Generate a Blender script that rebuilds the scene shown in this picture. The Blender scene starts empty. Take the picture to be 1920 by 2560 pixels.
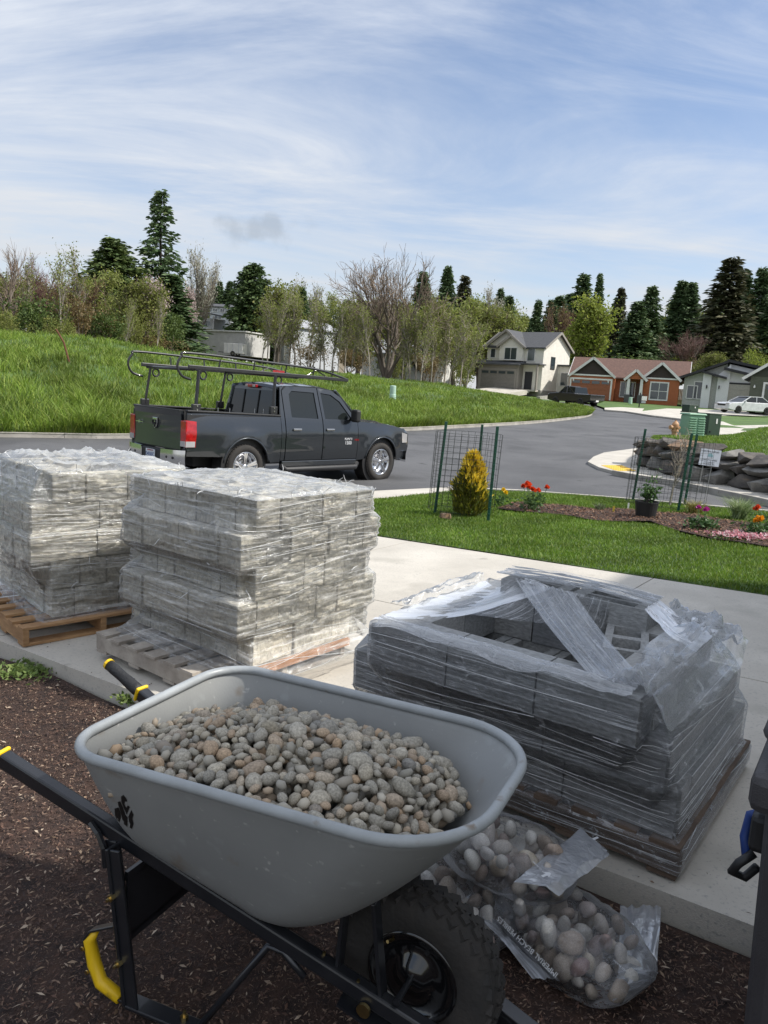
import bpy, math, random
import numpy as np
from mathutils import Vector, Matrix
from mathutils.geometry import delaunay_2d_cdt
R = math.radians
random.seed(7); rng = np.random.default_rng(7)
sc = bpy.context.scene; COL = sc.collection

# ------------------------------------------------------------------ camera, sky, sun, exposure
PITCH, ROLL, CAMH, F, CX, CY = 9.2, 3.5, 1.75, 1923.0, 960, 1280
_p, _r = R(PITCH), R(ROLL)
FW = Vector((0, math.cos(_p), -math.sin(_p))); UP0 = Vector((0, math.sin(_p), math.cos(_p))); RT0 = Vector((1, 0, 0))
RT = RT0*math.cos(_r)+UP0*math.sin(_r); UP = UP0*math.cos(_r)-RT0*math.sin(_r)
cam = bpy.data.cameras.new('camera'); camo = bpy.data.objects.new('camera', cam); COL.objects.link(camo)
cam.sensor_fit = 'VERTICAL'; cam.sensor_height = 36; cam.lens = F/2560*36; cam.clip_start = .05; cam.clip_end = 3000
camo.matrix_world = Matrix(((RT.x, UP.x, -FW.x, 0), (RT.y, UP.y, -FW.y, 0), (RT.z, UP.z, -FW.z, CAMH), (0, 0, 0, 1)))
sc.camera = camo
SUN_AZ, SUN_EL = 96, 47
sun = bpy.data.lights.new('sun', 'SUN'); sun.energy = 2.55; sun.angle = R(2.0); sun.color = (1, .955, .88)
suno = bpy.data.objects.new('sun', sun); COL.objects.link(suno)
_sd = Vector((math.sin(R(SUN_AZ))*math.cos(R(SUN_EL)), math.cos(R(SUN_AZ))*math.cos(R(SUN_EL)), math.sin(R(SUN_EL))))
suno.rotation_euler = _sd.to_track_quat('Z', 'Y').to_euler(); suno.location = (20, -5, 30)
w = bpy.data.worlds.new('World'); sc.world = w; w.use_nodes = True
def build_world():
    nt = w.node_tree; N = nt.nodes; L = nt.links; N.clear()
    def n(t, **k):
        x = N.new(t)
        for a, b in k.items(): setattr(x, a, b)
        return x
    out = n('ShaderNodeOutputWorld'); bg = n('ShaderNodeBackground'); bg.inputs[1].default_value = .15
    sky = n('ShaderNodeTexSky', sky_type='NISHITA', sun_disc=False)
    sky.sun_elevation = R(SUN_EL); sky.sun_rotation = R(SUN_AZ); sky.altitude = 60; sky.air_density = 1.0; sky.dust_density = .3; sky.ozone_density = 3.0
    tc = n('ShaderNodeTexCoord'); sep = n('ShaderNodeSeparateXYZ'); L.new(tc.outputs['Generated'], sep.inputs[0])
    def math_(op, a, b=None):
        m = n('ShaderNodeMath', operation=op)
        for i, v in enumerate((a, b)):
            if v is None: continue
            if isinstance(v, (int, float)): m.inputs[i].default_value = v
            else: L.new(v, m.inputs[i])
        return m.outputs[0]
    zz = math_('ADD', math_('MAXIMUM', sep.outputs[2], 0.0), .16)
    cx = math_('DIVIDE', sep.outputs[0], zz); cy = math_('DIVIDE', sep.outputs[1], zz)
    cmb = n('ShaderNodeCombineXYZ'); L.new(cx, cmb.inputs[0]); L.new(cy, cmb.inputs[1])
    def layer(scale, rot, stretch, detail, rough, lo, hi, dist, off):
        mp = n('ShaderNodeMapping'); mp.inputs['Rotation'].default_value = (0, 0, R(rot)); mp.inputs['Scale'].default_value = (scale*stretch, scale, 1)
        mp.inputs['Location'].default_value = off
        L.new(cmb.outputs[0], mp.inputs[0])
        t = n('ShaderNodeTexNoise'); t.inputs['Scale'].default_value = 1; t.inputs['Detail'].default_value = detail
        t.inputs['Roughness'].default_value = rough; t.inputs['Distortion'].default_value = dist
        L.new(mp.outputs[0], t.inputs['Vector'])
        mr = n('ShaderNodeMapRange', interpolation_type='SMOOTHSTEP'); mr.inputs[1].default_value = lo; mr.inputs[2].default_value = hi
        L.new(t.outputs[0], mr.inputs[0]); return mr.outputs[0]
    a = layer(.55, 25, .55, 9, .60, .36, .62, .7, (1.3, .2, 0))          # broad veils
    b = layer(1.6, -20, .35, 10, .64, .40, .74, 1.2, (3.1, 1.7, 0))         # combed wisps
    mix = math_('MINIMUM', math_('ADD', math_('MULTIPLY', a, .66), math_('MULTIPLY', b, .42)), 1.0)
    # thicker veil towards the horizon, where the same cloud sheet is seen edge-on
    hz = n('ShaderNodeMapRange'); L.new(sep.outputs[2], hz.inputs[0])
    hz.inputs[1].default_value = 0; hz.inputs[2].default_value = .36; hz.inputs[3].default_value = .46; hz.inputs[4].default_value = 0.0
    fac = math_('MINIMUM', math_('ADD', math_('ADD', mix, .05), hz.outputs[0]), .93)
    tn = n('ShaderNodeMix', data_type='RGBA', blend_type='MULTIPLY'); tn.inputs[0].default_value = 1; L.new(sky.outputs[0], tn.inputs[6]); tn.inputs[7].default_value = (.50, .475, .475, 1)
    mx = n('ShaderNodeMix', data_type='RGBA'); L.new(fac, mx.inputs[0]); L.new(tn.outputs[2], mx.inputs[6])
    cr = n('ShaderNodeVectorMath', operation='SCALE'); cr.inputs[0].default_value = (2.12, 2.2, 2.32)      # an overcast veil is brighter overhead than at the horizon
    L.new(math_('ADD', 1.0, math_('MULTIPLY', math_('POWER', math_('MAXIMUM', sep.outputs[2], 0.0), 1.5), 1.5)), cr.inputs['Scale']); L.new(cr.outputs[0], mx.inputs[7])
    # one small grey puff of cloud low in the sky
    nrm = (FW+RT*((668-CX)/F)-UP*((588-CY)/F)).normalized()
    d0 = n('ShaderNodeVectorMath', operation='SUBTRACT'); L.new(tc.outputs['Generated'], d0.inputs[0]); d0.inputs[1].default_value = nrm
    mp = n('ShaderNodeMapping'); mp.inputs['Scale'].default_value = (16, 16, 36); L.new(d0.outputs[0], mp.inputs[0])
    ln = n('ShaderNodeVectorMath', operation='LENGTH'); L.new(mp.outputs[0], ln.inputs[0])
    t = n('ShaderNodeTexNoise'); t.inputs['Scale'].default_value = 26; t.inputs['Detail'].default_value = 6; L.new(tc.outputs['Generated'], t.inputs['Vector'])
    e = math_('ADD', ln.outputs['Value'], math_('MULTIPLY', math_('SUBTRACT', t.outputs[0], .5), 3.2))
    pf = n('ShaderNodeMapRange', interpolation_type='SMOOTHSTEP'); L.new(e, pf.inputs[0]); pf.inputs[1].default_value = 1.0; pf.inputs[2].default_value = .1
    pf.inputs[3].default_value = 0; pf.inputs[4].default_value = .55
    m2 = n('ShaderNodeMix', data_type='RGBA'); L.new(pf.outputs[0], m2.inputs[0]); L.new(mx.outputs[2], m2.inputs[6]); m2.inputs[7].default_value = (1.25, 1.42, 1.65, 1)
    L.new(m2.outputs[2], bg.inputs[0]); L.new(bg.outputs[0], out.inputs[0])
build_world()
sc.view_settings.view_transform = 'Standard'; sc.view_settings.look = 'None'; sc.view_settings.exposure = 1.12; sc.view_settings.gamma = 1
sc.cycles.max_bounces = 8; sc.cycles.transparent_max_bounces = 24; sc.cycles.caustics_reflective = False; sc.cycles.caustics_refractive = False
sc.cycles.sample_clamp_indirect = 6; sc.cycles.use_denoising = True

# ------------------------------------------------------------------ places: terrain height and picture-to-place helpers
D2 = (-.82, .572)                       # driveway direction, towards the street
def SS(x, y): return x*D2[0]+y*D2[1]
def G(x, y): return -.037*min(max(SS(x, y), -2), 11)+.03*max(0, y-18)
def ST(s, t): return (D2[0]*s+.572*t, D2[1]*s+.82*t)
def ray(px, py): return FW+RT*((px-CX)/F)-UP*((py-CY)/F)
def at(px, py, Y):
    v = ray(px, py); return Vector((0, 0, CAMH))+v*(Y/v.y)
def atz(px, py, z):
    v = ray(px, py); return Vector((0, 0, CAMH))+v*((z-CAMH)/v.z)
def on(px, py, dz=0):
    v = ray(px, py); t = .5; o = Vector((0, 0, CAMH))
    while t < 500:
        p = o+v*t
        if p.z < G(p.x, p.y)+dz: break
        t *= 1.002
    return p

# ------------------------------------------------------------------ materials
MATS = {}
def mat(name, col, rough=.6, metal=0., col2=None, nscale=6., lo=.35, hi=.65, bump=0., bscale=60., coat=0., spec=.5, stretch=(1, 1, 1), fine=None, coords='Object', spots=None):
    if name in MATS: return MATS[name]
    m = bpy.data.materials.new(name); m.use_nodes = True; nt = m.node_tree; N = nt.nodes; L = nt.links
    b = N['Principled BSDF']; b.inputs['Roughness'].default_value = rough; b.inputs['Metallic'].default_value = metal
    b.inputs['Coat Weight'].default_value = coat; b.inputs['Coat Roughness'].default_value = .05; b.inputs['Specular IOR Level'].default_value = spec
    tc = N.new('ShaderNodeTexCoord'); mp = N.new('ShaderNodeMapping'); mp.inputs['Scale'].default_value = stretch; L.new(tc.outputs[coords], mp.inputs[0])
    if col2 is None: col2 = tuple(c*.78 for c in col)
    t = N.new('ShaderNodeTexNoise'); t.inputs['Scale'].default_value = nscale; t.inputs['Detail'].default_value = 8; t.inputs['Roughness'].default_value = .6
    L.new(mp.outputs[0], t.inputs['Vector'])
    mr = N.new('ShaderNodeMapRange'); mr.inputs[1].default_value = lo; mr.inputs[2].default_value = hi; L.new(t.outputs[0], mr.inputs[0])
    mx = N.new('ShaderNodeMix'); mx.data_type = 'RGBA'; L.new(mr.outputs[0], mx.inputs[0]); mx.inputs[6].default_value = (*col2, 1); mx.inputs[7].default_value = (*col, 1)
    out = mx.outputs[2]
    for (c3, sc3, lo3, hi3) in ([fine] if fine else [])+(spots or []):
        t3 = N.new('ShaderNodeTexNoise'); t3.inputs['Scale'].default_value = sc3; t3.inputs['Detail'].default_value = 5; L.new(mp.outputs[0], t3.inputs['Vector'])
        m3 = N.new('ShaderNodeMapRange'); m3.inputs[1].default_value = lo3; m3.inputs[2].default_value = hi3; L.new(t3.outputs[0], m3.inputs[0])
        x3 = N.new('ShaderNodeMix'); x3.data_type = 'RGBA'; L.new(m3.outputs[0], x3.inputs[0]); L.new(out, x3.inputs[6]); x3.inputs[7].default_value = (*c3, 1); out = x3.outputs[2]
    L.new(out, b.inputs['Base Color'])
    if bump:
        t2 = N.new('ShaderNodeTexNoise'); t2.inputs['Scale'].default_value = bscale; t2.inputs['Detail'].default_value = 6; L.new(mp.outputs[0], t2.inputs['Vector'])
        bp = N.new('ShaderNodeBump'); bp.inputs['Strength'].default_value = min(1, bump); bp.inputs['Distance'].default_value = .01*max(1, bump); L.new(t2.outputs[0], bp.inputs['Height']); L.new(bp.outputs[0], b.inputs['Normal'])
    MATS[name] = m; return m
def imat(name, cols, rough=.6, trans=0., per='island', spec=.4, fine=0., fscale=40, bump=0.):
    """colour picked at random for each loose piece (or each object) from a list"""
    if name in MATS: return MATS[name]
    m = bpy.data.materials.new(name); m.use_nodes = True; nt = m.node_tree; N = nt.nodes; L = nt.links; b = N['Principled BSDF']
    b.inputs['Roughness'].default_value = rough; b.inputs['Specular IOR Level'].default_value = spec
    if per == 'island': g = N.new('ShaderNodeNewGeometry'); src = g.outputs['Random Per Island']
    else: g = N.new('ShaderNodeObjectInfo'); src = g.outputs['Random']
    rp = N.new('ShaderNodeValToRGB'); e = rp.color_ramp.elements
    while len(e) < len(cols): e.new(.5)
    for i, c in enumerate(cols): e[i].position = i/(len(cols)-1); e[i].color = (*c, 1)
    L.new(src, rp.inputs[0]); out = rp.outputs[0]
    tc = N.new('ShaderNodeTexCoord')
    if fine:
        t = N.new('ShaderNodeTexNoise'); t.inputs['Scale'].default_value = fscale; t.inputs['Detail'].default_value = 7; L.new(tc.outputs['Object'], t.inputs['Vector'])
        mr = N.new('ShaderNodeMapRange'); mr.inputs[1].default_value = .3; mr.inputs[2].default_value = .7; mr.inputs[3].default_value = 1-fine; mr.inputs[4].default_value = 1+fine*.7; L.new(t.outputs[0], mr.inputs[0])
        x = N.new('ShaderNodeVectorMath'); x.operation = 'SCALE'; L.new(out, x.inputs[0]); L.new(mr.outputs[0], x.inputs['Scale']); out = x.outputs[0]
        if bump:
            bp = N.new('ShaderNodeBump'); bp.inputs['Strength'].default_value = bump; bp.inputs['Distance'].default_value = .006; L.new(t.outputs[0], bp.inputs['Height']); L.new(bp.outputs[0], b.inputs['Normal'])
    L.new(out, b.inputs['Base Color'])
    if trans:
        tr = N.new('ShaderNodeBsdfTranslucent'); L.new(out, tr.inputs[0]); ms = N.new('ShaderNodeMixShader'); ms.inputs[0].default_value = trans
        L.new(b.outputs[0], ms.inputs[1]); L.new(tr.outputs[0], ms.inputs[2]); L.new(ms.outputs[0], N['Material Output'].inputs[0])
    MATS[name] = m; return m
def glass(name, col=(.02, .025, .03), rough=.03):
    if name in MATS: return MATS[name]
    m = mat(name, col, rough, 0, col2=col, spec=.8, coat=.6); return m

# ------------------------------------------------------------------ mesh building
class MB:
    def __init__(s): s.v = []; s.f = []
    def add(s, v, f):
        o = len(s.v); s.v += [tuple(p) for p in v]; s.f += [tuple(i+o for i in q) for q in f]; return s
    def box(s, c, d, rz=0, M=None, taper=1.):
        hx, hy, hz = d[0]/2, d[1]/2, d[2]/2; P = []
        for z in (-1, 1):
            k = taper if z > 0 else 1
            for x, y in ((-1, -1), (1, -1), (1, 1), (-1, 1)): P.append(Vector((x*hx*k, y*hy*k, z*hz)))
        if rz: P = [Matrix.Rotation(rz, 3, 'Z') @ p for p in P]
        if M is not None: P = [M @ p for p in P]
        P = [p+Vector(c) for p in P]
        return s.add(P, [(3, 2, 1, 0), (4, 5, 6, 7), (0, 1, 5, 4), (1, 2, 6, 5), (2, 3, 7, 6), (3, 0, 4, 7)])
    def bar(s, p0, p1, w, h, up=(0, 0, 1)):
        p0, p1 = Vector(p0), Vector(p1); d = p1-p0; x = d.normalized(); y = Vector(up).cross(x)
        if y.length < 1e-4: y = Vector((0, 1, 0)).cross(x)
        y.normalize(); z = x.cross(y); M = Matrix((x, y, z)).transposed()
        return s.box((p0+p1)/2, (d.length, w, h), M=M)
    def tube(s, path, r, n=8, closed=False, cap=True):
        P = [Vector(p) for p in path]; k = len(P); rr = r if hasattr(r, '__len__') else [r]*k
        T = []
        for i in range(k):
            a = P[(i-1) % k] if (closed or i > 0) else P[i]; b = P[(i+1) % k] if (closed or i < k-1) else P[i]
            T.append((b-a).normalized() if (b-a).length > 1e-9 else Vector((0, 0, 1)))
        ref = Vector((0, 0, 1)) if abs(T[0].z) < .9 else Vector((1, 0, 0)); u = T[0].cross(ref).normalized(); V = []
        for i in range(k):
            u = (u-T[i]*u.dot(T[i]));
            if u.length < 1e-6: u = T[i].orthogonal()
            u.normalize(); v = T[i].cross(u)
            for j in range(n):
                a = 2*math.pi*j/n; V.append(P[i]+(u*math.cos(a)+v*math.sin(a))*rr[i])
        Fc = []
        for i in range(k if closed else k-1):
            i2 = (i+1) % k
            for j in range(n): Fc.append((i*n+j, i*n+(j+1) % n, i2*n+(j+1) % n, i2*n+j))
        if cap and not closed: Fc.append(tuple(range(n))[::-1]); Fc.append(tuple((k-1)*n+j for j in range(n)))
        return s.add(V, Fc)
    def cyl(s, p0, p1, r0, r1=None, n=12): return s.tube([p0, p1], [r0, r0 if r1 is None else r1], n)
    def lathe(s, prof, n=24, M=None, cap=False):
        V = []
        for (r, z) in prof:
            for j in range(n):
                a = 2*math.pi*j/n; V.append(Vector((r*math.cos(a), r*math.sin(a), z)))
        if M is not None: V = [M @ p for p in V]
        k = len(prof); Fc = [(i*n+j, i*n+(j+1) % n, (i+1)*n+(j+1) % n, (i+1)*n+j) for i in range(k-1) for j in range(n)]
        if cap: Fc += [tuple(range(n))[::-1], tuple((k-1)*n+j for j in range(n))]
        return s.add(V, Fc)
    def prism(s, out, fn0, fn1):
        """closed outline of 2D points, two mappings to 3D (front, back)"""
        n = len(out); V = [fn0(*p) for p in out]+[fn1(*p) for p in out]
        return s.add(V, [tuple(range(n)), tuple(range(2*n-1, n-1, -1))]+[(i+n, (i+1) % n+n, (i+1) % n, i) for i in range(n)])
    def grid(s, nu, nv, fn, closeu=False):
        V = [fn(i/(nu if closeu else nu-1), j/(nv-1)) for j in range(nv) for i in range(nu)]; Fc = []
        for j in range(nv-1):
            for i in range(nu if closeu else nu-1): Fc.append((j*nu+i, j*nu+(i+1) % nu, (j+1)*nu+(i+1) % nu, (j+1)*nu+i))
        return s.add(V, Fc)
    def mesh(s, name, m=None, smooth=False):
        me = bpy.data.meshes.new(name); me.from_pydata([tuple(p) for p in s.v], [], s.f)
        if m is not None: me.materials.append(m)
        if smooth: me.polygons.foreach_set('use_smooth', [True]*len(me.polygons))
        me.update(); return me
    def build(s, name, m, parent=None, smooth=False, bevel=0, loc=None, rz=None):
        o = bpy.data.objects.new(name, s.mesh(name, m, smooth)); COL.objects.link(o)
        if parent: o.parent = parent
        if loc is not None: o.location = loc
        if rz is not None: o.rotation_euler = (0, 0, rz)
        if bevel:
            b = o.modifiers.new('bevel', 'BEVEL'); b.width = bevel; b.segments = 2; b.limit_method = 'ANGLE'; b.angle_limit = R(35)
        return o
def tag(o, label=None, cat=None, group=None, kind=None):
    if label: o['label'] = label
    if cat: o['category'] = cat
    if group: o['group'] = group
    if kind: o['kind'] = kind
    return o
def thing(name, loc, rz=0, label=None, cat=None, group=None):
    o = bpy.data.objects.new(name, None); COL.objects.link(o); o.location = loc; o.rotation_euler = (0, 0, rz); o.empty_display_size = .1
    return tag(o, label, cat, group)
def inst(name, me, parent=None, loc=(0, 0, 0), rot=(0, 0, 0), scale=(1, 1, 1)):
    o = bpy.data.objects.new(name, me); COL.objects.link(o); o.location = loc; o.rotation_euler = rot; o.scale = scale
    if parent: o.parent = parent
    return o
def npmesh(name, V, Q, m, smooth=False):
    """fast mesh from arrays: V (n,3), Q (f,k)"""
    V = np.asarray(V, np.float32); Q = np.asarray(Q, np.int32); me = bpy.data.meshes.new(name); k = Q.shape[1]
    me.vertices.add(len(V)); me.vertices.foreach_set('co', V.ravel()); me.loops.add(Q.size); me.loops.foreach_set('vertex_index', Q.ravel())
    me.polygons.add(len(Q)); me.polygons.foreach_set('loop_start', np.arange(0, Q.size, k, dtype=np.int32)); me.polygons.foreach_set('loop_total', np.full(len(Q), k, np.int32))
    if smooth: me.polygons.foreach_set('use_smooth', np.ones(len(Q), bool))
    me.materials.append(m); me.update(calc_edges=True); return me
def fill(outline, step, holes=()):
    """triangulated 2D polygon with inner points: list of 2D verts, list of faces"""
    V = []; E = []
    def loop(o):
        st = len(V); n = len(o)
        for i in range(n):
            a, b = Vector(o[i]), Vector(o[(i+1) % n]); k = max(1, int((b-a).length/step))
            for j in range(k): V.append(a+(b-a)*j/k)
        m = len(V)-st
        for i in range(m): E.append((st+i, st+(i+1) % m))
    def inside(p, o):
        c = False; n = len(o); j = n-1
        for i in range(n):
            if (o[i][1] > p[1]) != (o[j][1] > p[1]) and p[0] < (o[j][0]-o[i][0])*(p[1]-o[i][1])/(o[j][1]-o[i][1])+o[i][0]: c = not c
            j = i
        return c
    loop(outline)
    for h in holes: loop(h)
    xs = [p[0] for p in outline]; ys = [p[1] for p in outline]
    x = min(xs)+step/2
    while x < max(xs):
        y = min(ys)+step/2
        while y < max(ys):
            if inside((x, y), outline) and not any(inside((x, y), h) for h in holes): V.append(Vector((x+random.uniform(-.1, .1)*step, y+random.uniform(-.1, .1)*step)))
            y += step
        x += step
    vo, _, fo, *_ = delaunay_2d_cdt(V, E, [], 0, 1e-6)
    fs = []
    for f in fo:
        c = sum((vo[i] for i in f), Vector((0, 0)))/len(f)
        if inside(c, outline) and not any(inside(c, h) for h in holes): fs.append(tuple(f))
    return vo, fs, inside
def sheet(name, outline, dz, m, step=1., thick=0., zfn=None, kind='structure', parent=None):
    z = zfn or G; V, Fc, _ = fill(outline, step); P = [Vector((p.x, p.y, z(p.x, p.y)+dz)) for p in V]; b = MB()
    Fc = [f if (P[f[1]]-P[f[0]]).cross(P[f[2]]-P[f[0]]).z > 0 else f[::-1] for f in Fc]; b.add(P, Fc)
    if thick:
        n = len(outline); k0 = len(b.v); pts = []
        for i in range(n):
            a, c = Vector(outline[i]), Vector(outline[(i+1) % n]); k = max(1, int((c-a).length/step))
            pts += [a+(c-a)*j/k for j in range(k)]
        n = len(pts); top = [(p.x, p.y, z(p.x, p.y)+dz) for p in pts]; bot = [(p.x, p.y, z(p.x, p.y)+dz-thick) for p in pts]
        b.add(top+bot, [(i, (i+1) % n, (i+1) % n+n, i+n) for i in range(n)])
    o = b.build(name, m, parent)
    if kind and not parent: o['kind'] = kind
    return o
def text(name, s, size, m, parent, loc, rot, extrude=.002, align='CENTER', sx=1.):
    cu = bpy.data.curves.new(name, 'FONT'); cu.body = s; cu.size = size; cu.extrude = extrude; cu.align_x = align; cu.align_y = 'CENTER'
    tmp = bpy.data.objects.new('tmp', cu); COL.objects.link(tmp); bpy.context.view_layer.update()
    me = bpy.data.meshes.new_from_object(tmp.evaluated_get(bpy.context.evaluated_depsgraph_get())); bpy.data.objects.remove(tmp)
    me.materials.clear(); me.materials.append(m); o = inst(name, me, parent, loc, rot, (sx, 1, 1)); return o
def vnoise(n, seed=0):
    return np.random.default_rng(seed).random(n)
# ------------------------------------------------------------------ the setting
concrete = mat('concrete', (.54, .505, .445), .85, col2=(.42, .39, .34), nscale=.9, bump=.35, bscale=160, fine=((.36, .345, .315), 55, .56, .70), spots=[((.30, .28, .24), 1.1, .58, .78), ((.23, .21, .18), 4.5, .68, .80)])
conc_old = mat('concrete_old', (.40, .375, .335), .9, col2=(.25, .235, .205), nscale=1.6, bump=.5, bscale=60, fine=((.16, .15, .12), 12, .62, .75))
asphalt = mat('asphalt', (.105, .105, .108), .8, col2=(.068, .068, .071), nscale=.35, bump=.5, bscale=190, fine=((.155, .152, .148), 130, .58, .72), spots=[((.062, .062, .064), .5, .54, .66), ((.045, .045, .046), 2.2, .66, .74)])
soil = mat('soil', (.050, .026, .017), .95, col2=(.018, .010, .008), nscale=14, bump=1., bscale=70)
lawn_m = mat('lawn_soil', (.060, .11, .018), .9, col2=(.032, .058, .012), nscale=3.5, bump=.6, bscale=80)
field_m = mat('field_turf', (.075, .135, .022), .9, col2=(.035, .062, .014), nscale=.6, bump=.8, bscale=25)
hill_m = mat('hill_turf', (.09, .10, .03), .95, col2=(.055, .045, .022), nscale=.12, bump=.6, bscale=6)
dirt_m = mat('base_earth', (.09, .10, .035), .95, col2=(.05, .055, .02), nscale=.05)

def zbase(x, y): return G(x, min(y, 110))
def ground():
    b = MB(); xs = [-400, -200, -120, -70, -40, -25, -15, -10, -6, -3, 0, 3, 6, 10, 15, 25, 40, 70, 120, 200, 400]; ys = [-40, -20, -10, -5, -2, 0, 2, 4, 7, 10, 14, 18, 24, 30, 40, 55, 70, 90, 110, 160, 300, 700]
    V = [(x, y, zbase(x, y)-.45) for y in ys for x in xs]; n = len(xs)
    b.add(V, [(j*n+i, j*n+i+1, (j+1)*n+i+1, (j+1)*n+i) for j in range(len(ys)-1) for i in range(n-1)])
    tag(b.build('ground', dirt_m), kind='structure')
ground()

KERB = [(-45, 6), (-25, 15.5), (-11.1, 22.2), (-8, 23.8), (-3.5, 27.8), (.6, 32.6), (3.1, 35.9), (7.7, 42.3), (12, 49.9), (14.2, 55), (15.4, 60), (15.2, 65)]
TOPS = [(-500, 800, 34), (-250, 818, 40), (0, 832, 46), (200, 842, 50), (450, 882, 58), (700, 916, 66), (900, 938, 68), (1100, 961, 70), (1257, 985, 70), (1350, 1005, 68), (1375, 1013, 66), (1385, 1017, 64)]
def resamp(P, n, dense=True):
    P = [Vector(p) for p in P]; out = []
    for i in range(n):
        u = i/(n-1)*(len(P)-1); k = min(int(u), len(P)-2); t = u-k
        p0, p1, p2, p3 = P[max(k-1, 0)], P[k], P[k+1], P[min(k+2, len(P)-1)]
        out.append(.5*((2*p1)+(p2-p0)*t+(2*p0-5*p1+4*p2-p3)*t*t+(3*p1-p0-3*p2+p3)*t**3))
    return out
NU = 60
kb = resamp([(x, y, G(x, y)+.06) for x, y in KERB], NU); tp = resamp([at(*t) for t in TOPS], NU)
def field_pt(u, v):
    k = min(int(u*(NU-1)), NU-2); f = u*(NU-1)-k; a = kb[k].lerp(kb[k+1], f); b = tp[k].lerp(tp[k+1], f); p = a.lerp(b, v)
    e = math.sin(v*math.pi)*.25*max(0, 1-u*1.1)+.10*math.sin(u*40+v*9)*math.sin(v*math.pi)
    p.z = a.z+(b.z-a.z)*(v**.92)+e; return p
fld = MB(); fld.grid(NU, 24, lambda u, v: field_pt(u, v)); tag(fld.build('field', field_m, smooth=True), kind='structure')
_c = Vector((0, 0, CAMH))
hl = MB(); hl.grid(NU, 12, lambda u, v: _c+(field_pt(u, 1)-_c)*(1+1.7*v)-Vector((0, 0, .03+.35*v))); tag(hl.build('hill', hill_m, smooth=True), kind='structure')

# street: one sheet from the left edge round to the cul-de-sac and off to the right
street_out = [(-45, 5.7)]+KERB[1:]+[(13.2, 70), (12.5, 78), (16, 82), (19.5, 76), (18.2, 66.1), (20.1, 61.6), (21.3, 56.8), (18.6, 45.4), (14, 34), (8.6, 26.3), (6.3, 24.3), (6.6, 21.9), (7.0, 18.1), (8.0, 16.2), (12, 12.5), (22, 3), (20, -1), (9.2, 11.3), (7.1, 14.15), (4.45, 15.7), (2.9, 16.5), (1.35, 16.48), ST(9.7, 10), ST(9.7, -2.5), (-16, -1), (-40, 0)]
street_out = [tuple(p) for p in street_out]
sheet('street', street_out, -.06, asphalt, 1.6)
# far kerb of the street, cast in lengths
kerb = tag(bpy.data.objects.new('kerb', None), kind='structure'); COL.objects.link(kerb)
def kerb_run(path, wdt, h, dz, parent, seg=3.0, m=conc_old):
    P = [Vector((x, y)) for x, y in path]; L = 0; pts = []
    for a, b in zip(P, P[1:]):
        n = max(1, int((b-a).length/.5)); pts += [a.lerp(b, i/n) for i in range(n)]
    pts.append(P[-1]); k = max(2, int(seg/.5))
    for i in range(0, len(pts)-1, k):
        q = pts[i:i+k+1]
        if len(q) < 2: break
        q = list(q); q[0] = q[0]+(q[1]-q[0]).normalized()*.008; b = MB(); V = []
        for j, p in enumerate(q):
            t = (q[min(j+1, len(q)-1)]-q[max(j-1, 0)]).normalized(); nrm = Vector((-t.y, t.x)); z = G(p.x, p.y)+dz
            o = p+nrm*wdt
            V += [(p.x, p.y, z), (p.x+nrm.x*.015, p.y+nrm.y*.015, z+h), (o.x, o.y, z+h+.004), (o.x, o.y, z-.2)]
        n = len(q)
        b.add(V, [(4*j+a, 4*(j+1)+a, 4*(j+1)+a+1, 4*j+a+1) for j in range(n-1) for a in range(3)]+[(0, 1, 2, 3), (4*n-1, 4*n-2, 4*n-3, 4*n-4)])
        b.build('kerb_stone', m, parent, bevel=.012)
kerb_run([(p.x, p.y) for p in resamp([(x, y, 0) for x, y in KERB], 60)], .28, .15, -.06, kerb)
# near street edge: pavement strip and kerb between lawn and street
apron = [ST(8.35, -3), ST(8.35, 8.1), ST(8.2, 9.4), (1.0, 15.65), (1.35, 16.35), (2.9, 16.35), (1.35, 16.52), ST(10.2, 9.6), ST(10.2, -3)]
apron = [ST(8.45, -2), ST(8.45, 10.4), (1.7, 16.30), (1.3, 16.62), ST(9.9, 10.3), ST(9.9, -2)]
sheet('pavement', apron, -.004, concrete, .8, .12)

# driveway: poured slabs with joints
drive = tag(bpy.data.objects.new('driveway', None), kind='structure'); COL.objects.link(drive)
js = [-1.33, 2.2, 5.3, 8.43]; jt = [2.76, 5.5, 8.25]
for i in range(3):
    for j in range(2):
        s0, s1, t0, t1 = js[i]+.006, js[i+1]-.006, jt[j]+.006, jt[j+1]-.006; b = MB()
        def fs(u, v, e=0): x, y = ST(s0+(s1-s0)*u, t0+(t1-t0)*v); return Vector((x, y, G(x, y)))
        nu, nv = 9, 8; rows = []
        for v in range(nv):
            for u in range(nu):
                p = fs(u/(nu-1), v/(nv-1)); 
                p.z += (0 if 0 < u < nu-1 and 0 < v < nv-1 else -.004); rows.append(p)
        b.add(rows, [(v*nu+u, v*nu+u+1, (v+1)*nu+u+1, (v+1)*nu+u)[::-1] for v in range(nv-1) for u in range(nu-1)])
        ring = [u for u in range(nu)]+[v*nu+nu-1 for v in range(1, nv)]+[(nv-1)*nu+u for u in range(nu-2, -1, -1)]+[v*nu for v in range(nv-2, 0, -1)]
        top = [rows[q] for q in ring]; n = len(ring); b.add(top+[p-Vector((0, 0, .16)) for p in top], [(q, (q+1) % n, (q+1) % n+n, q+n) for q in range(n)])
        b.build('slab', concrete, drive, bevel=0)
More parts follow.
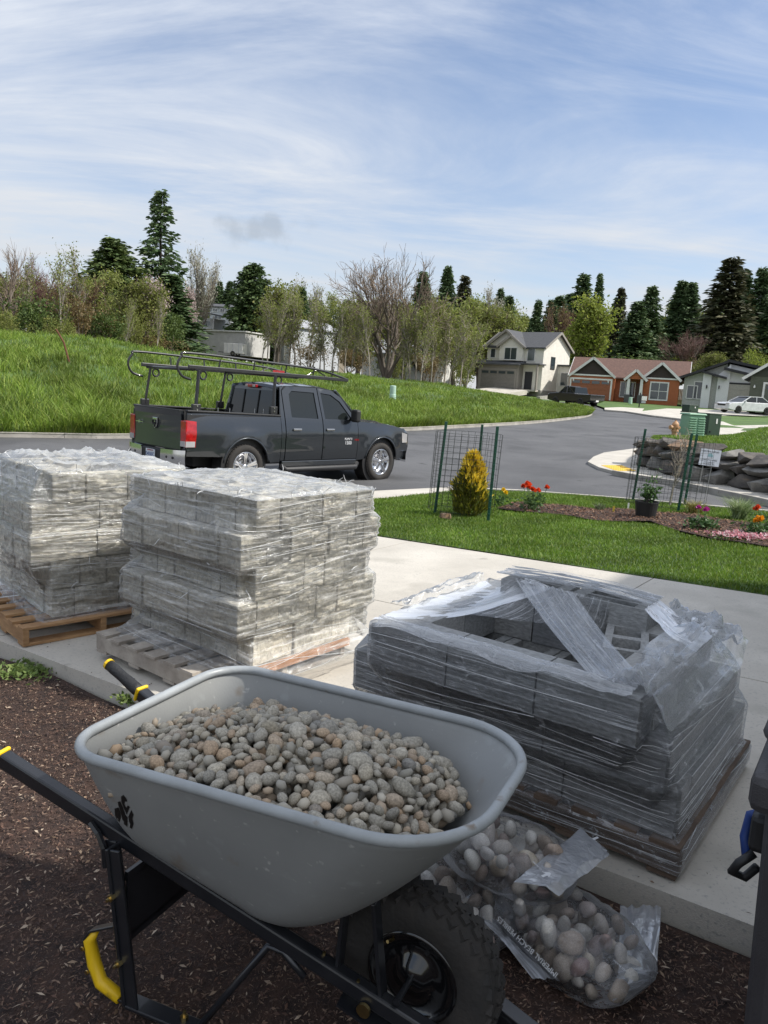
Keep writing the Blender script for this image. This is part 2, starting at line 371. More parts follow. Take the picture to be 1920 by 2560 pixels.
# ------------------------------------------------------------------ foreground bark mulch
mulch_out = [ST(-1.15, -4), ST(11, -8), ST(8.6, 2.74), ST(-1.15, 2.74)]
def zm(x, y):
    return G(x, y)-.10+.018*math.sin(x*3.1+1)*math.sin(y*2.7)+.010*math.sin(x*9+y*7)
def mulch_soil():
    sheet('mulch_bed', mulch_out, 0, soil, .12, zfn=zm)
mulch_soil()
def chips(name, n, poly_fn, zfn, smin, smax, m, label, seed=3, tilt=.5, up=.004):
    g = np.random.default_rng(seed); P = poly_fn(g, n); n = len(P)
    L = smin+(smax-smin)*g.random(n)**2.6; W = L*(.12+.3*g.random(n)); T = W*.25+.0008
    yaw = g.random(n)*6.283; pit = (g.random(n)-.5)*tilt*2; z = np.array([zfn(x, y) for x, y in P])+up*g.random(n)*2
    cy, sy, cp, sp = np.cos(yaw), np.sin(yaw), np.cos(pit), np.sin(pit); rl = (g.random(n)-.5)*1.4
    X = np.stack([cy*cp, sy*cp, sp], 1); Yv = np.stack([-sy, cy, np.zeros(n)], 1); Z = np.cross(X, Yv)
    Y2 = Yv*np.cos(rl)[:, None]+Z*np.sin(rl)[:, None]; Z2 = np.cross(X, Y2); C = np.stack([P[:, 0], P[:, 1], z+.003], 1)
    V = np.stack([C-X*L[:, None]/2, C+Y2*W[:, None]/2+Z2*T[:, None], C+X*L[:, None]/2, C-Y2*W[:, None]/2+Z2*T[:, None]*.4], 1).reshape(-1, 3)
    Q = np.arange(n*4).reshape(n, 4); Q = np.concatenate([Q[:, [0, 3, 1]], Q[:, [1, 3, 2]]])
    me = npmesh(name, V, Q, m); o = bpy.data.objects.new(name, me); COL.objects.link(o); return tag(o, label, 'mulch', kind='stuff')
def mulch_pts(g, n):
    # dense close to the camera, thinning with distance; stays outside the driveway
    out = []
    while len(out) < n:
        a = g.random((n*2, 3)); s = -1.1+9.0*a[:, 0]**1.35; t = -3.2+5.9*a[:, 1]
        x = D2[0]*s+.572*t; y = D2[1]*s+.82*t; k = (y > 1.2) & (np.abs(x) < .62*y+.5)
        out += list(zip(x[k], y[k]))
    return np.array(out[:n])
bark = imat('bark_chips', [(0.0319, 0.022, 0.0196), (0.084, 0.0464, 0.0342), (0.0563, 0.0375, 0.0294), (0.14, 0.0771, 0.0539), (0.0413, 0.0287, 0.027), (0.102, 0.0617, 0.0441), (0.226, 0.154, 0.11), (0.0658, 0.0398, 0.0294)], .85)
straw = imat('pale_splinters', [(.30, .22, .15), (.17, .11, .07), (.42, .34, .26), (.22, .15, .10)], .8)
chips('bark_mulch', 120000, mulch_pts, zm, .005, .026, bark, 'dark brown bark mulch spread in front of the driveway', 3, .45, .007)
chips('bark_splinters', 8000, mulch_pts, zm, .004, .035, straw, 'pale wood splinters scattered over the dark bark mulch', 4, .2, .010)

def slab_pts(g, n):
    s = -1.2+9*g.random(n); t = 2.78+g.exponential(.22, n); t = np.minimum(t, 8.2); return np.stack([D2[0]*s+.572*t, D2[1]*s+.82*t], 1)
chips('driveway_litter', 420, slab_pts, lambda x, y: G(x, y)-.001, .004, .028, bark, 'bits of bark mulch strewn along the driveway edge', 6, .15, .001)
# ------------------------------------------------------------------ lawn, flower bed
lawn_out = [ST(8.40, 8.34), ST(4, 8.34), ST(-1.5, 8.22), (9.3, 4.6), (10.3, 10.2), (9.2, 11.4), (7.1, 14.05), (4.45, 15.62), (2.9, 16.28), (1.7, 16.22), ST(8.40, 10.35)]
sheet('lawn', lawn_out, -.012, lawn_m, .6)
kerb_run([(20, -1.0), (9.2, 11.5), (7.15, 14.18), (4.47, 15.75), (2.9, 16.45), (1.35, 16.62)], .13, .07, -.05, kerb, m=concrete)
def c6(*p): return [tuple(on(960+.579*x, 1040+.579*y).xy) for x, y in p]
bed_out = c6((485, 402), (560, 378), (610, 372), (700, 383), (800, 392), (900, 402), (1000, 405), (1090, 415), (1200, 418), (1300, 424), (1400, 440), (1520, 462), (1659, 478), (1800, 500), (1800, 600), (1659, 572), (1590, 562), (1500, 547), (1400, 532), (1300, 512), (1220, 482), (1150, 462), (1020, 458), (900, 452), (780, 432), (700, 421), (600, 417), (530, 413))
def zbed(x, y): return G(x, y)+.022+.015*math.sin(x*4)*math.sin(y*5)
sheet('flower_bed', bed_out, 0, soil, .15, zfn=zbed)
def in_poly(P, o):
    x, y = P[:, 0], P[:, 1]; c = np.zeros(len(P), bool); n = len(o); j = n-1
    for i in range(n):
        xi, yi, xj, yj = o[i][0], o[i][1], o[j][0], o[j][1]; k = (yi > y) != (yj > y)
        c ^= k & (x < (xj-xi)*(y-yi)/((yj-yi) if yj != yi else 1e-9)+xi); j = i
    return c
def poly_pts(o, holes=()):
    o = np.array(o)
    def f(g, n):
        lo, hi = o.min(0), o.max(0); out = np.zeros((0, 2))
        while len(out) < n:
            P = lo+(hi-lo)*g.random((n*2, 2)); k = in_poly(P, o)
            for h in holes: k &= ~in_poly(P, h)
            out = np.concatenate([out, P[k]])
        return out[:n]
    return f
bedbark = imat('bed_bark', [(.10, .045, .025), (.17, .085, .05), (.06, .03, .018), (.24, .14, .085), (.13, .06, .035), (.30, .20, .13)], .85)
chips('bed_bark_mulch', 14000, poly_pts(bed_out), zbed, .015, .07, bedbark, 'reddish bark mulch filling the flower bed in the lawn', 5, .5, .01)
def blades(name, P, z, h, wd, lean, m, label, cat, seed=1, kind='stuff'):
    g = np.random.default_rng(seed); n = len(P); yaw = g.random(n)*6.283; ly = g.random(n)*6.283; lm = lean*(.3+g.random(n)); hh = h*(.55+.65*g.random(n))
    if np.ndim(wd) == 0: wd = np.full(n, wd)
    dx, dy = np.cos(yaw)*wd/2, np.sin(yaw)*wd/2; lx, ly_ = np.cos(ly)*lm*hh, np.sin(ly)*lm*hh
    B = np.stack([P[:, 0], P[:, 1], z], 1); o = np.zeros(n)
    v0 = B-np.stack([dx, dy, o], 1); v1 = B+np.stack([dx, dy, o], 1); mid = B+np.stack([lx*.35, ly_*.35, hh*.62], 1)
    v2 = mid+np.stack([dx, dy, o], 1)*.75; v3 = mid-np.stack([dx, dy, o], 1)*.75; v4 = B+np.stack([lx, ly_, hh], 1)
    V = np.stack([v0, v1, v2, v3, v4], 1).reshape(-1, 3); q = np.arange(n)[:, None]*5
    Q = np.concatenate([q+np.array([0, 1, 2]), q+np.array([0, 2, 3]), q+np.array([3, 2, 4])])
    o = bpy.data.objects.new(name, npmesh(name, V, Q, m)); COL.objects.link(o); return tag(o, label, cat, kind=kind)
grass_m = imat('lawn_blades', [(0.0952, 0.184, 0.018), (0.159, 0.263, 0.027), (0.116, 0.219, 0.021), (0.212, 0.307, 0.042), (0.0846, 0.149, 0.018), (0.275, 0.333, 0.0675)], .55, .35, fine=.38, fscale=1.1)
g0 = np.random.default_rng(11); PL = poly_pts(lawn_out, [bed_out])(g0, 150000)
keep = (np.abs(PL[:, 0]) < .56*PL[:, 1]+.4); PL = PL[keep]; clump = .75+.5*np.sin(PL[:, 0]*2.1+np.sin(PL[:, 1]*1.7)*2)*np.sin(PL[:, 1]*2.6+1)
hL = .045*(.75+.35*clump)
blades('lawn_grass', PL, np.array([G(x, y)-.015 for x, y in PL]), hL, .011, .7, grass_m, 'short mown lawn grass beside the driveway', 'grass', 12)
# lawn edge tufts leaning over the concrete
# ------------------------------------------------------------------ tall field grass
fg_m = imat('field_blades', [(0.114, 0.199, 0.018), (0.177, 0.275, 0.03), (0.23, 0.333, 0.042), (0.0936, 0.158, 0.024), (0.311, 0.366, 0.0675), (0.147, 0.233, 0.03), (0.208, 0.249, 0.075)], .6, .35, fine=.42, fscale=.32)
def field_grass():
    g = np.random.default_rng(21); n = 170000; u = g.random(n); v = g.random(n)**1.9
    cl = g.random((1500, 2)); P = np.zeros((n, 3))
    kbA = np.array(kb); tpA = np.array(tp)
    # tufts
    c = g.integers(0, 1500, n); cu, cv = cl[c, 0], cl[c, 1]**1.7; isT = g.random(n) < .55
    u = np.where(isT, cu+g.normal(0, .004, n), u); v = np.where(isT, cv+g.normal(0, .010, n), v); u = np.clip(u, 0, .999); v = np.clip(v, .004, .999)
    P = np.array([field_pt(a, b) for a, b in zip(u, v)])
    k = np.abs(P[:, 0]) < .60*P[:, 1]+2; P = P[k]; u = u[k]; v = v[k]; tuft = isT[k]; th = (.5+g.random(1500))[c[k]]
    left = np.clip(1.25-u*1.5, .25, 1); near = np.clip(1.3-v, .5, 1.3)
    h = (.15+.34*left*near)*np.where(tuft, th, .7); wd = .022+.02*P[:, 1]/50
    blades('field_grass', P[:, :2], P[:, 2]-.02, h, wd, .8, fg_m, 'tall unmown green grass on the bank across the street', 'grass', 22)
field_grass()
# ------------------------------------------------------------------ right-hand corner: ramp pavement, mound, far lawns and paths
rampP = c6((880, 200), (905, 178), (950, 160), (1100, 140), (1180, 150), (1240, 190), (1400, 255), (1659, 330), (2100, 440), (2100, 470), (1659, 362), (1400, 312), (1250, 283), (1100, 262), (1000, 243), (930, 225))
sheet('ramp_pavement', rampP, .02, concrete, .6, .16)
kerb_run([tuple(p) for p in reversed(c6((1000, 246), (1100, 265), (1250, 287), (1400, 318), (1659, 372), (2100, 480)))], .14, .13, -.06, kerb)
tac = tag(bpy.data.objects.new('tactile_paving', None), kind='structure'); COL.objects.link(tac)
tq = c6((937, 216), (1025, 216), (1090, 241), (1003, 241)); yel = mat('tactile_yellow', (.78, .50, .06), .7, col2=(.65, .40, .05), nscale=3)
sheet('panel', tq, .026, yel, .3, .02, parent=tac)
b = MB(); 
for i in range(9):
    for j in range(7):
        u, v = (i+.5)/9, (j+.5)/7; A = Vector(tq[0]).lerp(Vector(tq[1]), u); B = Vector(tq[3]).lerp(Vector(tq[2]), u); p = A.lerp(B, v); b.lathe([(.03, 0), (.022, .008), (.001, .009)], 6, Matrix.Translation((p.x, p.y, G(p.x, p.y)+.026)))
tag(b.build('domes', yel, tac), kind='stuff')
# mound behind the rock wall
wall_base = [on(*p) for p in ((1612, 1166), (1660, 1182), (1730, 1201), (1800, 1213), (1860, 1223), (1920, 1235), (2060, 1262))]
wall_top = [at(p[0], p[1], q.y+.5) for p, q in zip(((1615, 1112), (1665, 1108), (1735, 1118), (1800, 1132), (1860, 1143), (1920, 1153), (2060, 1180)), wall_base)]
back = [at(*p) for p in ((1640, 1092, 27), (1690, 1092, 29), (1760, 1090, 31), (1830, 1086, 33), (1880, 1076, 35), (1930, 1066, 37), (2150, 1080, 37))]
for q in back: q.z = max(q.z, G(q.x, q.y)+.05)
wt = resamp(wall_top, 24); bk = resamp(back, 24)
def mound_pt(u, v):
    k = min(int(u*23), 22); f = u*23-k; p = wt[k].lerp(wt[k+1], f).lerp(bk[k].lerp(bk[k+1], f), v); p.z += .12*math.sin(v*math.pi)-.05; return p
mb = MB(); mb.grid(24, 12, lambda u, v: mound_pt(u, v)); tag(mb.build('grass_mound', field_m, smooth=True), kind='structure')
mb = MB(); mb.grid(24, 4, lambda u, v: mound_pt(u, 1)+Vector((.3, 1.5, -1.3))*v); tag(mb.build('mound_bank', field_m, smooth=True), kind='structure')
gm = np.random.default_rng(31); uv = gm.random((16000, 2)); PM = np.array([mound_pt(a, b) for a, b in uv])
blades('mound_grass', PM[:, :2], PM[:, 2]-.01, .10, .022, .7, grass_m, 'grass growing on the mound above the boulder wall', 'grass', 32)
# far lawn and house plots on the right
far_lawn = mat('far_lawn', (.085, .15, .028), .9, col2=(.05, .095, .02), nscale=.5, bump=.5, bscale=10)
sheet('yard', [(18.4, 66.3), (20.2, 61.7), (21.5, 56.8), (18.8, 45.4), (14.2, 34), (8.8, 26.4), (12, 21), (40, 20), (90, 60), (110, 115), (20, 115), (19.7, 76)], .05, far_lawn, 4)
def c7(*p, dz=0, f=on): return [tuple(on(1140+.47*x, 820+.47*y, dz).xy) for x, y in p]
sheet('footpath', c7((790, 428), (880, 425), (1000, 432), (990, 445), (1070, 462), (1200, 470), (1200, 488), (1050, 470), (900, 447), (790, 438)), .066, concrete, 1.5, .1)
sheet('neighbour_drive', c7((985, 447), (1120, 432), (1380, 438), (1700, 455), (1700, 472), (1390, 470), (1200, 487), (1050, 468)), .072, concrete, 1.5, .1)
sheet('corner_path', c7((1345, 500), (1420, 503), (1480, 525), (1700, 520), (1700, 532), (1530, 540), (1510, 552), (1650, 560), (1640, 575), (1400, 592), (1330, 590), (1370, 545)), .07, concrete, 1.2, .1)

# ------------------------------------------------------------------ houses
def house_frame(pa, pb):
    a, b = Vector(pa), Vector(pb); return Vector((a.x, a.y, (a.z+b.z)/2)), math.atan2(b.y-a.y, b.x-a.x), (b.xy-a.xy).length
def siding(name, col, pitch=.16, vert=False):
    if name in MATS: return MATS[name]
    m = mat(name, col, .6, col2=tuple(c*.9 for c in col), nscale=2); N = m.node_tree.nodes; L = m.node_tree.links
    tc = N.new('ShaderNodeTexCoord'); wv = N.new('ShaderNodeTexWave'); wv.wave_type = 'BANDS'; wv.bands_direction = 'X' if vert else 'Z'; wv.wave_profile = 'SAW'
    wv.inputs['Scale'].default_value = .314/pitch; L.new(tc.outputs['Object'], wv.inputs[0])
    bp = N.new('ShaderNodeBump'); bp.inputs['Strength'].default_value = .6; bp.inputs['Distance'].default_value = .03; L.new(wv.outputs[0], bp.inputs['Height']); L.new(bp.outputs[0], N['Principled BSDF'].inputs['Normal']); return m
pane_m = glass('house_glass', (.035, .05, .06), .08); white_trim = mat('white_trim', (.78, .77, .74), .5, nscale=1)
def window(parent, x, z, wd, h, y=-.02, split=2, ax='x', trim=white_trim, tw=.09, rows=1):
    b = MB(); f = lambda u, d, v: (u, d, v) if ax == 'x' else (d, u, v)
    def bx(u0, u1, v0, v1, d=.08): b.box(f((u0+u1)/2, y, (v0+v1)/2), (abs(u1-u0), d, v1-v0) if ax == 'x' else (d, abs(u1-u0), v1-v0))
    bx(x-wd/2-tw, x+wd/2+tw, z+h/2, z+h/2+tw); bx(x-wd/2-tw, x+wd/2+tw, z-h/2-tw, z-h/2); bx(x-wd/2-tw, x-wd/2, z-h/2, z+h/2); bx(x+wd/2, x+wd/2+tw, z-h/2, z+h/2)
    for i in range(1, split): u = x-wd/2+wd*i/split; bx(u-.03, u+.03, z-h/2, z+h/2, .06)
    for i in range(1, rows): v = z-h/2+h*i/rows; bx(x-wd/2, x+wd/2, v-.03, v+.03, .055)
    o = b.build('window', trim, parent); p = MB(); p.box(f(x, y, z), (wd, .03, h) if ax == 'x' else (.03, wd, h)); p.build('pane', pane_m, o); return o
def gable_roof(parent, x0, x1, y0, y1, z, rise, m, ax='y', ov=.4, th=.16, trim=None, off=.5, name='roof'):
    """ridge along ax; eaves at height z"""
    b = MB(); t = MB()
    if ax == 'y': prof = [(x0-ov, z-ov*rise/((x1-x0)/2)), ((x0+x1)/2, z+rise), (x1+ov, z-ov*rise/((x1-x0)/2))]; e0, e1 = y0-ov, y1+ov; mp = lambda a, h, e: (a, e, h)
    else: prof = [(y0-ov, z-ov*rise/((y1-y0)/2)), ((y0+y1)/2, z+rise), (y1+ov, z-ov*rise/((y1-y0)/2))]; e0, e1 = x0-ov, x1+ov; mp = lambda a, h, e: (e, a, h)
    for (a, h), (a2, h2) in zip(prof, prof[1:]):
        b.add([mp(a, h, e0), mp(a2, h2, e0), mp(a2, h2, e1), mp(a, h, e1), mp(a, h+th, e0), mp(a2, h2+th, e0), mp(a2, h2+th, e1), mp(a, h+th, e1)], [(0, 1, 2, 3), (7, 6, 5, 4), (0, 4, 5, 1), (1, 5, 6, 2), (2, 6, 7, 3), (3, 7, 4, 0)])
    o = b.build(name, m, parent)
    if trim:
        for e, d in ((e0, -.03), (e1, .03)):
            for (a, h), (a2, h2) in zip(prof, prof[1:]): MB().bar(mp(a, h+.03, e+d), mp(a2, h2+.03, e+d), .05, .26).build('barge_board', trim, o)
    return o
def gable_wall(parent, x0, x1, y, z, rise, m, th=.12, ax='x', name='gable'):
    b = MB(); q = [(x0, z), (x1, z), ((x0+x1)/2, z+rise)]
    f0 = (lambda a, h: (a, y, h)) if ax == 'x' else (lambda a, h: (y, a, h)); f1 = (lambda a, h: (a, y+th, h)) if ax == 'x' else (lambda a, h: (y-th, a, h))
    b.prism(q, f0, f1); return b.build(name, m, parent)
def garage(parent, x, wd, h, y, m, trim, z0=0, panes=4):
    t = MB(); t.box((x-wd/2-.09, y, z0+h/2+.09), (.18, .1, h+.18)); t.box((x+wd/2+.09, y, z0+h/2+.09), (.18, .1, h+.18)); t.box((x, y, z0+h+.09), (wd, .1, .18))
    o = t.build('garage_door', trim, parent); n = 4
    for i in range(n):
        p = MB(); p.box((x, y-.01, z0+(i+.5)*h/n), (wd, .06, h/n-.015)); p.build('door_panel', m, o)
    for i in range(panes):
        p = MB(); p.box((x-wd/2+wd*(i+.5)/panes, y-.045, z0+h*.875), (wd/panes*.78, .03, h*.14)); p.build('pane', pane_m, o)
shingle_g = mat('shingle_grey', (.085, .088, .095), .9, col2=(.055, .057, .062), nscale=6, bump=.5, bscale=20)
shingle_b = mat('shingle_brown', (.15, .085, .065), .9, col2=(.095, .055, .045), nscale=5, bump=.5, bscale=20)
foundation = mat('foundation', (.33, .31, .28), .9)

# -- cream two-storey house
A, B = at(1193, 966, 96.5), at(1340, 976, 91.5); o0, rz, W = house_frame(A, B)
H1 = thing('two_storey_house', o0, rz, 'cream two-storey house with grey garage door at the end of the street', 'house')
cream = siding('cream_siding', (.80, .77, .69)); greige = siding('greige_board', (.30, .275, .24), .4, True); cream_v = siding('cream_board', (.76, .73, .66), .4, True)
k = W/8.6
b = MB(); b.box((W/2+.2, 4.6, 2.45), (W-.4, 7.0, 5.1)); b.build('wall', cream, H1)
b = MB(); b.box((2.8, .75, 1.4), (5.6, 1.5, 3.0)); b.build('garage_wall', greige, H1)
b = MB(); b.box((W/2+.1, 4.5, -.35), (W+.1, 7.2, .7)); b.box((3, .7, -.35), (5.8, 1.6, .7)); b.build('foundation', foundation, H1)
garage(H1, 2.8, 4.7, 2.15, -.05, mat('grey_door', (.22, .205, .18), .6), greige)
b = MB(); b.box((W-1.5, .75, 2.98), (3.4, 1.7, .14)); pr_ = b.build('porch_roof', shingle_g, H1)
b = MB(); b.box((W-.12, .05, 1.4), (.2, .2, 3)); b.build('porch_post', greige, H1)
b = MB(); b.box((W-1.7, 1.03, 1.05), (.95, .1, 2.1)); d_ = b.build('front_door', mat('dark_door', (.03, .03, .035), .4), H1)
b = MB(); b.box((W-1.9, .6, -.1), (3.4, 1.4, .2)); b.box((W-1.9, -.4, -.3), (2.2, .5, .2)); b.build('porch_step', concrete, H1)
b = MB(); b.add([(-.3, -.45, 2.75), (5.9, -.45, 2.75), (5.9, 1.7, 3.35), (-.3, 1.7, 3.35), (-.3, -.45, 2.9), (5.9, -.45, 2.9), (5.9, 1.7, 3.5), (-.3, 1.7, 3.5)], [(3, 2, 1, 0), (4, 5, 6, 7), (0, 1, 5, 4), (1, 2, 6, 5), (2, 3, 7, 6), (3, 0, 4, 7)]); b.build('garage_roof', shingle_g, H1)
gable_roof(H1, .2, W, 1.1, 8.1, 5.0, 1.9, shingle_g, 'x', .35, .15, greige)
gable_wall(H1, 1.1, 8.1, W, 5.0, 1.9, cream, .15, 'y')
gable_roof(H1, .5, 5.6, .95, 4.5, 5.0, 1.9, shingle_g, 'y', .35, .15, greige, name='front_roof'); gable_wall(H1, .5, 5.6, 1.0, 5.0, 1.9, cream_v)
b = MB(); b.box((4.0, .8, 4.2), (3.2, .5, 1.75)); b.build('bay_wall', cream_v, H1)
gable_roof(H1, 2.4, 5.6, .5, 2.5, 5.05, 1.15, shingle_g, 'y', .25, .13, greige, name='bay_roof'); gable_wall(H1, 2.4, 5.6, .55, 5.05, 1.15, cream_v)
window(H1, 4.0, 4.15, 1.6, 1.35, .53); window(H1, 1.25, 4.2, .6, 1.0, 1.05, 1); window(H1, W-1.6, 4.1, .9, 1.4, 1.05, 1)
window(H1, 3.6, 3.3, .9, 1.3, W+.02, 1, 'y', mat('black_trim', (.03, .03, .03), .4)); 
b = MB(); b.box((W+1.2, 6.6, 1.5), (2.4, 3.0, 3.1)); b.build('side_wing', cream, H1); b = MB(); b.box((W+1.2, 6.6, 3.15), (2.9, 3.5, .18)); b.build('wing_roof', shingle_g, H1)
window(H1, W+1.0, 1.5, .9, 1.5, 5.06, 1)
drv = MB(); q = [at(1149, 977, 88), at(1235, 968, 95), at(1318, 976, 91), at(1258, 984, 86)]; drv.add([p for p in q]+[p-Vector((0, 0, .5)) for p in q], [(3, 2, 1, 0), (0, 1, 5, 4), (1, 2, 6, 5), (2, 3, 7, 6), (3, 0, 4, 7)]); tag(drv.build('garage_drive', concrete), kind='structure')
pad = MB(); q = [at(1100, 965, 97), at(1440, 990, 100), at(1440, 1003, 88), at(1389, 1004, 72), at(1257, 986, 75), at(1149, 981, 84)]; pad.add([p-Vector((0, 0, .12)) for p in q]+[p-Vector((0, 0, 3)) for p in q], [tuple(range(6))[::-1]]+[(i, (i+1) % 6, (i+1) % 6+6, i+6) for i in range(6)]); tag(pad.build('house_plot', far_lawn), kind='structure')
bl = MB(); bl.bar(at(1345, 1003, 82), at(1420, 997, 88), .4, 1.0); tag(bl.build('retaining_wall', conc_old), 'low grey retaining wall below the cream two-storey house', 'wall')

# -- brick-orange craftsman bungalow
A, B = at(1424, 999, 89), at(1690, 1006, 85); o0, rz, W = house_frame(A, B)
H2 = thing('bungalow', o0, rz, 'rust-orange bungalow with brown roof and white gable trim', 'house')
rust = siding('rust_siding', (.40, .12, .045)); dk = mat('dark_gable', (.045, .033, .028), .8); rdoor = mat('rust_door', (.30, .10, .045), .6)
u = W/562.0     # metres per crop pixel of the front
def X2(px): return (px-603)*u
b = MB(); b.box((W/2, 4.7, 1.0), (W, 7.0, 3.4)); b.box((X2(715), .65, 1.0), (5.0, 1.3, 3.4)); b.box((X2(1075), .75, 1.0), (3.9, 1.1, 3.4)); b.build('wall', rust, H2)
gable_roof(H2, 0, W+.6, 1.2, 8.2, 2.7, 2.0, shingle_b, 'x', .5, .16, white_trim); gable_wall(H2, 1.2, 8.2, W, 2.7, 2.0, rust, .15, 'y')
for (xa, xb, y, rise, nm) in ((X2(603), X2(825), 0, 1.85, 'garage_gable'), (X2(985), X2(1165), .2, 1.6, 'window_gable')):
    gable_roof(H2, xa, xb, y, 4.6, 2.7, rise, shingle_b, 'y', .3, .14, white_trim, name=nm+'_roof'); gable_wall(H2, xa+.1, xb-.1, y-.03, 2.7, rise-.1, dk, name=nm)
    b = MB(); b.box(((xa+xb)/2, y-.08, 2.66), (xb-xa+.4, .1, .16)); b.build('trim_board', white_trim, H2)
gable_roof(H2, X2(897), X2(998), -.5, 3, 2.45, .95, shingle_b, 'y', .2, .12, white_trim, name='porch_roof'); gable_wall(H2, X2(900), X2(995), -.5, 2.45, .9, rust, name='porch_gable')
for px in (912, 980):
    b = MB(); b.box((X2(px), -.45, 1.6), (.34, .34, 1.75), taper=.8); c_ = b.build('porch_column', white_trim, H2); b = MB(); b.box((X2(px), -.45, .2), (.6, .6, 1.1)); b.build('stone_base', mat('dark_stone', (.10, .10, .10), .9, bump=1, bscale=12), c_)
garage(H2, X2(710), 4.3, 2.15, -.05, rdoor, white_trim); window(H2, X2(905), 1.3, 1.5, 1.6, 1.1, 3); window(H2, X2(1071), 1.3, 1.7, 1.75, .17, 2, rows=2, tw=.14)
b = MB(); b.box((X2(960), 1.12, 1.0), (.95, .1, 2.1)); b.build('front_door', mat('rust_front_door', (.12, .05, .03), .5), H2)
for px in (614, 803):
    b = MB(); b.lathe([(.05, 0), (.09, .05), (.07, .22), (.02, .28)], 8, Matrix.Translation((X2(px), -.12, 1.9))); b.build('wall_lamp', white_trim, H2)
fc = thing('timber_fence', at(1690, 1008, 86), rz, 'short pale timber fence beside the rust-orange bungalow', 'fence'); 
pale = mat('pale_timber', (.42, .27, .13), .8)
for i in range(12): b = MB(); b.box((i*.14-.1, 0, .75), (.125, .03, 1.6+.02*(i % 3))); b.build('fence_board', pale, fc)

# -- white modern house
A, B = at(1698, 1008, 85.5), at(1850, 1016, 83); o0, rz, W = house_frame(A, B)
H3 = thing('modern_house', o0, rz, 'white modern house with black sloping roof edges behind the white sedan', 'house')
wb = mat('white_brick', (.78, .78, .77), .8, col2=(.70, .70, .70), nscale=12, bump=.5, bscale=14); lg = mat('light_grey_wall', (.47, .48, .44), .7); blk = mat('black_roof', (.022, .022, .025), .6)
def mono(parent, name, x0, x1, z0, z1, y0, y1, th=.28):
    b = MB(); b.add([(x0, y0, z0), (x1, y0, z1), (x1, y1, z1), (x0, y1, z0), (x0, y0, z0+th), (x1, y0, z1+th), (x1, y1, z1+th), (x0, y1, z0+th)], [(3, 2, 1, 0), (4, 5, 6, 7), (0, 1, 5, 4), (1, 2, 6, 5), (2, 3, 7, 6), (3, 0, 4, 7)]); return b.build(name, blk, parent)
def wallp(parent, name, pts, y0, y1, m): b = MB(); b.prism(pts, lambda a, h: (a, y0, h), lambda a, h: (a, y1, h)); return b.build(name, m, parent)
u3 = W/324.0
def X3(px): return (px-1187)*u3
wallp(H3, 'wall', [(X3(1200), -.5), (X3(1305), -.5), (X3(1420), -.5), (X3(1420), 4.4), (X3(1200), 2.75)], 0, 7, lg); mono(H3, 'roof', X3(1170), X3(1425), 2.55, 4.5, -.7, 7.5)
wallp(H3, 'entry_wall', [(X3(1300), -.5), (X3(1345), -.5), (X3(1345), 3.2), (X3(1300), 3.35)], -.5, 1, wb); wallp(H3, 'brick_wall', [(X3(1378), -.5), (X3(1440), -.5), (X3(1440), 4.35), (X3(1378), 3.2)], -.4, 2, wb)
wallp(H3, 'garage_wall', [(X3(1420), -.5), (X3(1720), -.5), (X3(1720), 3.6), (X3(1640), 3.6), (X3(1430), 4.4)], -.1, 6, wb); mono(H3, 'entry_roof', X3(1292), X3(1425), 3.35, 2.75, -1.0, 1.2, .22); mono(H3, 'garage_roof', X3(1405), X3(1730), 3.75, 2.5, -1.1, 1.2, .26); mono(H3, 'main_roof', X3(1415), X3(1760), 4.6, 3.4, -.6, 7.4)
b = MB(); b.box((X3(1363), .4, 1.1), (.9, .08, 2.2)); b.build('front_door', mat('grey_front_door', (.2, .2, .2), .5), H3)
for px, h in ((1248, 1.3), (1285, 1.75)): window(H3, X3(px), 1.25+(h-1.3)/2, .95, h, -.04, 1); 
garage(H3, X3(1530), 4.2, 2.3, -.16, mat('beige_door', (.42, .40, .35), .5), blk, panes=0)
for i in range(3): b = MB(); b.box((X3(1650), -.12, 1.9-i*.55), (.9, .08, .35)); b.build('pane', pane_m, H3)
for px in (1325, 1390): b = MB(); b.box((X3(px), -.6, 1.9), (.12, .14, .35)); b.build('wall_lamp', blk, H3)

# -- dark green house at the edge
A, B = at(1868, 1018, 74), at(1990, 1024, 72); o0, rz, W = house_frame(A, B)
H4 = thing('green_house', o0, rz, 'dark green house with white trim cut off by the picture edge', 'house')
gr = siding('green_siding', (.095, .105, .075)); b = MB(); b.box((W/2+2, 3, 1.2), (W+4, 6, 3.4)); b.build('wall', gr, H4)
gable_roof(H4, -.2, 7.2, 0, 6, 2.9, 2.6, shingle_g, 'y', .5, .16, white_trim); gable_wall(H4, -.1, 7.1, -.06, 2.9, 2.5, mat('green_gable', (.05, .055, .04), .8)); garage(H4, 3.6, 4.6, 2.2, -.1, mat('green_door', (.10, .11, .085), .5), white_trim)
for x in (.4,): b = MB(); b.lathe([(.06, 0), (.1, .08), (.02, .3)], 8, Matrix.Translation((x, -.15, 1.8))); b.build('wall_lamp', white_trim, H4)

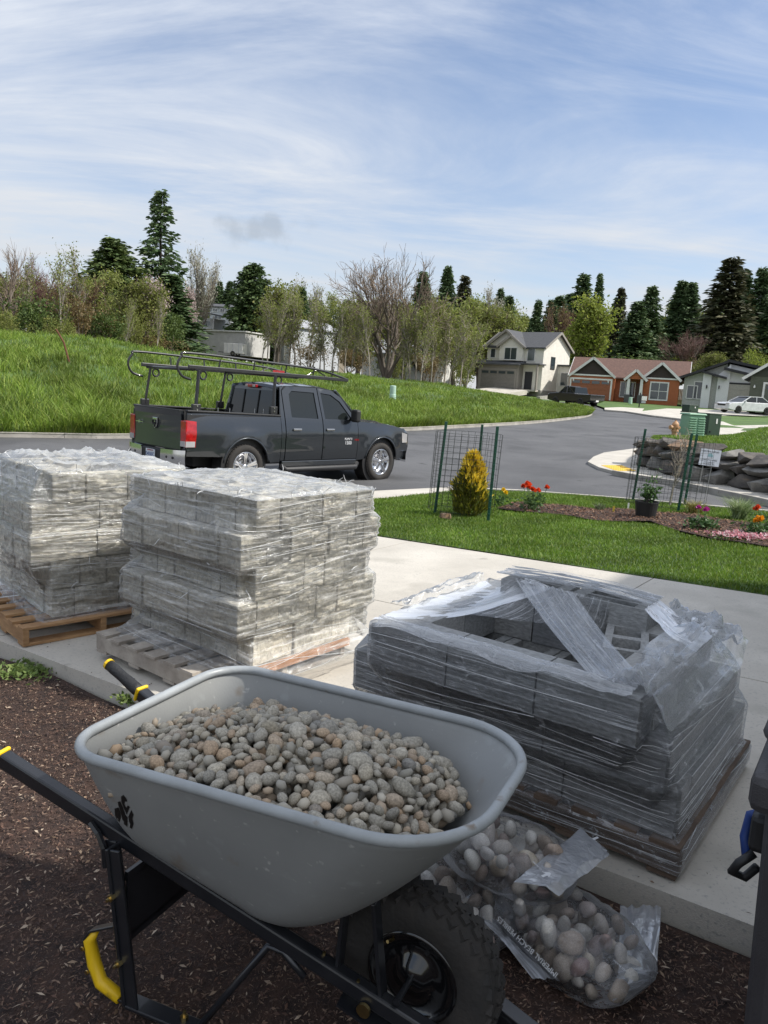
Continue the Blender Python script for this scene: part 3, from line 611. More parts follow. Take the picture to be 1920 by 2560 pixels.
# -- houses on the slope behind the field
metal_w = siding('pale_metal', (.50, .52, .55), .25, True); pale_roof = mat('pale_roof', (.36, .37, .39), .6); teal = siding('teal_siding', (.17, .33, .33)); tan = siding('tan_siding', (.42, .36, .28))
def simple(name, pa, pb, label, h, rise, dep, wm, rm, ax='y', wins=(), doors=()):
    o0, rz, W = house_frame(at(*pa), at(*pb)); o = thing(name, o0, rz, label, 'house'); b = MB(); b.box((W/2, dep/2, h/2-.5), (W, dep, h+1)); b.build('wall', wm, o)
    gable_roof(o, 0, W, 0, dep, h, rise, rm, ax, .35, .15, white_trim)
    if ax == 'y': gable_wall(o, 0, W, -.02, h, rise, wm)
    else: gable_wall(o, 0, dep, W, h, rise, wm, .1, 'y'); gable_wall(o, 0, dep, .1, h, rise, wm, .1, 'y')
    for (u, z, wd, hh) in wins: window(o, u*W, z, wd, hh, -.06)
    for (u, wd, hh) in doors: garage(o, u*W, wd, hh, -.06, pale_roof, white_trim, panes=0)
    return o
simple('white_barn', (640, 894, 120), (726, 905, 116), 'pale metal barn with garage door behind the birch saplings', 5.0, 1.4, 12, metal_w, pale_roof, 'y', (), ((.55, 3.8, 2.6),))
simple('long_house', (735, 905, 122), (860, 922, 126), 'long low house with white deck beside the pale barn', 3.2, 1.3, 8, tan, shingle_g, 'x', ((.2, 1.6, 1.4, 1.2), (.5, 1.6, 1.4, 1.2), (.8, 1.6, 1.4, 1.2)))
simple('teal_house', (728, 880, 150), (792, 885, 150), 'teal house showing above the long low house roof', 5.5, 1.8, 8, teal, shingle_g, 'x', ((.3, 4, 1.4, 1.2), (.7, 4, 1.4, 1.2)))
simple('white_cottage', (905, 935, 100), (1100, 950, 96), 'white cottage with pale roof half hidden by the big bare tree', 2.9, 1.7, 7, white_trim, pale_roof, 'x', ((.25, 1.4, 1.2, 1.1), (.7, 1.4, 1.2, 1.1), (.88, 1.4, .8, 1.1)))
simple('hill_house', (524, 800, 165), (576, 806, 165), 'grey two-storey house with balcony high on the slope', 2.9, .8, 8, siding('hill_grey', (.47, .50, .52)), shingle_g, 'x', ((.25, 2.2, .8, .6), (.6, 2.2, .8, .6), (.85, 2.2, .5, .6), (.4, .8, 1.4, .7)))
simple('hidden_house', (1412, 890, 150), (1450, 893, 150), 'grey house glimpsed behind the bright yellow-green tree', 2.0, .6, 7, siding('hill_grey2', (.33, .36, .4)), shingle_g, 'x', ((.3, 1.3, .8, .7), (.7, 1.3, .8, .7)))
simple('pink_house', (195, 836, 95), (250, 842, 95), 'low pinkish house roof showing through the roadside thicket', 1.6, 1.2, 6, siding('pinkish', (.42, .30, .24)), mat('pink_roof', (.40, .29, .23), .8), 'x')
# long low white outbuilding with a carport
o0, rz, W = house_frame(at(478, 866, 112), at(612, 886, 108)); S1 = thing('outbuilding', o0, rz, 'long low whitewashed outbuilding with flat roof behind the field', 'shed')
b = MB(); b.box((W/2, 3, 1.0), (W, 6, 3.2)); b.build('wall', mat('whitewash', (.55, .54, .52), .9, col2=(.44, .43, .42), nscale=1.2, bump=1, bscale=3), S1); b = MB(); b.box((W/2, 3, 2.68), (W+.4, 6.4, .16)); b.build('roof', white_trim, S1)
S2 = thing('carport', at(520, 868, 122), rz, 'open carport with dark roof above the whitewashed outbuilding', 'carport')
b = MB(); b.bar((-1, 0, 5.3), (6, 0, 4.3), 5, .2); b.build('roof', mat('carport_roof', (.12, .13, .14), .7), S2)
for x, y in ((-.5, -2.2), (2.7, -2.2), (5.7, -2.2), (5.7, 2.2)): b = MB(); b.box((x, y, 2.1), (.15, .15, 4.8)); b.build('post', white_trim, S2)
b = MB(); b.box((0, .5, 3.5), (3.4, 3, 1.6)); b.build('back_room', white_trim, S2); window(S2, -.1, 3.5, 2.6, .7, -1.02, 4)

# -- the photographer's own house, whose shadow lies over the foreground (stands behind the camera)
hx, hy = ST(-1.35, 2.35); HO = thing('own_house', (hx, hy, -.1), math.atan2(.82, .572), 'grey house beside the driveway that shades the foreground', 'house')
# local x runs along the front (t), local y points to the street (s)
ownw = siding('own_siding', (.72, .71, .69)); EH = 4.28
b = MB(); b.box((3.93, -5.5, EH/2), (7.86, 11, EH)); b.build('wall', ownw, HO)
gable_roof(HO, 0.4, 7.5, -11, 0, EH-.02, 2.2, shingle_g, 'x', .4, .14, white_trim)
b = MB(); b.box((3.0, .03, 1.2), (4.9, .08, 2.4)); b.build('garage_door', white_trim, HO); window(HO, 6.6, 1.7, 1.2, 1.3, .05)
# ------------------------------------------------------------------ trees
def segs_mesh(S, n=4):
    """S: array (k,8): p0 xyz, p1 xyz, r0, r1 -> verts, quads"""
    S = np.asarray(S, float); a, b, r0, r1 = S[:, :3], S[:, 3:6], S[:, 6], S[:, 7]; d = b-a; d /= np.linalg.norm(d, axis=1)[:, None]+1e-9
    ref = np.where(np.abs(d[:, 2:3]) < .9, np.array([[0, 0, 1.]]), np.array([[1., 0, 0]])); u = np.cross(d, ref); u /= np.linalg.norm(u, axis=1)[:, None]+1e-9; v = np.cross(d, u)
    V = []
    for base, r in ((a, r0), (b, r1)):
        for j in range(n): t = 2*math.pi*j/n; V.append(base+(u*math.cos(t)+v*math.sin(t))*r[:, None])
    V = np.stack(V, 1).reshape(-1, 3); o = np.arange(len(S))[:, None]*2*n
    Q = np.concatenate([o+np.array([j, (j+1) % n, n+(j+1) % n, n+j]) for j in range(n)]); return V, Q
def tri_leaves(g, C, dirs, L, wd):
    n = len(C); side = np.cross(dirs, g.normal(size=(n, 3))); side /= np.linalg.norm(side, axis=1)[:, None]+1e-9
    V = np.stack([C-side*wd[:, None]/2*.4, C+dirs*L[:, None]*.45+side*wd[:, None]/2, C+dirs*L[:, None], C+dirs*L[:, None]*.45-side*wd[:, None]/2], 1).reshape(-1, 3)
    return V, np.arange(n*4).reshape(n, 4)
def conifer(seed, prof, levels=46, nb=9, droop=.35, spray=5, leaf=.034, bare=.06, dens=3, gap=0.):
    g = np.random.default_rng(seed); C = []; Dr = []; L = []; SG = [(0, 0, -.1, 0, 0, .55, .016, .009), (0, 0, .55, 0, 0, 1.0, .009, .001)]; wob = g.normal(size=8)
    for i in range(levels):
        f = (i+g.random())/levels; z = bare+(1-bare)*f*.99; R0 = np.interp(f, *prof)
        for j in range(max(3, int(nb*(1-.45*f)))):
            if g.random() < gap: continue
            az = g.random()*6.283; r = R0*(.62+.5*g.random())*(1+.16*math.sin(3*az+wob[0])*wob[1]*.5); dx, dy = math.cos(az), math.sin(az); dr = droop*(1-.75*f)+.05*g.normal(); z0 = z+.01
            SG.append((0, 0, z0, dx*r*.9, dy*r*.9, z0-dr*r*.85, .0035*(1-f)+.001, .0006))
            for t in np.linspace(.18, 1, spray):
                p = np.array([dx*r*t, dy*r*t, z0-dr*r*t**1.25+.04*r*t*t])
                for q in range(dens):
                    a2 = az+g.normal()*.75; dd = np.array([math.cos(a2), math.sin(a2), -.25-.35*g.random()+.2*f]); C.append(p+g.normal(size=3)*leaf*.35); Dr.append(dd/np.linalg.norm(dd)); L.append(leaf*(.8+.9*g.random())*(1.15-.35*f))
    for q in range(14): C.append(np.array([0, 0, .985+.01*q/14])); Dr.append(np.array([g.normal()*.4, g.normal()*.4, 1.])); L.append(leaf*.6)
    L = np.array(L); return segs_mesh(SG, 5), tri_leaves(g, np.array(C), np.array(Dr), L, L*.48)
def broadleaf(seed, levels=4, nk=(5, 4, 4, 4), spread=.6, first=.22, lr=(.42, .52, .55, .6), up=.25, leaves=0, leaf=.012, stems=1, r0=.022, tw=.0011, fill=0, base=.0, twig=1):
    g = np.random.default_rng(seed); TR = []; CR = []; ends = []
    def grow(p, d, L, r, lv):
        k = 3 if lv < 3 else 2; pts = [p]; dd = d.copy()
        for i in range(k): dd = dd+g.normal(size=3)*(.10 if lv == 0 else .16)+np.array([0, 0, up*.25]); dd /= np.linalg.norm(dd); pts.append(pts[-1]+dd*L/k)
        for i in range(k): (TR if lv < 2 else CR).append((*pts[i], *pts[i+1], max(tw, r*(1-.6*i/k)), max(tw*.7, r*(1-.6*(i+1)/k))))
        if lv >= levels-1: ends.extend(pts[1:]); return
        n = nk[min(lv, len(nk)-1)]
        for j in range(n):
            t = (first if lv == 0 else .25)+(1-(first if lv == 0 else .25))*(j+g.random())/n; i = min(int(t*k), k-1); q = pts[i]+(pts[i+1]-pts[i])*(t*k-i)
            az = g.random()*6.283; ax = np.cross(dd, [math.cos(az), math.sin(az), g.normal()*.3]); ax /= np.linalg.norm(ax)+1e-9; s = spread*(.7+.6*g.random()); nd = dd*math.cos(s)+ax*math.sin(s); nd[2] += up*.6; nd /= np.linalg.norm(nd)
            grow(q, nd, L*lr[min(lv, len(lr)-1)]*(1.15-.5*t*(lv == 0))*(.75+.5*g.random()), r*(.42 if lv else .5), lv+1)
        if lv > 0: ends.append(pts[-1])
    for s_ in range(stems):
        d = np.array([g.normal()*.28*(stems > 1), g.normal()*.28*(stems > 1), 1.]); grow(np.array([g.normal()*.01*(stems > 1), g.normal()*.01*(stems > 1), -.03]), d/np.linalg.norm(d), .62 if stems == 1 else .5, r0/(stems**.4), 0)
    E = np.array(ends); top = max(E[:, 2].max(), .5); V, Q = segs_mesh(TR, 5); Vc, Qc = segs_mesh(CR, 3); sets = [(Vc, Qc)]
    LV = None
    if leaves:
        idx = g.integers(0, len(E), leaves); C = E[idx]+g.normal(size=(leaves, 3))*leaf*1.3; dd = g.normal(size=(leaves, 3)); dd /= np.linalg.norm(dd, axis=1)[:, None]; L = leaf*(.6+.9*g.random(leaves)); LV = tri_leaves(g, C, dd, L, L*.7)
    s = 1/top
    out = [(V*s, Q), (Vc*s, Qc)]
    if LV is not None: out.append((LV[0]*s, LV[1]))
    return out
def bushy(seed, n=2600, leaf=.05, shape=(.5, .5, .5), lumps=9):
    g = np.random.default_rng(seed); c = np.stack([g.normal(0, .22, lumps), g.normal(0, .22, lumps), .25+.5*g.random(lumps)], 1); r = .16+.2*g.random(lumps); k = g.integers(0, lumps, n); d = g.normal(size=(n, 3)); d /= np.linalg.norm(d, axis=1)[:, None]
    P = c[k]+d*(r[k]*(.55+.5*g.random(n)))[:, None]; P[:, 2] = np.abs(P[:, 2]); P *= 1/P[:, 2].max(); L = leaf*(.6+.9*g.random(n)); dd = d+g.normal(size=(n, 3))*.6; dd /= np.linalg.norm(dd, axis=1)[:, None]
    S = [(0, 0, -.05, *(c[i]*[.9, .9, .8]), .02, .006) for i in range(lumps)]; return segs_mesh(S, 4), tri_leaves(g, P, dd, L, L*.6)
bark_d = mat('bark_dark', (.055, .042, .033), .95, nscale=8, bump=.6, bscale=30); bark_g = mat('bark_grey', (.16, .135, .11), .95, nscale=8, bump=.6, bscale=30); bark_w = mat('bark_white', (.42, .38, .32), .9, col2=(.2, .17, .14), nscale=9)
def lm(n, cols, tr=.3): return imat(n, cols, .65, tr)
fir_m = lm('needles_fir', [(0.0424, 0.0809, 0.0301), (0.0726, 0.125, 0.0452), (0.106, 0.161, 0.0604), (0.0545, 0.0995, 0.0402), (0.151, 0.193, 0.0754)], .12); fir_b = lm('needles_brownish', [(0.054, 0.0576, 0.0252), (0.09, 0.0828, 0.0396), (0.0396, 0.054, 0.0252), (0.117, 0.108, 0.0504)], .12)
cedar_m = lm('needles_cedar', [(0.045, 0.08, 0.0196), (0.0825, 0.12, 0.0308), (0.06, 0.096, 0.0252), (0.12, 0.152, 0.042)], .15); holly_m = lm('leaves_holly', [(0.033, 0.064, 0.0168), (0.0525, 0.0928, 0.0252), (0.075, 0.115, 0.0308), (0.042, 0.072, 0.0224)], .15)
bud_m = lm('leaves_bud', [(0.195, 0.24, 0.049), (0.27, 0.304, 0.07), (0.15, 0.192, 0.042), (0.33, 0.336, 0.112)], .4); lime_m = lm('leaves_lime', [(0.204, 0.256, 0.0339), (0.281, 0.32, 0.0539), (0.153, 0.205, 0.0277), (0.344, 0.371, 0.0924)], .45); olive_m = lm('leaves_olive', [(0.151, 0.179, 0.0385), (0.218, 0.242, 0.0539), (0.118, 0.143, 0.0308), (0.269, 0.269, 0.077)], .4)
blos_m = lm('blossom', [(.50, .40, .38), (.60, .50, .46), (.42, .32, .31), (.55, .47, .42)], .4); pale_m = lm('pale_buds', [(.36, .36, .28), (.45, .44, .36), (.30, .30, .22)], .4); twig_m = lm('twigs', [(0.193, 0.143, 0.105), (0.274, 0.21, 0.158), (0.145, 0.109, 0.0875)], 0); twig_r = lm('twigs_red', [(.14, .075, .065), (.18, .10, .085), (.11, .06, .05)], 0); twig_w = lm('twigs_pale', [(.30, .26, .20), (.22, .18, .14), (.36, .32, .26)], 0); brown_m = lm('brown_leaves', [(0.15, 0.104, 0.042), (0.21, 0.144, 0.063), (0.12, 0.088, 0.035), (0.18, 0.16, 0.056)], .3); bush_m = lm('bush_leaves', [(0.075, 0.12, 0.028), (0.12, 0.168, 0.042), (0.0525, 0.088, 0.0224)], .3)
PRO = {}
def proto(key, parts):
    PRO[key] = [(nm, npmesh(key+'_'+nm, V, Q, m)) for nm, (V, Q), m in parts]
P_FIR = ([0, .12, .5, .8, 1], [.17, .185, .12, .055, .012]); P_WIDE = ([0, .15, .45, .75, .92, 1], [.26, .30, .25, .16, .07, .02]); P_COL = ([0, .3, .7, .9, 1], [.25, .27, .22, .13, .04])
for i in range(3):
    T, C = conifer(100+i, P_FIR, 54, 11, .32, 6, .030, .04, 4, .10); proto('fir%d' % i, [('trunk', T, bark_d), ('crown', C, fir_m)])
T, C = conifer(110, ([0, .1, .35, .6, .85, 1], [.20, .215, .16, .12, .05, .012]), 40, 9, .22, 6, .028, .10, 4, .24); proto('bigfir', [('trunk', T, bark_d), ('crown', C, fir_m)])
T, C = conifer(111, P_FIR, 56, 12, .4, 6, .028, .03, 3, .05); proto('spruce', [('trunk', T, bark_d), ('crown', C, fir_b)])
T, C = conifer(112, P_WIDE, 56, 14, .18, 6, .038, .02, 3); proto('cedar', [('trunk', T, bark_d), ('crown', C, cedar_m)])
T, C = conifer(113, P_COL, 60, 15, .05, 6, .038, .0, 4); proto('holly', [('trunk', T, bark_d), ('crown', C, holly_m)])
def bl(key, seed, trm, twm, lfm=None, **k):
    o = broadleaf(seed, **k); parts = [('trunk', o[0], trm), ('twigs', o[1], twm)]
    if len(o) > 2: parts.append(('crown', o[2], lfm))
    proto(key, parts)
bl('bare0', 201, bark_g, twig_m, None, levels=5, nk=(7, 5, 4, 3), spread=.55, stems=5, up=.18, lr=(.55, .55, .5, .5), r0=.03, tw=.0013)
bl('bare1', 202, bark_g, twig_m, None, levels=4, nk=(12, 6, 5), spread=.5, up=.3); bl('bare2', 203, bark_g, twig_r, None, levels=4, nk=(9, 8, 6), spread=.55, stems=5, up=.25, first=.1)
bl('birch0', 204, bark_w, twig_w, bud_m, levels=4, nk=(14, 5, 4), spread=.45, up=.4, r0=.008, leaves=900, leaf=.013, first=.2, lr=(.26, .5, .5), tw=.0009); bl('birch1', 205, bark_w, twig_w, olive_m, levels=4, nk=(16, 5, 3), spread=.4, up=.4, r0=.007, leaves=700, leaf=.013, first=.25, lr=(.24, .5, .5), tw=.0009)
bl('bud0', 206, bark_g, twig_m, olive_m, levels=4, nk=(10, 7, 5), spread=.6, stems=2, leaves=5200, leaf=.020, first=.12); bl('bud1', 207, bark_g, twig_m, bud_m, levels=4, nk=(12, 7, 5), spread=.55, leaves=4800, leaf=.020, first=.12)
bl('lime0', 208, bark_d, twig_m, lime_m, levels=4, nk=(13, 8, 6), spread=.62, leaves=7800, leaf=.028, first=.10, up=.3); bl('blossom0', 209, bark_d, twig_r, blos_m, levels=4, nk=(9, 7, 6), spread=.65, stems=2, leaves=4200, leaf=.022, first=.2); bl('pale0', 210, bark_g, twig_w, pale_m, levels=4, nk=(10, 7, 6), spread=.45, stems=2, leaves=3200, leaf=.016, first=.15, up=.35); bl('brown0', 211, bark_g, twig_r, brown_m, levels=4, nk=(8, 7, 6), spread=.6, stems=4, leaves=2600, leaf=.02, first=.1)
for i, (mm, k) in enumerate(((bush_m, 'bushg'), (olive_m, 'busho'), (brown_m, 'bushb'), (lime_m, 'bushl'))):
    T, C = bushy(300+i); proto(k, [('stems', T, bark_g), ('crown', C, mm)])
def tree(kind, px, base, top, Y, wid, label, name='tree', cat='tree', group=None, sink=.4):
    """wid: crown width in picture pixels of the 1920 px photograph"""
    p = at(px, base, Y); q = at(px+(base-top)*.045, top, Y); h = (q.z-p.z)+sink; t = thing(name, (p.x, p.y, p.z-sink), random.uniform(0, 6.28), label, cat, group)
    me = PRO[kind][-1][1]; w0 = WID[kind]; s = wid*Y/F/w0*(1.35 if kind[:3] in ('fir', 'spr') else 1.1)
    for nm, m in PRO[kind]: inst(nm, m, t, scale=(s, s, h))
    return t
WID = {}
for k, parts in PRO.items():
    n = len(parts[-1][1].vertices); a = np.empty(n*3, np.float32); parts[-1][1].vertices.foreach_get('co', a); a = a.reshape(-1, 3); WID[k] = 2*np.percentile(np.hypot(a[:, 0], a[:, 1]), 96)
GF = 'trees behind the field'; GR = 'trees behind the houses'
TREES = [
 ('bigfir', 398, 870, 484, 105, 150, 'tallest dark fir on the left, rising above all its neighbours', 'fir_tree'),
 ('cedar', 283, 860, 600, 100, 190, 'broad olive-green cedar just left of the tallest fir', 'cedar_tree'),
 ('pale0', 478, 880, 612, 118, 105, 'pale budding tree just right of the tallest fir', 'budding_tree'),
 ('blossom0', 468, 880, 715, 100, 75, 'pinkish white blossom tree below the pale budding tree', 'blossom_tree'),
 ('blossom0', 368, 868, 690, 88, 90, 'blossom tree in front of the tallest fir', 'blossom_tree'),
 ('bud0', 340, 868, 690, 80, 120, 'olive budding tree between the cedar and the tallest fir', 'budding_tree'),
 ('fir0', 425, 885, 690, 92, 120, 'shorter dark fir at the foot of the tallest fir', 'fir_tree'),
 ('holly', 628, 890, 664, 118, 112, 'dense dark green rounded evergreen above the outbuilding', 'evergreen_tree'),
 ('bud0', 690, 895, 700, 105, 130, 'olive budding tree right of the rounded dark evergreen', 'budding_tree'),
 ('fir1', 548, 780, 704, 190, 34, 'smaller of two distant firs beside the rounded evergreen', 'fir_tree'),
 ('fir2', 573, 780, 704, 185, 36, 'right one of two distant firs beside the rounded evergreen', 'fir_tree'),
 ('bare1', 18, 870, 585, 66, 130, 'bare tree at the far left edge of the picture', 'bare_tree'),
 ('bare2', 95, 860, 622, 88, 130, 'reddish bare tree behind the left thicket', 'bare_tree'),
 ('birch0', 152, 862, 605, 66, 95, 'slender bare birch with white trunk in the left thicket', 'birch_tree'),
 ('birch1', 205, 858, 612, 70, 70, 'leaning slender birch left of the cedar', 'birch_tree'),
 ('birch1', 60, 862, 640, 68, 60, 'thin birch near the left picture edge', 'birch_tree'),
 ('birch0', 312, 872, 735, 58, 50, 'young birch standing at the field edge below the cedar', 'birch_tree'),
 ('birch1', 392, 880, 730, 60, 45, 'young birch standing at the field edge below the tallest fir', 'birch_tree'),
 ('bud1', 240, 862, 668, 82, 120, 'yellow-green budding tree in front of the cedar', 'budding_tree'),
 ('brown0', 190, 862, 690, 78, 130, 'brown leafless thicket tree left of the cedar', 'bare_tree'),
 ('bud0', 40, 862, 690, 74, 150, 'olive budding tree at the left picture edge', 'budding_tree'),
 ('bud1', 130, 862, 700, 90, 140, 'budding tree behind the white birch on the left', 'budding_tree'),
 ('pale0', 735, 905, 690, 135, 90, 'pale budding tree behind the barn roof', 'budding_tree'),
 ('fir1', 750, 880, 720, 130, 46, 'pointed green fir just behind the barn', 'fir_tree'),
 ('pale0', 795, 905, 705, 140, 100, 'pale thin tree between the barn and the big bare tree', 'budding_tree'),
 ('bare0', 965, 938, 606, 74, 255, 'large many-stemmed bare tree in the middle of the tree line', 'bare_tree'),
 ('fir0', 1045, 900, 682, 140, 70, 'dark fir directly behind the large bare tree', 'fir_tree'),
 ('fir2', 1105, 900, 668, 142, 60, 'dark fir peeping over the right side of the large bare tree', 'fir_tree'),
 ('spruce', 1148, 900, 690, 150, 62, 'pointed spruce right of the large bare tree', 'fir_tree'),
 ('bud0', 890, 935, 745, 92, 150, 'olive budding tree left of the large bare tree', 'budding_tree'),
 ('bud1', 1010, 945, 745, 95, 150, 'yellow-green budding tree behind the large bare tree trunk', 'budding_tree'),
 ('bud0', 1075, 950, 740, 92, 130, 'olive budding tree right of the large bare tree', 'budding_tree'),
 ('bud1', 1135, 955, 735, 96, 140, 'yellow-green budding tree left of the cream house', 'budding_tree'),
 ('bud0', 1195, 955, 755, 104, 120, 'olive budding tree touching the left side of the cream house', 'budding_tree'),
 ('pale0', 1195, 930, 710, 135, 90, 'pale budding tree high behind the cream house', 'budding_tree'),
 ('fir1', 1237, 920, 722, 140, 42, 'small fir behind the ridge of the cream house', 'fir_tree'),
 ('fir0', 1262, 920, 742, 140, 44, 'lower fir behind the ridge of the cream house', 'fir_tree'),
 ('bud1', 1270, 940, 770, 125, 110, 'yellow-green tree behind the roof of the cream house', 'budding_tree'),
 ('fir2', 1331, 930, 752, 135, 44, 'narrow dark fir above the cream house roof', 'fir_tree'),
 ('fir0', 1372, 930, 765, 135, 40, 'narrow brownish fir between cream house and lime tree', 'fir_tree'),
 ('brown0', 1400, 930, 755, 130, 80, 'brown budding tree left of the lime tree', 'budding_tree'),
 ('fir1', 1437, 930, 686, 140, 82, 'wide dark fir behind the lime-green tree', 'fir_tree'),
 ('fir2', 1476, 930, 686, 142, 40, 'narrow dark fir just right of the wide dark fir', 'fir_tree'),
 ('lime0', 1468, 940, 742, 112, 135, 'bright lime-green tree above the rust-orange bungalow', 'lime_tree'),
 ('spruce', 1533, 930, 720, 145, 50, 'grey-green fir just right of the lime tree', 'fir_tree'),
 ('fir0', 1575, 945, 755, 125, 80, 'dark fir with rounded top above the bungalow roof', 'fir_tree'),
 ('fir1', 1607, 945, 716, 128, 75, 'tall pointed dark fir above the bungalow roof', 'fir_tree'),
 ('lime0', 1650, 930, 800, 140, 60, 'patch of lime foliage between the dark firs', 'lime_tree'),
 ('fir2', 1681, 935, 704, 135, 78, 'left one of a pair of firs behind the bungalow', 'fir_tree'),
 ('fir0', 1705, 935, 708, 133, 70, 'right one of a pair of firs behind the bungalow', 'fir_tree'),
 ('bare2', 1712, 940, 815, 112, 110, 'purplish bare tree above the right end of the bungalow', 'bare_tree'),
 ('spruce', 1795, 950, 646, 118, 130, 'largest spruce on the right with brownish drooping branches', 'spruce_tree'),
 ('fir0', 1830, 945, 678, 128, 75, 'dark fir right behind the largest spruce', 'fir_tree'),
 ('fir2', 1872, 945, 672, 126, 80, 'tall dark fir near the right picture edge', 'fir_tree'),
 ('fir1', 1915, 945, 735, 122, 90, 'dark fir cut by the right picture edge', 'fir_tree'),
 ('bud0', 1770, 945, 880, 105, 70, 'small brownish budding tree behind the white modern house', 'budding_tree'),
 ('bushl', 1885, 945, 864, 100, 75, 'round light-green shrub above the white modern house roof', 'shrub'),
]
for k, px, b_, t_, Y, wd, lab, nm in TREES:
    tree(k, px, b_, t_, Y, wd, lab, nm, 'shrub' if nm == 'shrub' else 'tree', GF if px < 1180 else GR)
def ORDW(i): return ('first second third fourth fifth sixth seventh eighth ninth tenth eleventh twelfth thirteenth fourteenth fifteenth sixteenth seventeenth eighteenth nineteenth twentieth'.split()+['twenty-'+q for q in 'first second third fourth fifth sixth seventh eighth ninth'.split()])[i]
# row of birch saplings between field and barn
bx = [655, 668, 684, 699, 722, 738, 752, 769, 782, 800, 812, 830, 845, 862, 878, 905, 925, 1005, 1025, 1040, 1052, 1078, 1092, 1110, 1122, 1150, 1165]
for i, x in enumerate(bx):
    by = np.interp(x, [640, 900, 1180], [897, 930, 962]); tree('birch%d' % (i % 2), x, by, by-150-45*random.random(), 68+6*random.random(), 55+30*random.random(), '%s slender birch sapling from the left in the row behind the field' % ORDW(i), 'birch_sapling', 'tree', 'birch saplings in a row behind the field')
bush_list = [('bushg', 85, 858, 735, 66, 140, 'dark green bush in the thicket near the left edge'), ('busho', 10, 856, 770, 60, 120, 'olive bush at the left picture edge'), ('bushb', 200, 862, 745, 68, 130, 'brown bush in the middle of the left thicket'), ('bushg', 262, 862, 770, 70, 110, 'dark green bush in front of the cedar'), ('bushl', 300, 842, 785, 82, 45, 'small bright yellow-green bush below the cedar'), ('busho', 345, 868, 775, 78, 110, 'olive bush below the blossom tree'), ('bushg', 430, 880, 770, 84, 90, 'dark bush beside the white outbuilding'), ('bushb', 390, 880, 840, 80, 120, 'heap of brown brush beside the white car'), ('busho', 140, 860, 790, 62, 120, 'olive bush between the white birch and the dark bush'),
  ('bushb', 775, 915, 860, 80, 110, 'brown bramble patch right of the barn'), ('busho', 985, 945, 865, 76, 90, 'olive bush at the foot of the large bare tree'), ('bushb', 1060, 950, 880, 84, 100, 'brown bramble patch right of the large bare tree'), ('busho', 1165, 962, 885, 88, 90, 'olive bush beside the garage of the cream house'), ('bushb', 870, 928, 870, 82, 110, 'brown bramble patch left of the large bare tree'), ('bushg', 1580, 955, 885, 115, 150, 'dark bush behind the bungalow roof'), ('busho', 1700, 955, 890, 112, 140, 'olive bush behind the right end of the bungalow'), ('bushg', 1400, 950, 890, 125, 120, 'dark bush behind the lime tree'), ('bushg', 1840, 955, 880, 120, 140, 'dark bush below the largest spruce')]
for k, x, b_, t_, Y, wd, lab in bush_list: tree(k, x, b_, t_, Y, wd, lab, 'bush', 'bush', 'bushes along the tree line', .3)
# distant wood behind everything, one mass
def far_wood():
    g = np.random.default_rng(77); keys = ['fir0', 'fir1', 'bud0', 'bud1', 'fir2', 'bud0', 'brown0']; n = 0; bym = {}
    for i in range(96):
        x = -60+2060*(i+g.random())/96; k = keys[g.integers(0, 7)] if x > 500 else ['bud0', 'bud1', 'brown0', 'fir0'][g.integers(0, 4)]; Y = 150+45*g.random()
        base = np.interp(x, [0, 400, 700, 1100, 1400, 1920], [830, 845, 885, 930, 935, 945]); top = np.interp(x, [0, 300, 600, 900, 1200, 1600, 1920], [720, 720, 750, 755, 770, 772, 765])+g.normal()*18
        p = at(x, base+10, Y); h = at(x, top, Y).z-p.z; s = (60+40*g.random())*Y/F/WID[k]; a = g.random()*6.28; ca, sa = math.cos(a), math.sin(a)
        me = PRO[k][-1][1]; m = me.materials[0]; V = np.empty(len(me.vertices)*3, np.float32); me.vertices.foreach_get('co', V); V = V.reshape(-1, 3)[:4*(len(V)//12//1)]; V = V[:len(V)//4*4]
        V = np.stack([(V[:, 0]*ca-V[:, 1]*sa)*s+p.x, (V[:, 0]*sa+V[:, 1]*ca)*s+p.y, V[:, 2]*h+p.z], 1); bym.setdefault(m.name, []).append(V)
    o = None; allV = []; Qm = []; ms = []
    for i, (nm, L) in enumerate(bym.items()): V = np.concatenate(L); allV.append(V); Qm.append(np.full(len(V)//4, i)); ms.append(MATS[nm])
    V = np.concatenate(allV); me = npmesh('far_wood', V, np.arange(len(V)).reshape(-1, 4), ms[0])
    for m in ms[1:]: me.materials.append(m)
    me.polygons.foreach_set('material_index', np.concatenate(Qm).astype(np.int32)); ob = bpy.data.objects.new('far_wood', me); COL.objects.link(ob); tag(ob, 'distant mixed wood closing the view behind the houses', 'wood', kind='stuff')
far_wood()
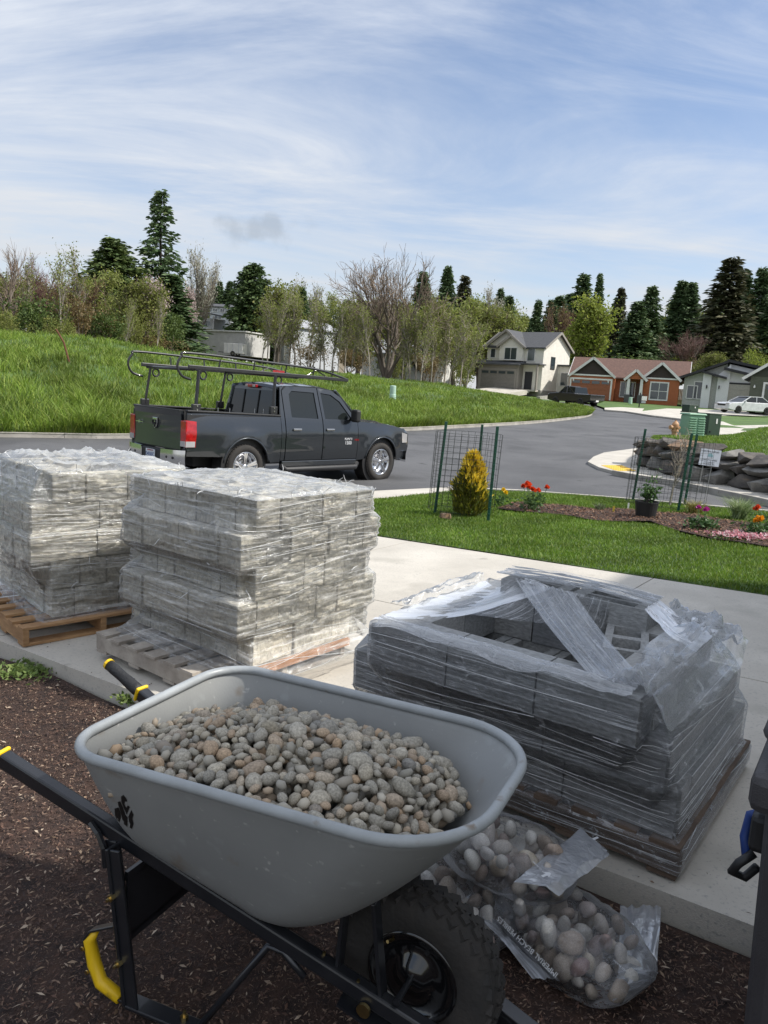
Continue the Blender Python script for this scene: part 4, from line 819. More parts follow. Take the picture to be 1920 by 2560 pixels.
# ------------------------------------------------------------------ vehicles
chrome = mat('chrome', (.75, .75, .76), .12, 1., col2=(.62, .62, .63), nscale=3); blackpl = mat('black_plastic', (.018, .018, .019), .55, nscale=5); rubber = mat('rubber', (.022, .021, .020), .85, col2=(.035, .03, .026), nscale=7, bump=.4, bscale=50)
blackmetal = mat('black_powdercoat', (.015, .015, .016), .38, col2=(.022, .022, .022), nscale=9, coat=.2)
redlens = mat('red_lens', (.42, .012, .014), .12, col2=(.25, .006, .008), nscale=14, coat=.8); clearlens = mat('clear_lens', (.42, .41, .41), .12, coat=.8); tint = mat('tinted_glass', (.008, .009, .010), .04, col2=(.008, .009, .010), spec=.5); carglass = mat('car_glass', (.012, .015, .015), .03, col2=(.012, .015, .015), spec=.5)
def panel(parent, name, outline, yfn, m, step=.09, holes=(), depth=.035, side=-1, smooth=True, bevel=0):
    """body panel from a side outline (x,z); yfn gives half width; side -1 is the vehicle's right"""
    V, Fc, _ = fill(outline, step, holes); b = MB(); P = [Vector((p.x, side*yfn(p.x, p.y), p.y)) for p in V]
    def orient(f): n = (P[f[1]]-P[f[0]]).cross(P[f[2]]-P[f[0]]); return f if n.y*side > 0 else f[::-1]
    b.add(P, [orient(f) for f in Fc])
    for o in [outline]+list(holes):
        pts = []
        for i in range(len(o)):
            a, c = Vector(o[i]), Vector(o[(i+1) % len(o)]); k = max(1, int((c-a).length/step)); pts += [a+(c-a)*j/k for j in range(k)]
        n = len(pts); top = [(p.x, side*yfn(p.x, p.y), p.y) for p in pts]; bot = [(p.x, side*(yfn(p.x, p.y)-depth), p.y) for p in pts]
        b.add(top+bot, [(i, (i+1) % n, (i+1) % n+n, i+n) for i in range(n)])
    ob = b.build(name, m, parent, smooth=False)
    me = ob.data; me.polygons.foreach_set('use_smooth', [True]*len(Fc)+[False]*(len(me.polygons)-len(Fc))); return ob
def arc(cx, cz, r, a0, a1, n=12, sq=1.): return [(cx+r*math.cos(R(a0+(a1-a0)*i/n)), cz+r*sq*math.sin(R(a0+(a1-a0)*i/n))) for i in range(n+1)]
def wheel(parent, x, y, z, r, wd, side, rim_m, spokes=5, nm='wheel'):
    MX = Matrix.Translation((x, y, z)) @ Matrix.Rotation(R(90)*(1 if side < 0 else -1), 4, 'X')   # local z points outward
    b = MB(); h = wd/2; b.lathe([(r*.66, h*.72), (r*.70, h*.95), (r*.86, h), (r*.96, h*.86), (r, h*.6), (r, -h*.6), (r*.96, -h*.86), (r*.86, -h), (r*.66, -h*.72)], 40, MX)
    w_ = b.build(nm, rubber, parent, smooth=True); t = MB(); n = 44
    for i in range(n):
        a = 2*math.pi*i/n
        for s in (-1, 1):
            M = MX @ Matrix.Rotation(a+(s*.03), 4, 'Z'); t.box((0, 0, 0), (r*.03, r*.085, h*.62), M=(M @ Matrix.Translation((r*1.0, 0, s*h*.42))).to_3x3() ); 
            k0 = len(t.v)-8; off = (M @ Vector((r*.997, 0, s*h*.46)));
            for q in range(8): p = Vector(t.v[k0+q]); t.v[k0+q] = tuple(p+off)
    tag(t.build('tread', rubber, w_), kind='stuff')
    b = MB(); b.lathe([(r*.69, h*.80), (r*.67, h*.90), (r*.63, h*.86), (r*.60, h*.3), (r*.58, -h*.2), (r*.15, -h*.2), (r*.001, -h*.2)], 36, MX); b.build('rim', rim_m, w_, smooth=True)
    for i in range(spokes):
        for d in (-.13, .13):
            a = 2*math.pi*i/spokes+.3; c, s = math.cos(a+d), math.sin(a+d); c2, s2 = math.cos(a+d*.65), math.sin(a+d*.65); b = MB()
            p0 = MX @ Vector((r*.08*c, r*.08*s, h*.62)); p1 = MX @ Vector((r*.64*c2, r*.64*s2, h*.78)); up_ = (MX.to_3x3() @ Vector((0, 0, 1))); b.bar(p0, p1, r*.10, .04, up_); b.build('spoke', rim_m, w_, bevel=.008)
    b = MB(); b.lathe([(r*.14, h*.55), (r*.13, h*.80), (r*.07, h*.86), (.001, h*.86)], 16, MX); b.build('hub_cap', rim_m, w_, smooth=True)
    return w_
# -- charcoal crew-cab pickup with ladder rack
fw_, rw_ = on(962, 1196), on(648, 1212); ctr = (fw_+rw_)/2; trz = math.atan2(fw_.y-rw_.y, fw_.x-rw_.x)
paint = mat('charcoal_paint', (.030, .035, .042), .30, .55, col2=(.026, .031, .037), nscale=30, coat=1.)
def make_truck():
    global trz
    # tyre contact line found in the picture is the near side; the origin lies on the centre line
    trz = R(46.5); hd = Vector((math.cos(trz), math.sin(trz), 0)); nrm = Vector((-math.sin(trz), math.cos(trz), 0)); o = Vector((-2.93, 15.45, 0))+hd*1.785*1.1+nrm*.95; zc = G(o.x, o.y)-.06
    T = thing('pickup_truck', (o.x, o.y, zc+.005), trz, 'charcoal crew-cab pickup truck with black ladder rack parked on the street', 'pickup truck'); T.scale = (1.09, 1.09, 1.13)
    XF, XR = 1.785, -1.785; WR = .405
    def yb(x, z):   # half width of the lower body
        b = .985-.055*max(0, (z-1.0)/.3)**1.6-.05*max(0, (.75-z)/.35)**1.5+.012*math.exp(-((z-.98)/.06)**2)
        if x > 1.2: b -= .10*((x-1.2)/1.55)**2.4
        if x < -2.5: b -= .03*((-2.5-x)/.55)**2
        for wx in (XF, XR):
            d = math.hypot(x-wx, z-.42); b += .035*math.exp(-((d-.52)/.10)**2)
        return b
    for side in (-1, 1):
        panel(T, 'bed_side', [(-3.02, .62), (-2.36, .60)]+arc(XR, .42, .50, 158, 22, 14)+[(-1.22, .47), (-.98, .47), (-.98, 1.30), (-1.9, 1.335), (-2.98, 1.36)], yb, paint, side=side)
        b = MB(); b.bar((-.97, side*.90, 1.325), (-3.0, side*.90, 1.375), .09, .03); b.build('bed_rail', blackpl, T, bevel=.008)
        fender = [(1.06, .46)]+arc(XF, .42, .50, 172, 8, 14)+[(2.40, .42), (2.70, .50), (2.735, .72), (2.70, .98), (2.55, 1.10), (1.9, 1.19), (1.06, 1.245)]
        panel(T, 'front_fender', fender, yb, paint, side=side)
        def yd(x, z):
            if z <= 1.26: return yb(x, z)
            return yb(x, 1.26)-(z-1.26)*.30
        # rear door and front door, each with its window opening
        rd = [(-.86, .50), (.075, .50), (.075, 1.25), (.03, 1.86), (-.72, 1.865), (-.86, 1.78)]; rw2 = [(-.70, 1.30), (-.02, 1.28), (-.05, 1.77), (-.62, 1.785), (-.70, 1.72)]
        fd = [(.095, .50), (1.05, .50), (1.05, 1.24), (.66, 1.70), (.42, 1.83), (.05, 1.86), (.095, 1.25)]; fw2 = [(.16, 1.28), (.92, 1.27), (.62, 1.62), (.40, 1.745), (.125, 1.77)]
        for nm, o_, h_, lab in (('rear_door', rd, rw2, -.70), ('front_door', fd, fw2, .16)):
            dd = panel(T, nm, o_, yd, paint, holes=[h_], side=side)
            panel(dd, 'window', h_, lambda x, z: yd(x, z)-.018, carglass, side=side, depth=.01)
            hx = lab+.10; b = MB(); yy = side*(yb(hx, 1.08)+.03); b.bar((hx-.10, yy, 1.075), (hx+.10, yy, 1.075), .03, .045); b.build('handle', chrome, dd, bevel=.012)
        b = MB(); fr = [(-.70, 1.30), (-.02, 1.28), (-.05, 1.77), (-.62, 1.785), (-.70, 1.72)]
        panel(T, 'cab_corner', [(-.97, .50), (-.88, .50), (-.88, 1.78), (-.80, 1.87), (-.90, 1.84), (-.97, 1.3)], yd, paint, side=side, step=.12)
        b = MB(); b.box((0.08, side*.90, .43), (2.0, .10, .12)); b.build('sill', paint, T, bevel=.02)
        b = MB(); b.tube([(-.95, side*.93, .40), (-.85, side*1.0, .33), (1.0, side*1.0, .33), (1.1, side*.93, .40)], .055, 10); b.build('running_board', blackpl, T, smooth=True)
        # mirror
        b = MB(); b.box((.86, side*1.09, 1.36), (.13, .20, .25)); mr_ = b.build('mirror', blackpl, T, bevel=.04); b = MB(); b.bar((.90, side*.93, 1.29), (.87, side*1.03, 1.30), .06, .05); b.build('mirror_arm', blackpl, mr_)
        for wx in (XF, XR):
            wheel(T, wx, side*.86, WR, WR, .27, side, chrome)
            b = MB(); b.lathe([(.50, -.17), (.50, .12), (.30, .14)], 28, Matrix.Translation((wx, side*.80, .42)) @ Matrix.Rotation(R(90), 4, 'X')); b.build('wheel_well', blackpl, T)
            lip = MB(); lip.tube([(x, side*(yb(x, z)+.004), z) for x, z in arc(wx, .42, .505, 172, 8, 18)], .016, 6); lip.build('arch_lip', paint, T, smooth=True)
        # tail lamp wrapping the corner
        b = MB(); tl = [(-3.045, .77), (-2.86, .77), (-2.83, 1.20), (-3.035, 1.22)]
        tlo = panel(T, 'tail_lamp', tl, lambda x, z: yb(x, z)+.010, redlens, side=side, depth=.06)
        b.box((-3.035, side*.885, 1.0), (.03, .17, .42)); b.build('lens', redlens, tlo, bevel=.01)
        panel(tlo, 'reverse_lens', [(-3.046, .775), (-2.875, .775), (-2.87, .87), (-3.045, .87)], lambda x, z: yb(x, z)+.016, clearlens, side=side, depth=.03)
        b = MB(); b.box((-3.048, side*.885, .825), (.02, .15, .09)); b.build('reverse_lens', clearlens, tlo)
        b = MB(); b.add([(2.5, side*.80, .80), (2.74, side*.62, .80), (2.70, side*.62, 1.0), (2.44, side*.86, 1.03), (2.46, side*.86, .83), (2.52, side*.88, .80)], [(0, 1, 2, 3, 4, 5)]); b.build('headlamp', clearlens, T)
        hl_ = panel(T, 'headlamp_side', [(2.50, .80), (2.68, .80), (2.665, .98), (2.46, 1.02)], lambda x, z: yb(x, z)+.006, clearlens, side=side, depth=.02)
    # cargo bed
    b = MB(); b.box((-2.0, 0, .72), (2.05, 1.86, .05)); b.box((-1.0, 0, 1.0), (.06, 1.86, .6)); b.box((-2.0, .90, 1.02), (2.0, .06, .58)); b.box((-2.0, -.90, 1.02), (2.0, .06, .58)); b.build('bed_liner', blackpl, T)
    for x in (-1.35, -1.55, -2.35, -2.1): 
        b = MB(); b.cyl((x, -.88, 1.36), (x, -.88, 1.44), .012, n=6); b.build('tie_pin', chrome, T)
    # tailgate with a slight crown
    b = MB(); nu, nv = 15, 8
    def tg(u, v): y = -.80+1.6*u; z = .72+.645*v; return Vector((-3.045-.02*(1-(2*u-1)**2)+.012*math.sin(v*3.1)-.02*(v > .9), y, z))
    b.grid(nu, nv, tg); b.grid(nu, 2, lambda u, v: tg(u, 1)+Vector((.06*v, 0, .0))); b.grid(nu, nv, lambda u, v: Vector((-2.985, .80-1.6*u, .72+.645*v))); 
    for s in (0, 1): b.grid(2, nv, (lambda u, v: tg(0, v)+Vector((.06*(1-u), 0, 0))) if s == 0 else (lambda u, v: tg(1, v)+Vector((.06*u, 0, 0))))
    tgo = b.build('tailgate', paint, T); b = MB(); b.bar((-3.035, -.8, 1.372), (-3.035, .8, 1.372), .08, .02); b.build('top_cap', blackpl, tgo)
    sh = [(-.075, .09), (.075, .09), (.078, .0), (.05, -.07), (0, -.10), (-.05, -.07), (-.078, 0)]
    b = MB(); b.prism(sh, lambda a, h: (-3.09, -a, 1.12+h), lambda a, h: (-3.06, -a, 1.12+h)); em = b.build('emblem', chrome, tgo, bevel=.006)
    for s in (-1, 1):
        b = MB(); b.tube([(-3.094, s*.012, 1.16), (-3.10, s*.045, 1.165), (-3.10, s*.058, 1.12), (-3.10, s*.035, 1.085), (-3.10, s*.022, 1.11)], [.010, .011, .010, .008, .005], 6); b.build('horn', blackpl, em)
    b = MB(); b.box((-3.10, 0, 1.085), (.012, .03, .09), taper=.6); b.build('muzzle', blackpl, em)
    star = []
    for i in range(10): a = math.pi/2+i*math.pi/5; r_ = .04 if i % 2 == 0 else .016; star.append((r_*math.cos(a), r_*math.sin(a)))
    b = MB(); b.prism(star, lambda a, h: (-3.078, .58-a, 1.10+h), lambda a, h: (-3.06, .58-a, 1.10+h)); b.build('star_badge', chrome, tgo); b = MB(); b.box((-3.072, .58, 1.10), (.006, .26, .012)); b.build('badge_bar', chrome, tgo)
    # rear bumper, plate, hitch
    for s in (-1, 1):
        b = MB(); P = [(-3.10, s*.30, .62), (-3.10, s*.30, .46), (-3.16, s*.34, .62), (-3.16, s*.34, .45)]
        b.grid(9, 6, lambda u, v: Vector((-3.17+.26*max(0, u-.6)**1.5*1.6+.02*abs(v-.5), s*(.34+.65*u-.05*max(0, u-.75)), .70-.27*v+.02*u))); b.grid(9, 2, lambda u, v: Vector((-3.17+.26*max(0, u-.6)**1.5*1.6+.16*v+.01, s*(.34+.65*u-.05*max(0, u-.75)), .70+.02*u))); b.build('rear_bumper', chrome, T, smooth=True)
        b = MB(); b.cyl((-3.22, .62, .40), (-2.6, .62, .42), .05, n=14); 
        if s > 0: b.build('exhaust_pipe', blackpl, T, smooth=True)
        for q in (.55, .75): b = MB(); b.cyl((-3.175, s*q, .58), (-3.155, s*q, .58), .022, n=10); b.build('sensor', blackpl, T)
    b = MB(); b.box((-3.08, 0, .56), (.14, .72, .26)); b.build('step_pad', blackpl, T, bevel=.02)
    b = MB(); b.box((-3.165, 0, .585), (.014, .31, .16)); pl = b.build('number_plate', mat('plate_white', (.66, .70, .74), .4), T, bevel=.004); blue = mat('plate_blue', (.03, .08, .28), .5)
    text('plate_number', 'D40365C', .092, blue, pl, (-3.174, 0, .575), (R(90), 0, R(-90)), .001, sx=.82); text('plate_state', 'WASHINGTON', .03, mat('plate_red', (.4, .05, .05), .5), pl, (-3.174, 0, .645), (R(90), 0, R(-90)), .001)
    b = MB(); b.box((-3.2, 0, .40), (.22, .07, .07)); b.box((-3.1, 0, .40), (.1, .5, .09)); b.build('hitch', blackmetal, T, bevel=.01); b = MB(); b.lathe([(.001, .09), (.018, .085), (.025, .065), (.018, .04), (.015, 0)], 12, Matrix.Translation((-3.28, 0, .435))); b.build('tow_ball', chrome, T, smooth=True)
    # roof, windscreen, rear window, bonnet, grille
    b = MB()
    def rf(u, v):
        x = -.93+1.52*u; y = (v*2-1); hw = .735-.05*max(0, u-.75)*4*.5; crown = .045*(1-y*y)+.02*math.sin(u*math.pi); return Vector((x, y*hw, 1.865-.05*max(0, u-.72)/.28-.012*(u < .02)+crown))
    b.grid(16, 13, rf); b.grid(16, 2, lambda u, v: rf(u, 0)-Vector((0, 0, .05*v))); b.grid(16, 2, lambda u, v: rf(u, 1)-Vector((0, 0, .05*v))); b.grid(2, 13, lambda u, v: rf(0, v)-Vector((.02*u, 0, .05*u))); b.build('roof', paint, T, smooth=True)
    b = MB(); b.grid(9, 5, lambda u, v: Vector((-.945-.03*v*0-.075*(1-v), (u*2-1)*(.72+.11*(1-v)), 1.28+.55*v))); b.build('rear_wall', paint, T, smooth=True)
    b = MB(); b.grid(9, 5, lambda u, v: Vector((-.955-.068*(1-v), (u*2-1)*(.63+.09*(1-v)), 1.31+.46*v))); rwn = b.build('rear_window', tint, T, smooth=True)
    for y in (-.24, .24): b = MB(); b.bar((-1.03, y, 1.32), (-.965, y, 1.76), .02, .02); b.build('window_bar', blackpl, rwn)
    b = MB(); b.box((-.99, 0, 1.835), (.06, .36, .055)); bl_ = b.build('brake_light', redlens, T, bevel=.012)
    for y in (-.12, .12): b = MB(); b.box((-1.022, y, 1.835), (.012, .07, .04)); b.build('cargo_lens', clearlens, bl_)
    b = MB(); b.grid(9, 6, lambda u, v: Vector((.60+.62*(1-v), (u*2-1)*(.66+.13*(1-v)), 1.235+.60*v+.02*math.sin(v*3)))); b.build('windscreen', carglass, T, smooth=True)
    for s in (-1, 1): b = MB(); b.bar((1.22, s*.84, 1.225), (.58, s*.70, 1.835), .07, .05); b.build('pillar', paint, T, bevel=.015)
    b = MB(); b.grid(12, 13, lambda u, v: Vector((1.10+1.58*u, (v*2-1)*(.88-.12*u*u), 1.235-.10*u-.13*max(0, u-.75)*2+.045*(1-(v*2-1)**2)+.02*(abs(v-.5) < .2)))); b.build('bonnet', paint, T, smooth=True)
    b = MB(); b.box((2.62, 0, .72), (.2, 1.5, .62)); b.build('grille', blackpl, T, bevel=.04); b = MB(); b.grid(9, 4, lambda u, v: Vector((2.80-.16*abs(u*2-1)**3, (u*2-1)*.93, .62-.24*v))); b.grid(9, 2, lambda u, v: Vector((2.80-.16*abs(u*2-1)**3-.2*v, (u*2-1)*.93, .62))); b.build('front_bumper', chrome, T, smooth=True)
    b = MB(); b.box((0, 0, .5), (5.2, 1.0, .22)); b.box((0, 0, .62), (2.2, 1.8, .08)); b.build('chassis', blackpl, T); b = MB(); b.box((.05, 0, 1.0), (1.9, 1.66, .5)); b.build('interior', mat('cabin_dark', (.03, .028, .026), .9), T, bevel=.08)
    for x, y in ((.35, -.4), (.35, .4), (-.5, -.4), (-.5, .4)): b = MB(); b.box((x, y, 1.3), (.16, .5, .6)); b.box((x, y, 1.66), (.1, .26, .16)); b.build('seat', mat('seat_grey', (.06, .06, .06), .9), T, bevel=.04)
    b = MB(); b.cyl((1.0, -.75, 1.22), (.98, -.76, 1.55), .004, n=5); b.build('aerial', blackpl, T)
    # badges on the near door
    bdg = mat('badge_silver', (.70, .71, .73), .4)
    text('badge', 'RAM', .105, bdg, T, (.78, -.985, .845+.06), (R(90), 0, 0), .004); text('badge', '1500', .095, bdg, T, (.78, -.985, .845-.03), (R(90), 0, 0), .004); text('badge', 'HEMI', .055, redlens, T, (1.02, -.985, .875), (R(90), 0, 0), .004)
    # ladder rack
    RK = thing('ladder_rack', (0, 0, 0)); RK.parent = T
    zr = 2.07
    for s in (-1, 1):
        y = s*.80; b = MB(); b.bar((-2.92, y, zr+.03), (.85, y, zr-.02), .048, .065); b.build('side_rail', blackmetal, RK, bevel=.01)
        b = MB(); b.tube(resamp([(-2.88, y*1.02, zr-.18), (-3.08, y*1.06, zr-.12), (-3.16, y*1.06, zr+.04), (-3.08, y*1.06, zr+.19), (-2.9, y*1.06, zr+.25), (-1.2, y*1.06, zr+.20), (.0, y*1.04, zr+.14), (.55, y*1.02, zr+.05), (.83, y, zr-.01)], 48), .021, 8); b.build('upper_rail', blackmetal, RK, smooth=True)
        for x in (-2.3, -1.55, -.8, -.1, .4): b = MB(); b.cyl((x, y, zr+.03), (x, y*1.05, zr+.19-.02*(x > .3)), .014, n=6); b.build('stanchion', blackmetal, RK)
        for x, lx in ((-2.72, -2.80), (-1.05, -1.12)):
            b = MB(); b.bar((lx, s*.87, 1.40), (x, s*.82, zr-.02), .052, .045); pst = b.build('post', blackmetal, RK, bevel=.008); b = MB(); b.box((lx, s*.88, 1.42), (.16, .07, .14)); b.build('foot', blackmetal, pst, bevel=.01)
            b = MB(); b.lathe([(.07, -.02), (.085, 0), (.07, .02), (.05, 0), (.07, -.02)], 16, Matrix.Translation((x+.10, y, zr-.10)) @ Matrix.Rotation(R(90), 4, 'X')); b.build('gusset', blackmetal, pst)
            for q in (0, .12): b = MB(); b.cyl((lx, s*.925, 1.40+q*.5), (lx, s*.905, 1.40+q*.5), .014, n=8); b.build('bolt', chrome, pst)
    for x in (-2.80, -1.06, .1, .78): b = MB(); b.tube([(x, -.80, zr-.01), (x, .80, zr-.01)], .026, 8); b.build('crossbar', blackmetal, RK, smooth=True)
    for s in (-1, 1): b = MB(); b.tube([(-.25, s*.8, zr+.02), (.0, s*.78, zr+.13), (.25, s*.8, zr+.02)], .012, 6); b.build('tie_loop', blackmetal, RK)
    b = MB(); b.box((.10, .55, zr+.06), (.30, .02, .07)); b.build('rack_flag', redlens, RK)
    return T
make_truck()

# -- small far vehicles, lofted bodies with wheels, windows and lamps
def far_car(name, px, py, Y, heading, L, Wd, prof, belt, label, cat, m, cabin, rim_m=chrome, r=.33, base=None):
    """prof: side silhouette (x,z) of the lower body from tail to nose; cabin: (x,z) outline of the glasshouse"""
    p = at(px, py, Y); T = thing(name, p, heading, label, cat); b = MB(); hw = Wd/2
    def ring(o, y0, y1):
        n = len(o); cz = sum(z for _, z in o)/n
        V = [(x, -y1, z) for x, z in o]+[(x, y1, z) for x, z in o]; return V, [tuple(range(n))[::-1], tuple(range(n, 2*n))]+[(i, (i+1) % n, (i+1) % n+n, i+n) for i in range(n)]
    b.add(*ring(prof, 0, hw)); b.build('body', m, T, bevel=.06)
    b = MB(); n = len(cabin); zt = max(z for _, z in cabin); zb = min(z for _, z in cabin); k = lambda z: hw*(.94-.16*(z-zb)/(zt-zb)); b.add([(x, -k(z), z) for x, z in cabin]+[(x, k(z), z) for x, z in cabin], [tuple(range(n))[::-1], tuple(range(n, 2*n))]+[(i, (i+1) % n, (i+1) % n+n, i+n) for i in range(n)]); cab = b.build('glasshouse', carglass, T, bevel=.03)
    tops = [q for q in cabin if q[1] > zt-.06]; x0, x1 = min(q[0] for q in tops), max(q[0] for q in tops); b = MB(); b.box(((x0+x1)/2, 0, zt+.005), (x1-x0+.08, 2*k(zt)+.03, .05)); b.build('roof', m, T, bevel=.02)
    lo = [q for q in cabin if q[1] < zb+.06]; xa, xb = min(q[0] for q in lo), max(q[0] for q in lo)
    for s in (-1, 1):
        for (q0, q1) in (((xa, zb), (x0, zt)), ((xb, zb), (x1, zt)), (((xa+xb)/2, zb), ((x0+x1)/2, zt))): b = MB(); b.bar((q0[0], s*(k(q0[1])+.006), q0[1]), (q1[0], s*(k(q1[1])+.006), q1[1]), .05, .06); b.build('pillar', m, T)
        for wx in (-L*.285, L*.295):
            MX = Matrix.Translation((wx, s*(hw-.09), r)) @ Matrix.Rotation(R(90)*(-s), 4, 'X'); b = MB(); b.lathe([(r*.6, .10), (r*.95, .11), (r, .07), (r, -.1), (r*.6, -.1)], 20, MX); w_ = b.build('wheel', rubber, T, smooth=True); b = MB(); b.lathe([(r*.62, .105), (r*.5, .09), (r*.2, .10), (.001, .11)], 14, MX); b.build('rim', rim_m, w_, smooth=True)
            for q in range(5): a = q*1.2566; b = MB(); b.bar(MX @ Vector((0, 0, .115)), MX @ Vector((r*.58*math.cos(a), r*.58*math.sin(a), .11)), .05, .02, MX.to_3x3() @ Vector((0, 0, 1))); b.build('spoke', rim_m, w_)
        b = MB(); b.box((L/2-.10, s*(hw-.24), belt-.16), (.18, .36, .13)); b.build('headlamp', clearlens, T, bevel=.02); b = MB(); b.box((-L/2+.06, s*(hw-.2), belt-.12), (.12, .30, .18)); b.build('tail_lamp', redlens, T, bevel=.02)
        b = MB(); b.box((xb-.25, s*(hw+.05), zb+.06), (.10, .16, .12)); b.build('mirror', m, T, bevel=.02)
    b = MB(); b.box((L/2-.03, 0, belt-.24), (.08, Wd*.5, .16)); b.build('grille', blackpl, T); b = MB(); b.box((-L/2+.0, 0, .52), (.03, .34, .15)); b.build('number_plate', white_trim, T); return T
wht = mat('white_paint', (.68, .69, .70), .35, coat=.8, nscale=3); bkp = mat('black_paint', (.012, .012, .013), .3, coat=1, nscale=4)
sedan_p = [(-2.5, .38), (-2.52, .75), (-2.42, .98), (-1.8, 1.0), (1.0, .98), (2.2, .88), (2.5, .72), (2.52, .32), (1.95, .22), (-1.9, .22)]
_sp = on(1858, 1037)
far_car('sedan', 1862, 1034, 68, R(196), 5.05, 1.88, sedan_p, .92, 'white four-door sedan parked in front of the white modern house', 'car', wht, [(-1.75, .97), (-1.0, 1.42), (-.2, 1.46), (.25, 1.42), (1.15, .96)], mat('dark_rim', (.06, .06, .06), .3, .8), .34)
pk_p = [(-2.65, .55), (-2.68, 1.08), (-.75, 1.08), (-.7, 1.15), (1.2, 1.13), (2.3, 1.05), (2.6, .9), (2.62, .45), (2.1, .36), (-2.2, .36)]
far_car('pickup', 1436, 1014, 72, R(124), 5.3, 1.9, pk_p, 1.05, 'black pickup truck parked at the end of the street', 'pickup truck', bkp, [(-.72, 1.1), (-.62, 1.68), (.2, 1.74), (.55, 1.70), (1.2, 1.1)], blackmetal, .38)
suv_p = [(-2.3, .4), (-2.35, 1.05), (1.0, 1.05), (2.1, .98), (2.3, .8), (2.3, .35), (-1.9, .28)]
far_car('suv', 440, 866, 118, R(150), 4.6, 1.85, suv_p, .95, 'white off-road car beside the whitewashed outbuilding', 'car', wht, [(-2.2, 1.04), (-2.1, 1.72), (.3, 1.76), (.55, 1.7), (1.05, 1.04)], blackmetal, .36)
def trailer():
    p = at(588, 890, 104); T = thing('box_trailer', p, R(-12), 'small white box trailer in front of the whitewashed outbuilding', 'trailer'); b = MB(); b.box((0, 0, .95), (2.6, 1.6, 1.3)); b.build('body', white_trim, T, bevel=.03)
    for s in (-1, 1): b = MB(); b.lathe([(.15, .08), (.3, .09), (.3, -.09), (.15, -.08)], 16, Matrix.Translation((0, s*.85, .3)) @ Matrix.Rotation(R(90), 4, 'X')); b.build('wheel', rubber, T)
    for x in (-.8, 0, .8): b = MB(); b.box((x, -.82, .95), (.06, .03, 1.3)); b.build('rib', metal_w, T)
    b = MB(); b.bar((-1.2, 0, .4), (-2.4, 0, .45), .08, .08); b.build('drawbar', blackmetal, T)
trailer()
# ------------------------------------------------------------------ boulder wall
import bmesh
def boulder(seed, flat=.7):
    g = np.random.default_rng(seed); bm = bmesh.new(); 
    P = g.normal(size=(13, 3)); P /= np.linalg.norm(P, axis=1)[:, None]; P *= np.array([.56, .46, .46])*(.8+.35*g.random((13, 1)))
    P = np.sign(P)*np.abs(P/.5)**.75*.5
    for p in P: bm.verts.new(p)
    bmesh.ops.convex_hull(bm, input=bm.verts); bmesh.ops.delete(bm, geom=[v for v in bm.verts if not v.link_faces], context='VERTS')
    bmesh.ops.bevel(bm, geom=bm.edges[:], offset=.014, segments=1, affect='EDGES'); me = bpy.data.meshes.new('boulder'); bm.to_mesh(me); bm.free(); return me
rock_m = mat('boulder_stone', (.13, .115, .10), .9, col2=(.055, .05, .048), nscale=2.2, bump=.9, bscale=14, fine=((.21, .16, .11), 5, .60, .75)); rock_l = mat('boulder_light', (.24, .23, .21), .9, col2=(.12, .115, .11), nscale=2.5, bump=.9, bscale=14); rock_r = mat('boulder_rust', (.32, .19, .10), .9, col2=(.14, .11, .09), nscale=2, bump=.9, bscale=12)
BLD = []
for i in range(6):
    for m in (rock_m, rock_l, rock_r):
        me = boulder(400+i); me.materials.append(m); BLD.append(me)
def boulder_wall():
    T = thing('boulder_wall', wall_base[2], 0, 'dry-stacked dark boulder retaining wall at the street corner', 'wall'); o = T.location; g = random.Random(5)
    wb_ = resamp(wall_base, 60); wt_ = resamp(wall_top, 60); L = [0]
    for a, b in zip(wb_, wb_[1:]): L.append(L[-1]+(b-a).length)
    tot = L[-1]
    def along(d):
        for i in range(59):
            if L[i+1] >= d: f = (d-L[i])/(L[i+1]-L[i]); return wb_[i].lerp(wb_[i+1], f), wt_[i].lerp(wt_[i+1], f), (wb_[i+1]-wb_[i]).normalized()
        return wb_[-1], wt_[-1], (wb_[-1]-wb_[-2]).normalized()
    d = -.1; row0 = []
    for row in range(3):
        d = -.3-row*.35
        while d < tot:
            wd = g.uniform(.45, 1.05)*(1.1 if row == 0 else .9); a, t, tg = along(max(0, d+wd/2)); hh = (t.z-a.z)+.1; rh = hh*(.46 if row == 0 else .36); z = a.z+(0.22, .60, .88)[row]*hh
            p = a.lerp(t, (.10, .45, .85)[row]); m = BLD[3*g.randrange(6)+(0 if g.random() < .72 else (1 if g.random() < .8 else 2))]
            inst('boulder', m, T, Vector((p.x, p.y, z))-o, (g.uniform(-.2, .2), g.uniform(-.12, .12), math.atan2(tg.y, tg.x)+g.uniform(-.2, .2)), (wd*1.12, .75, rh*1.25)); d += wd
boulder_wall()
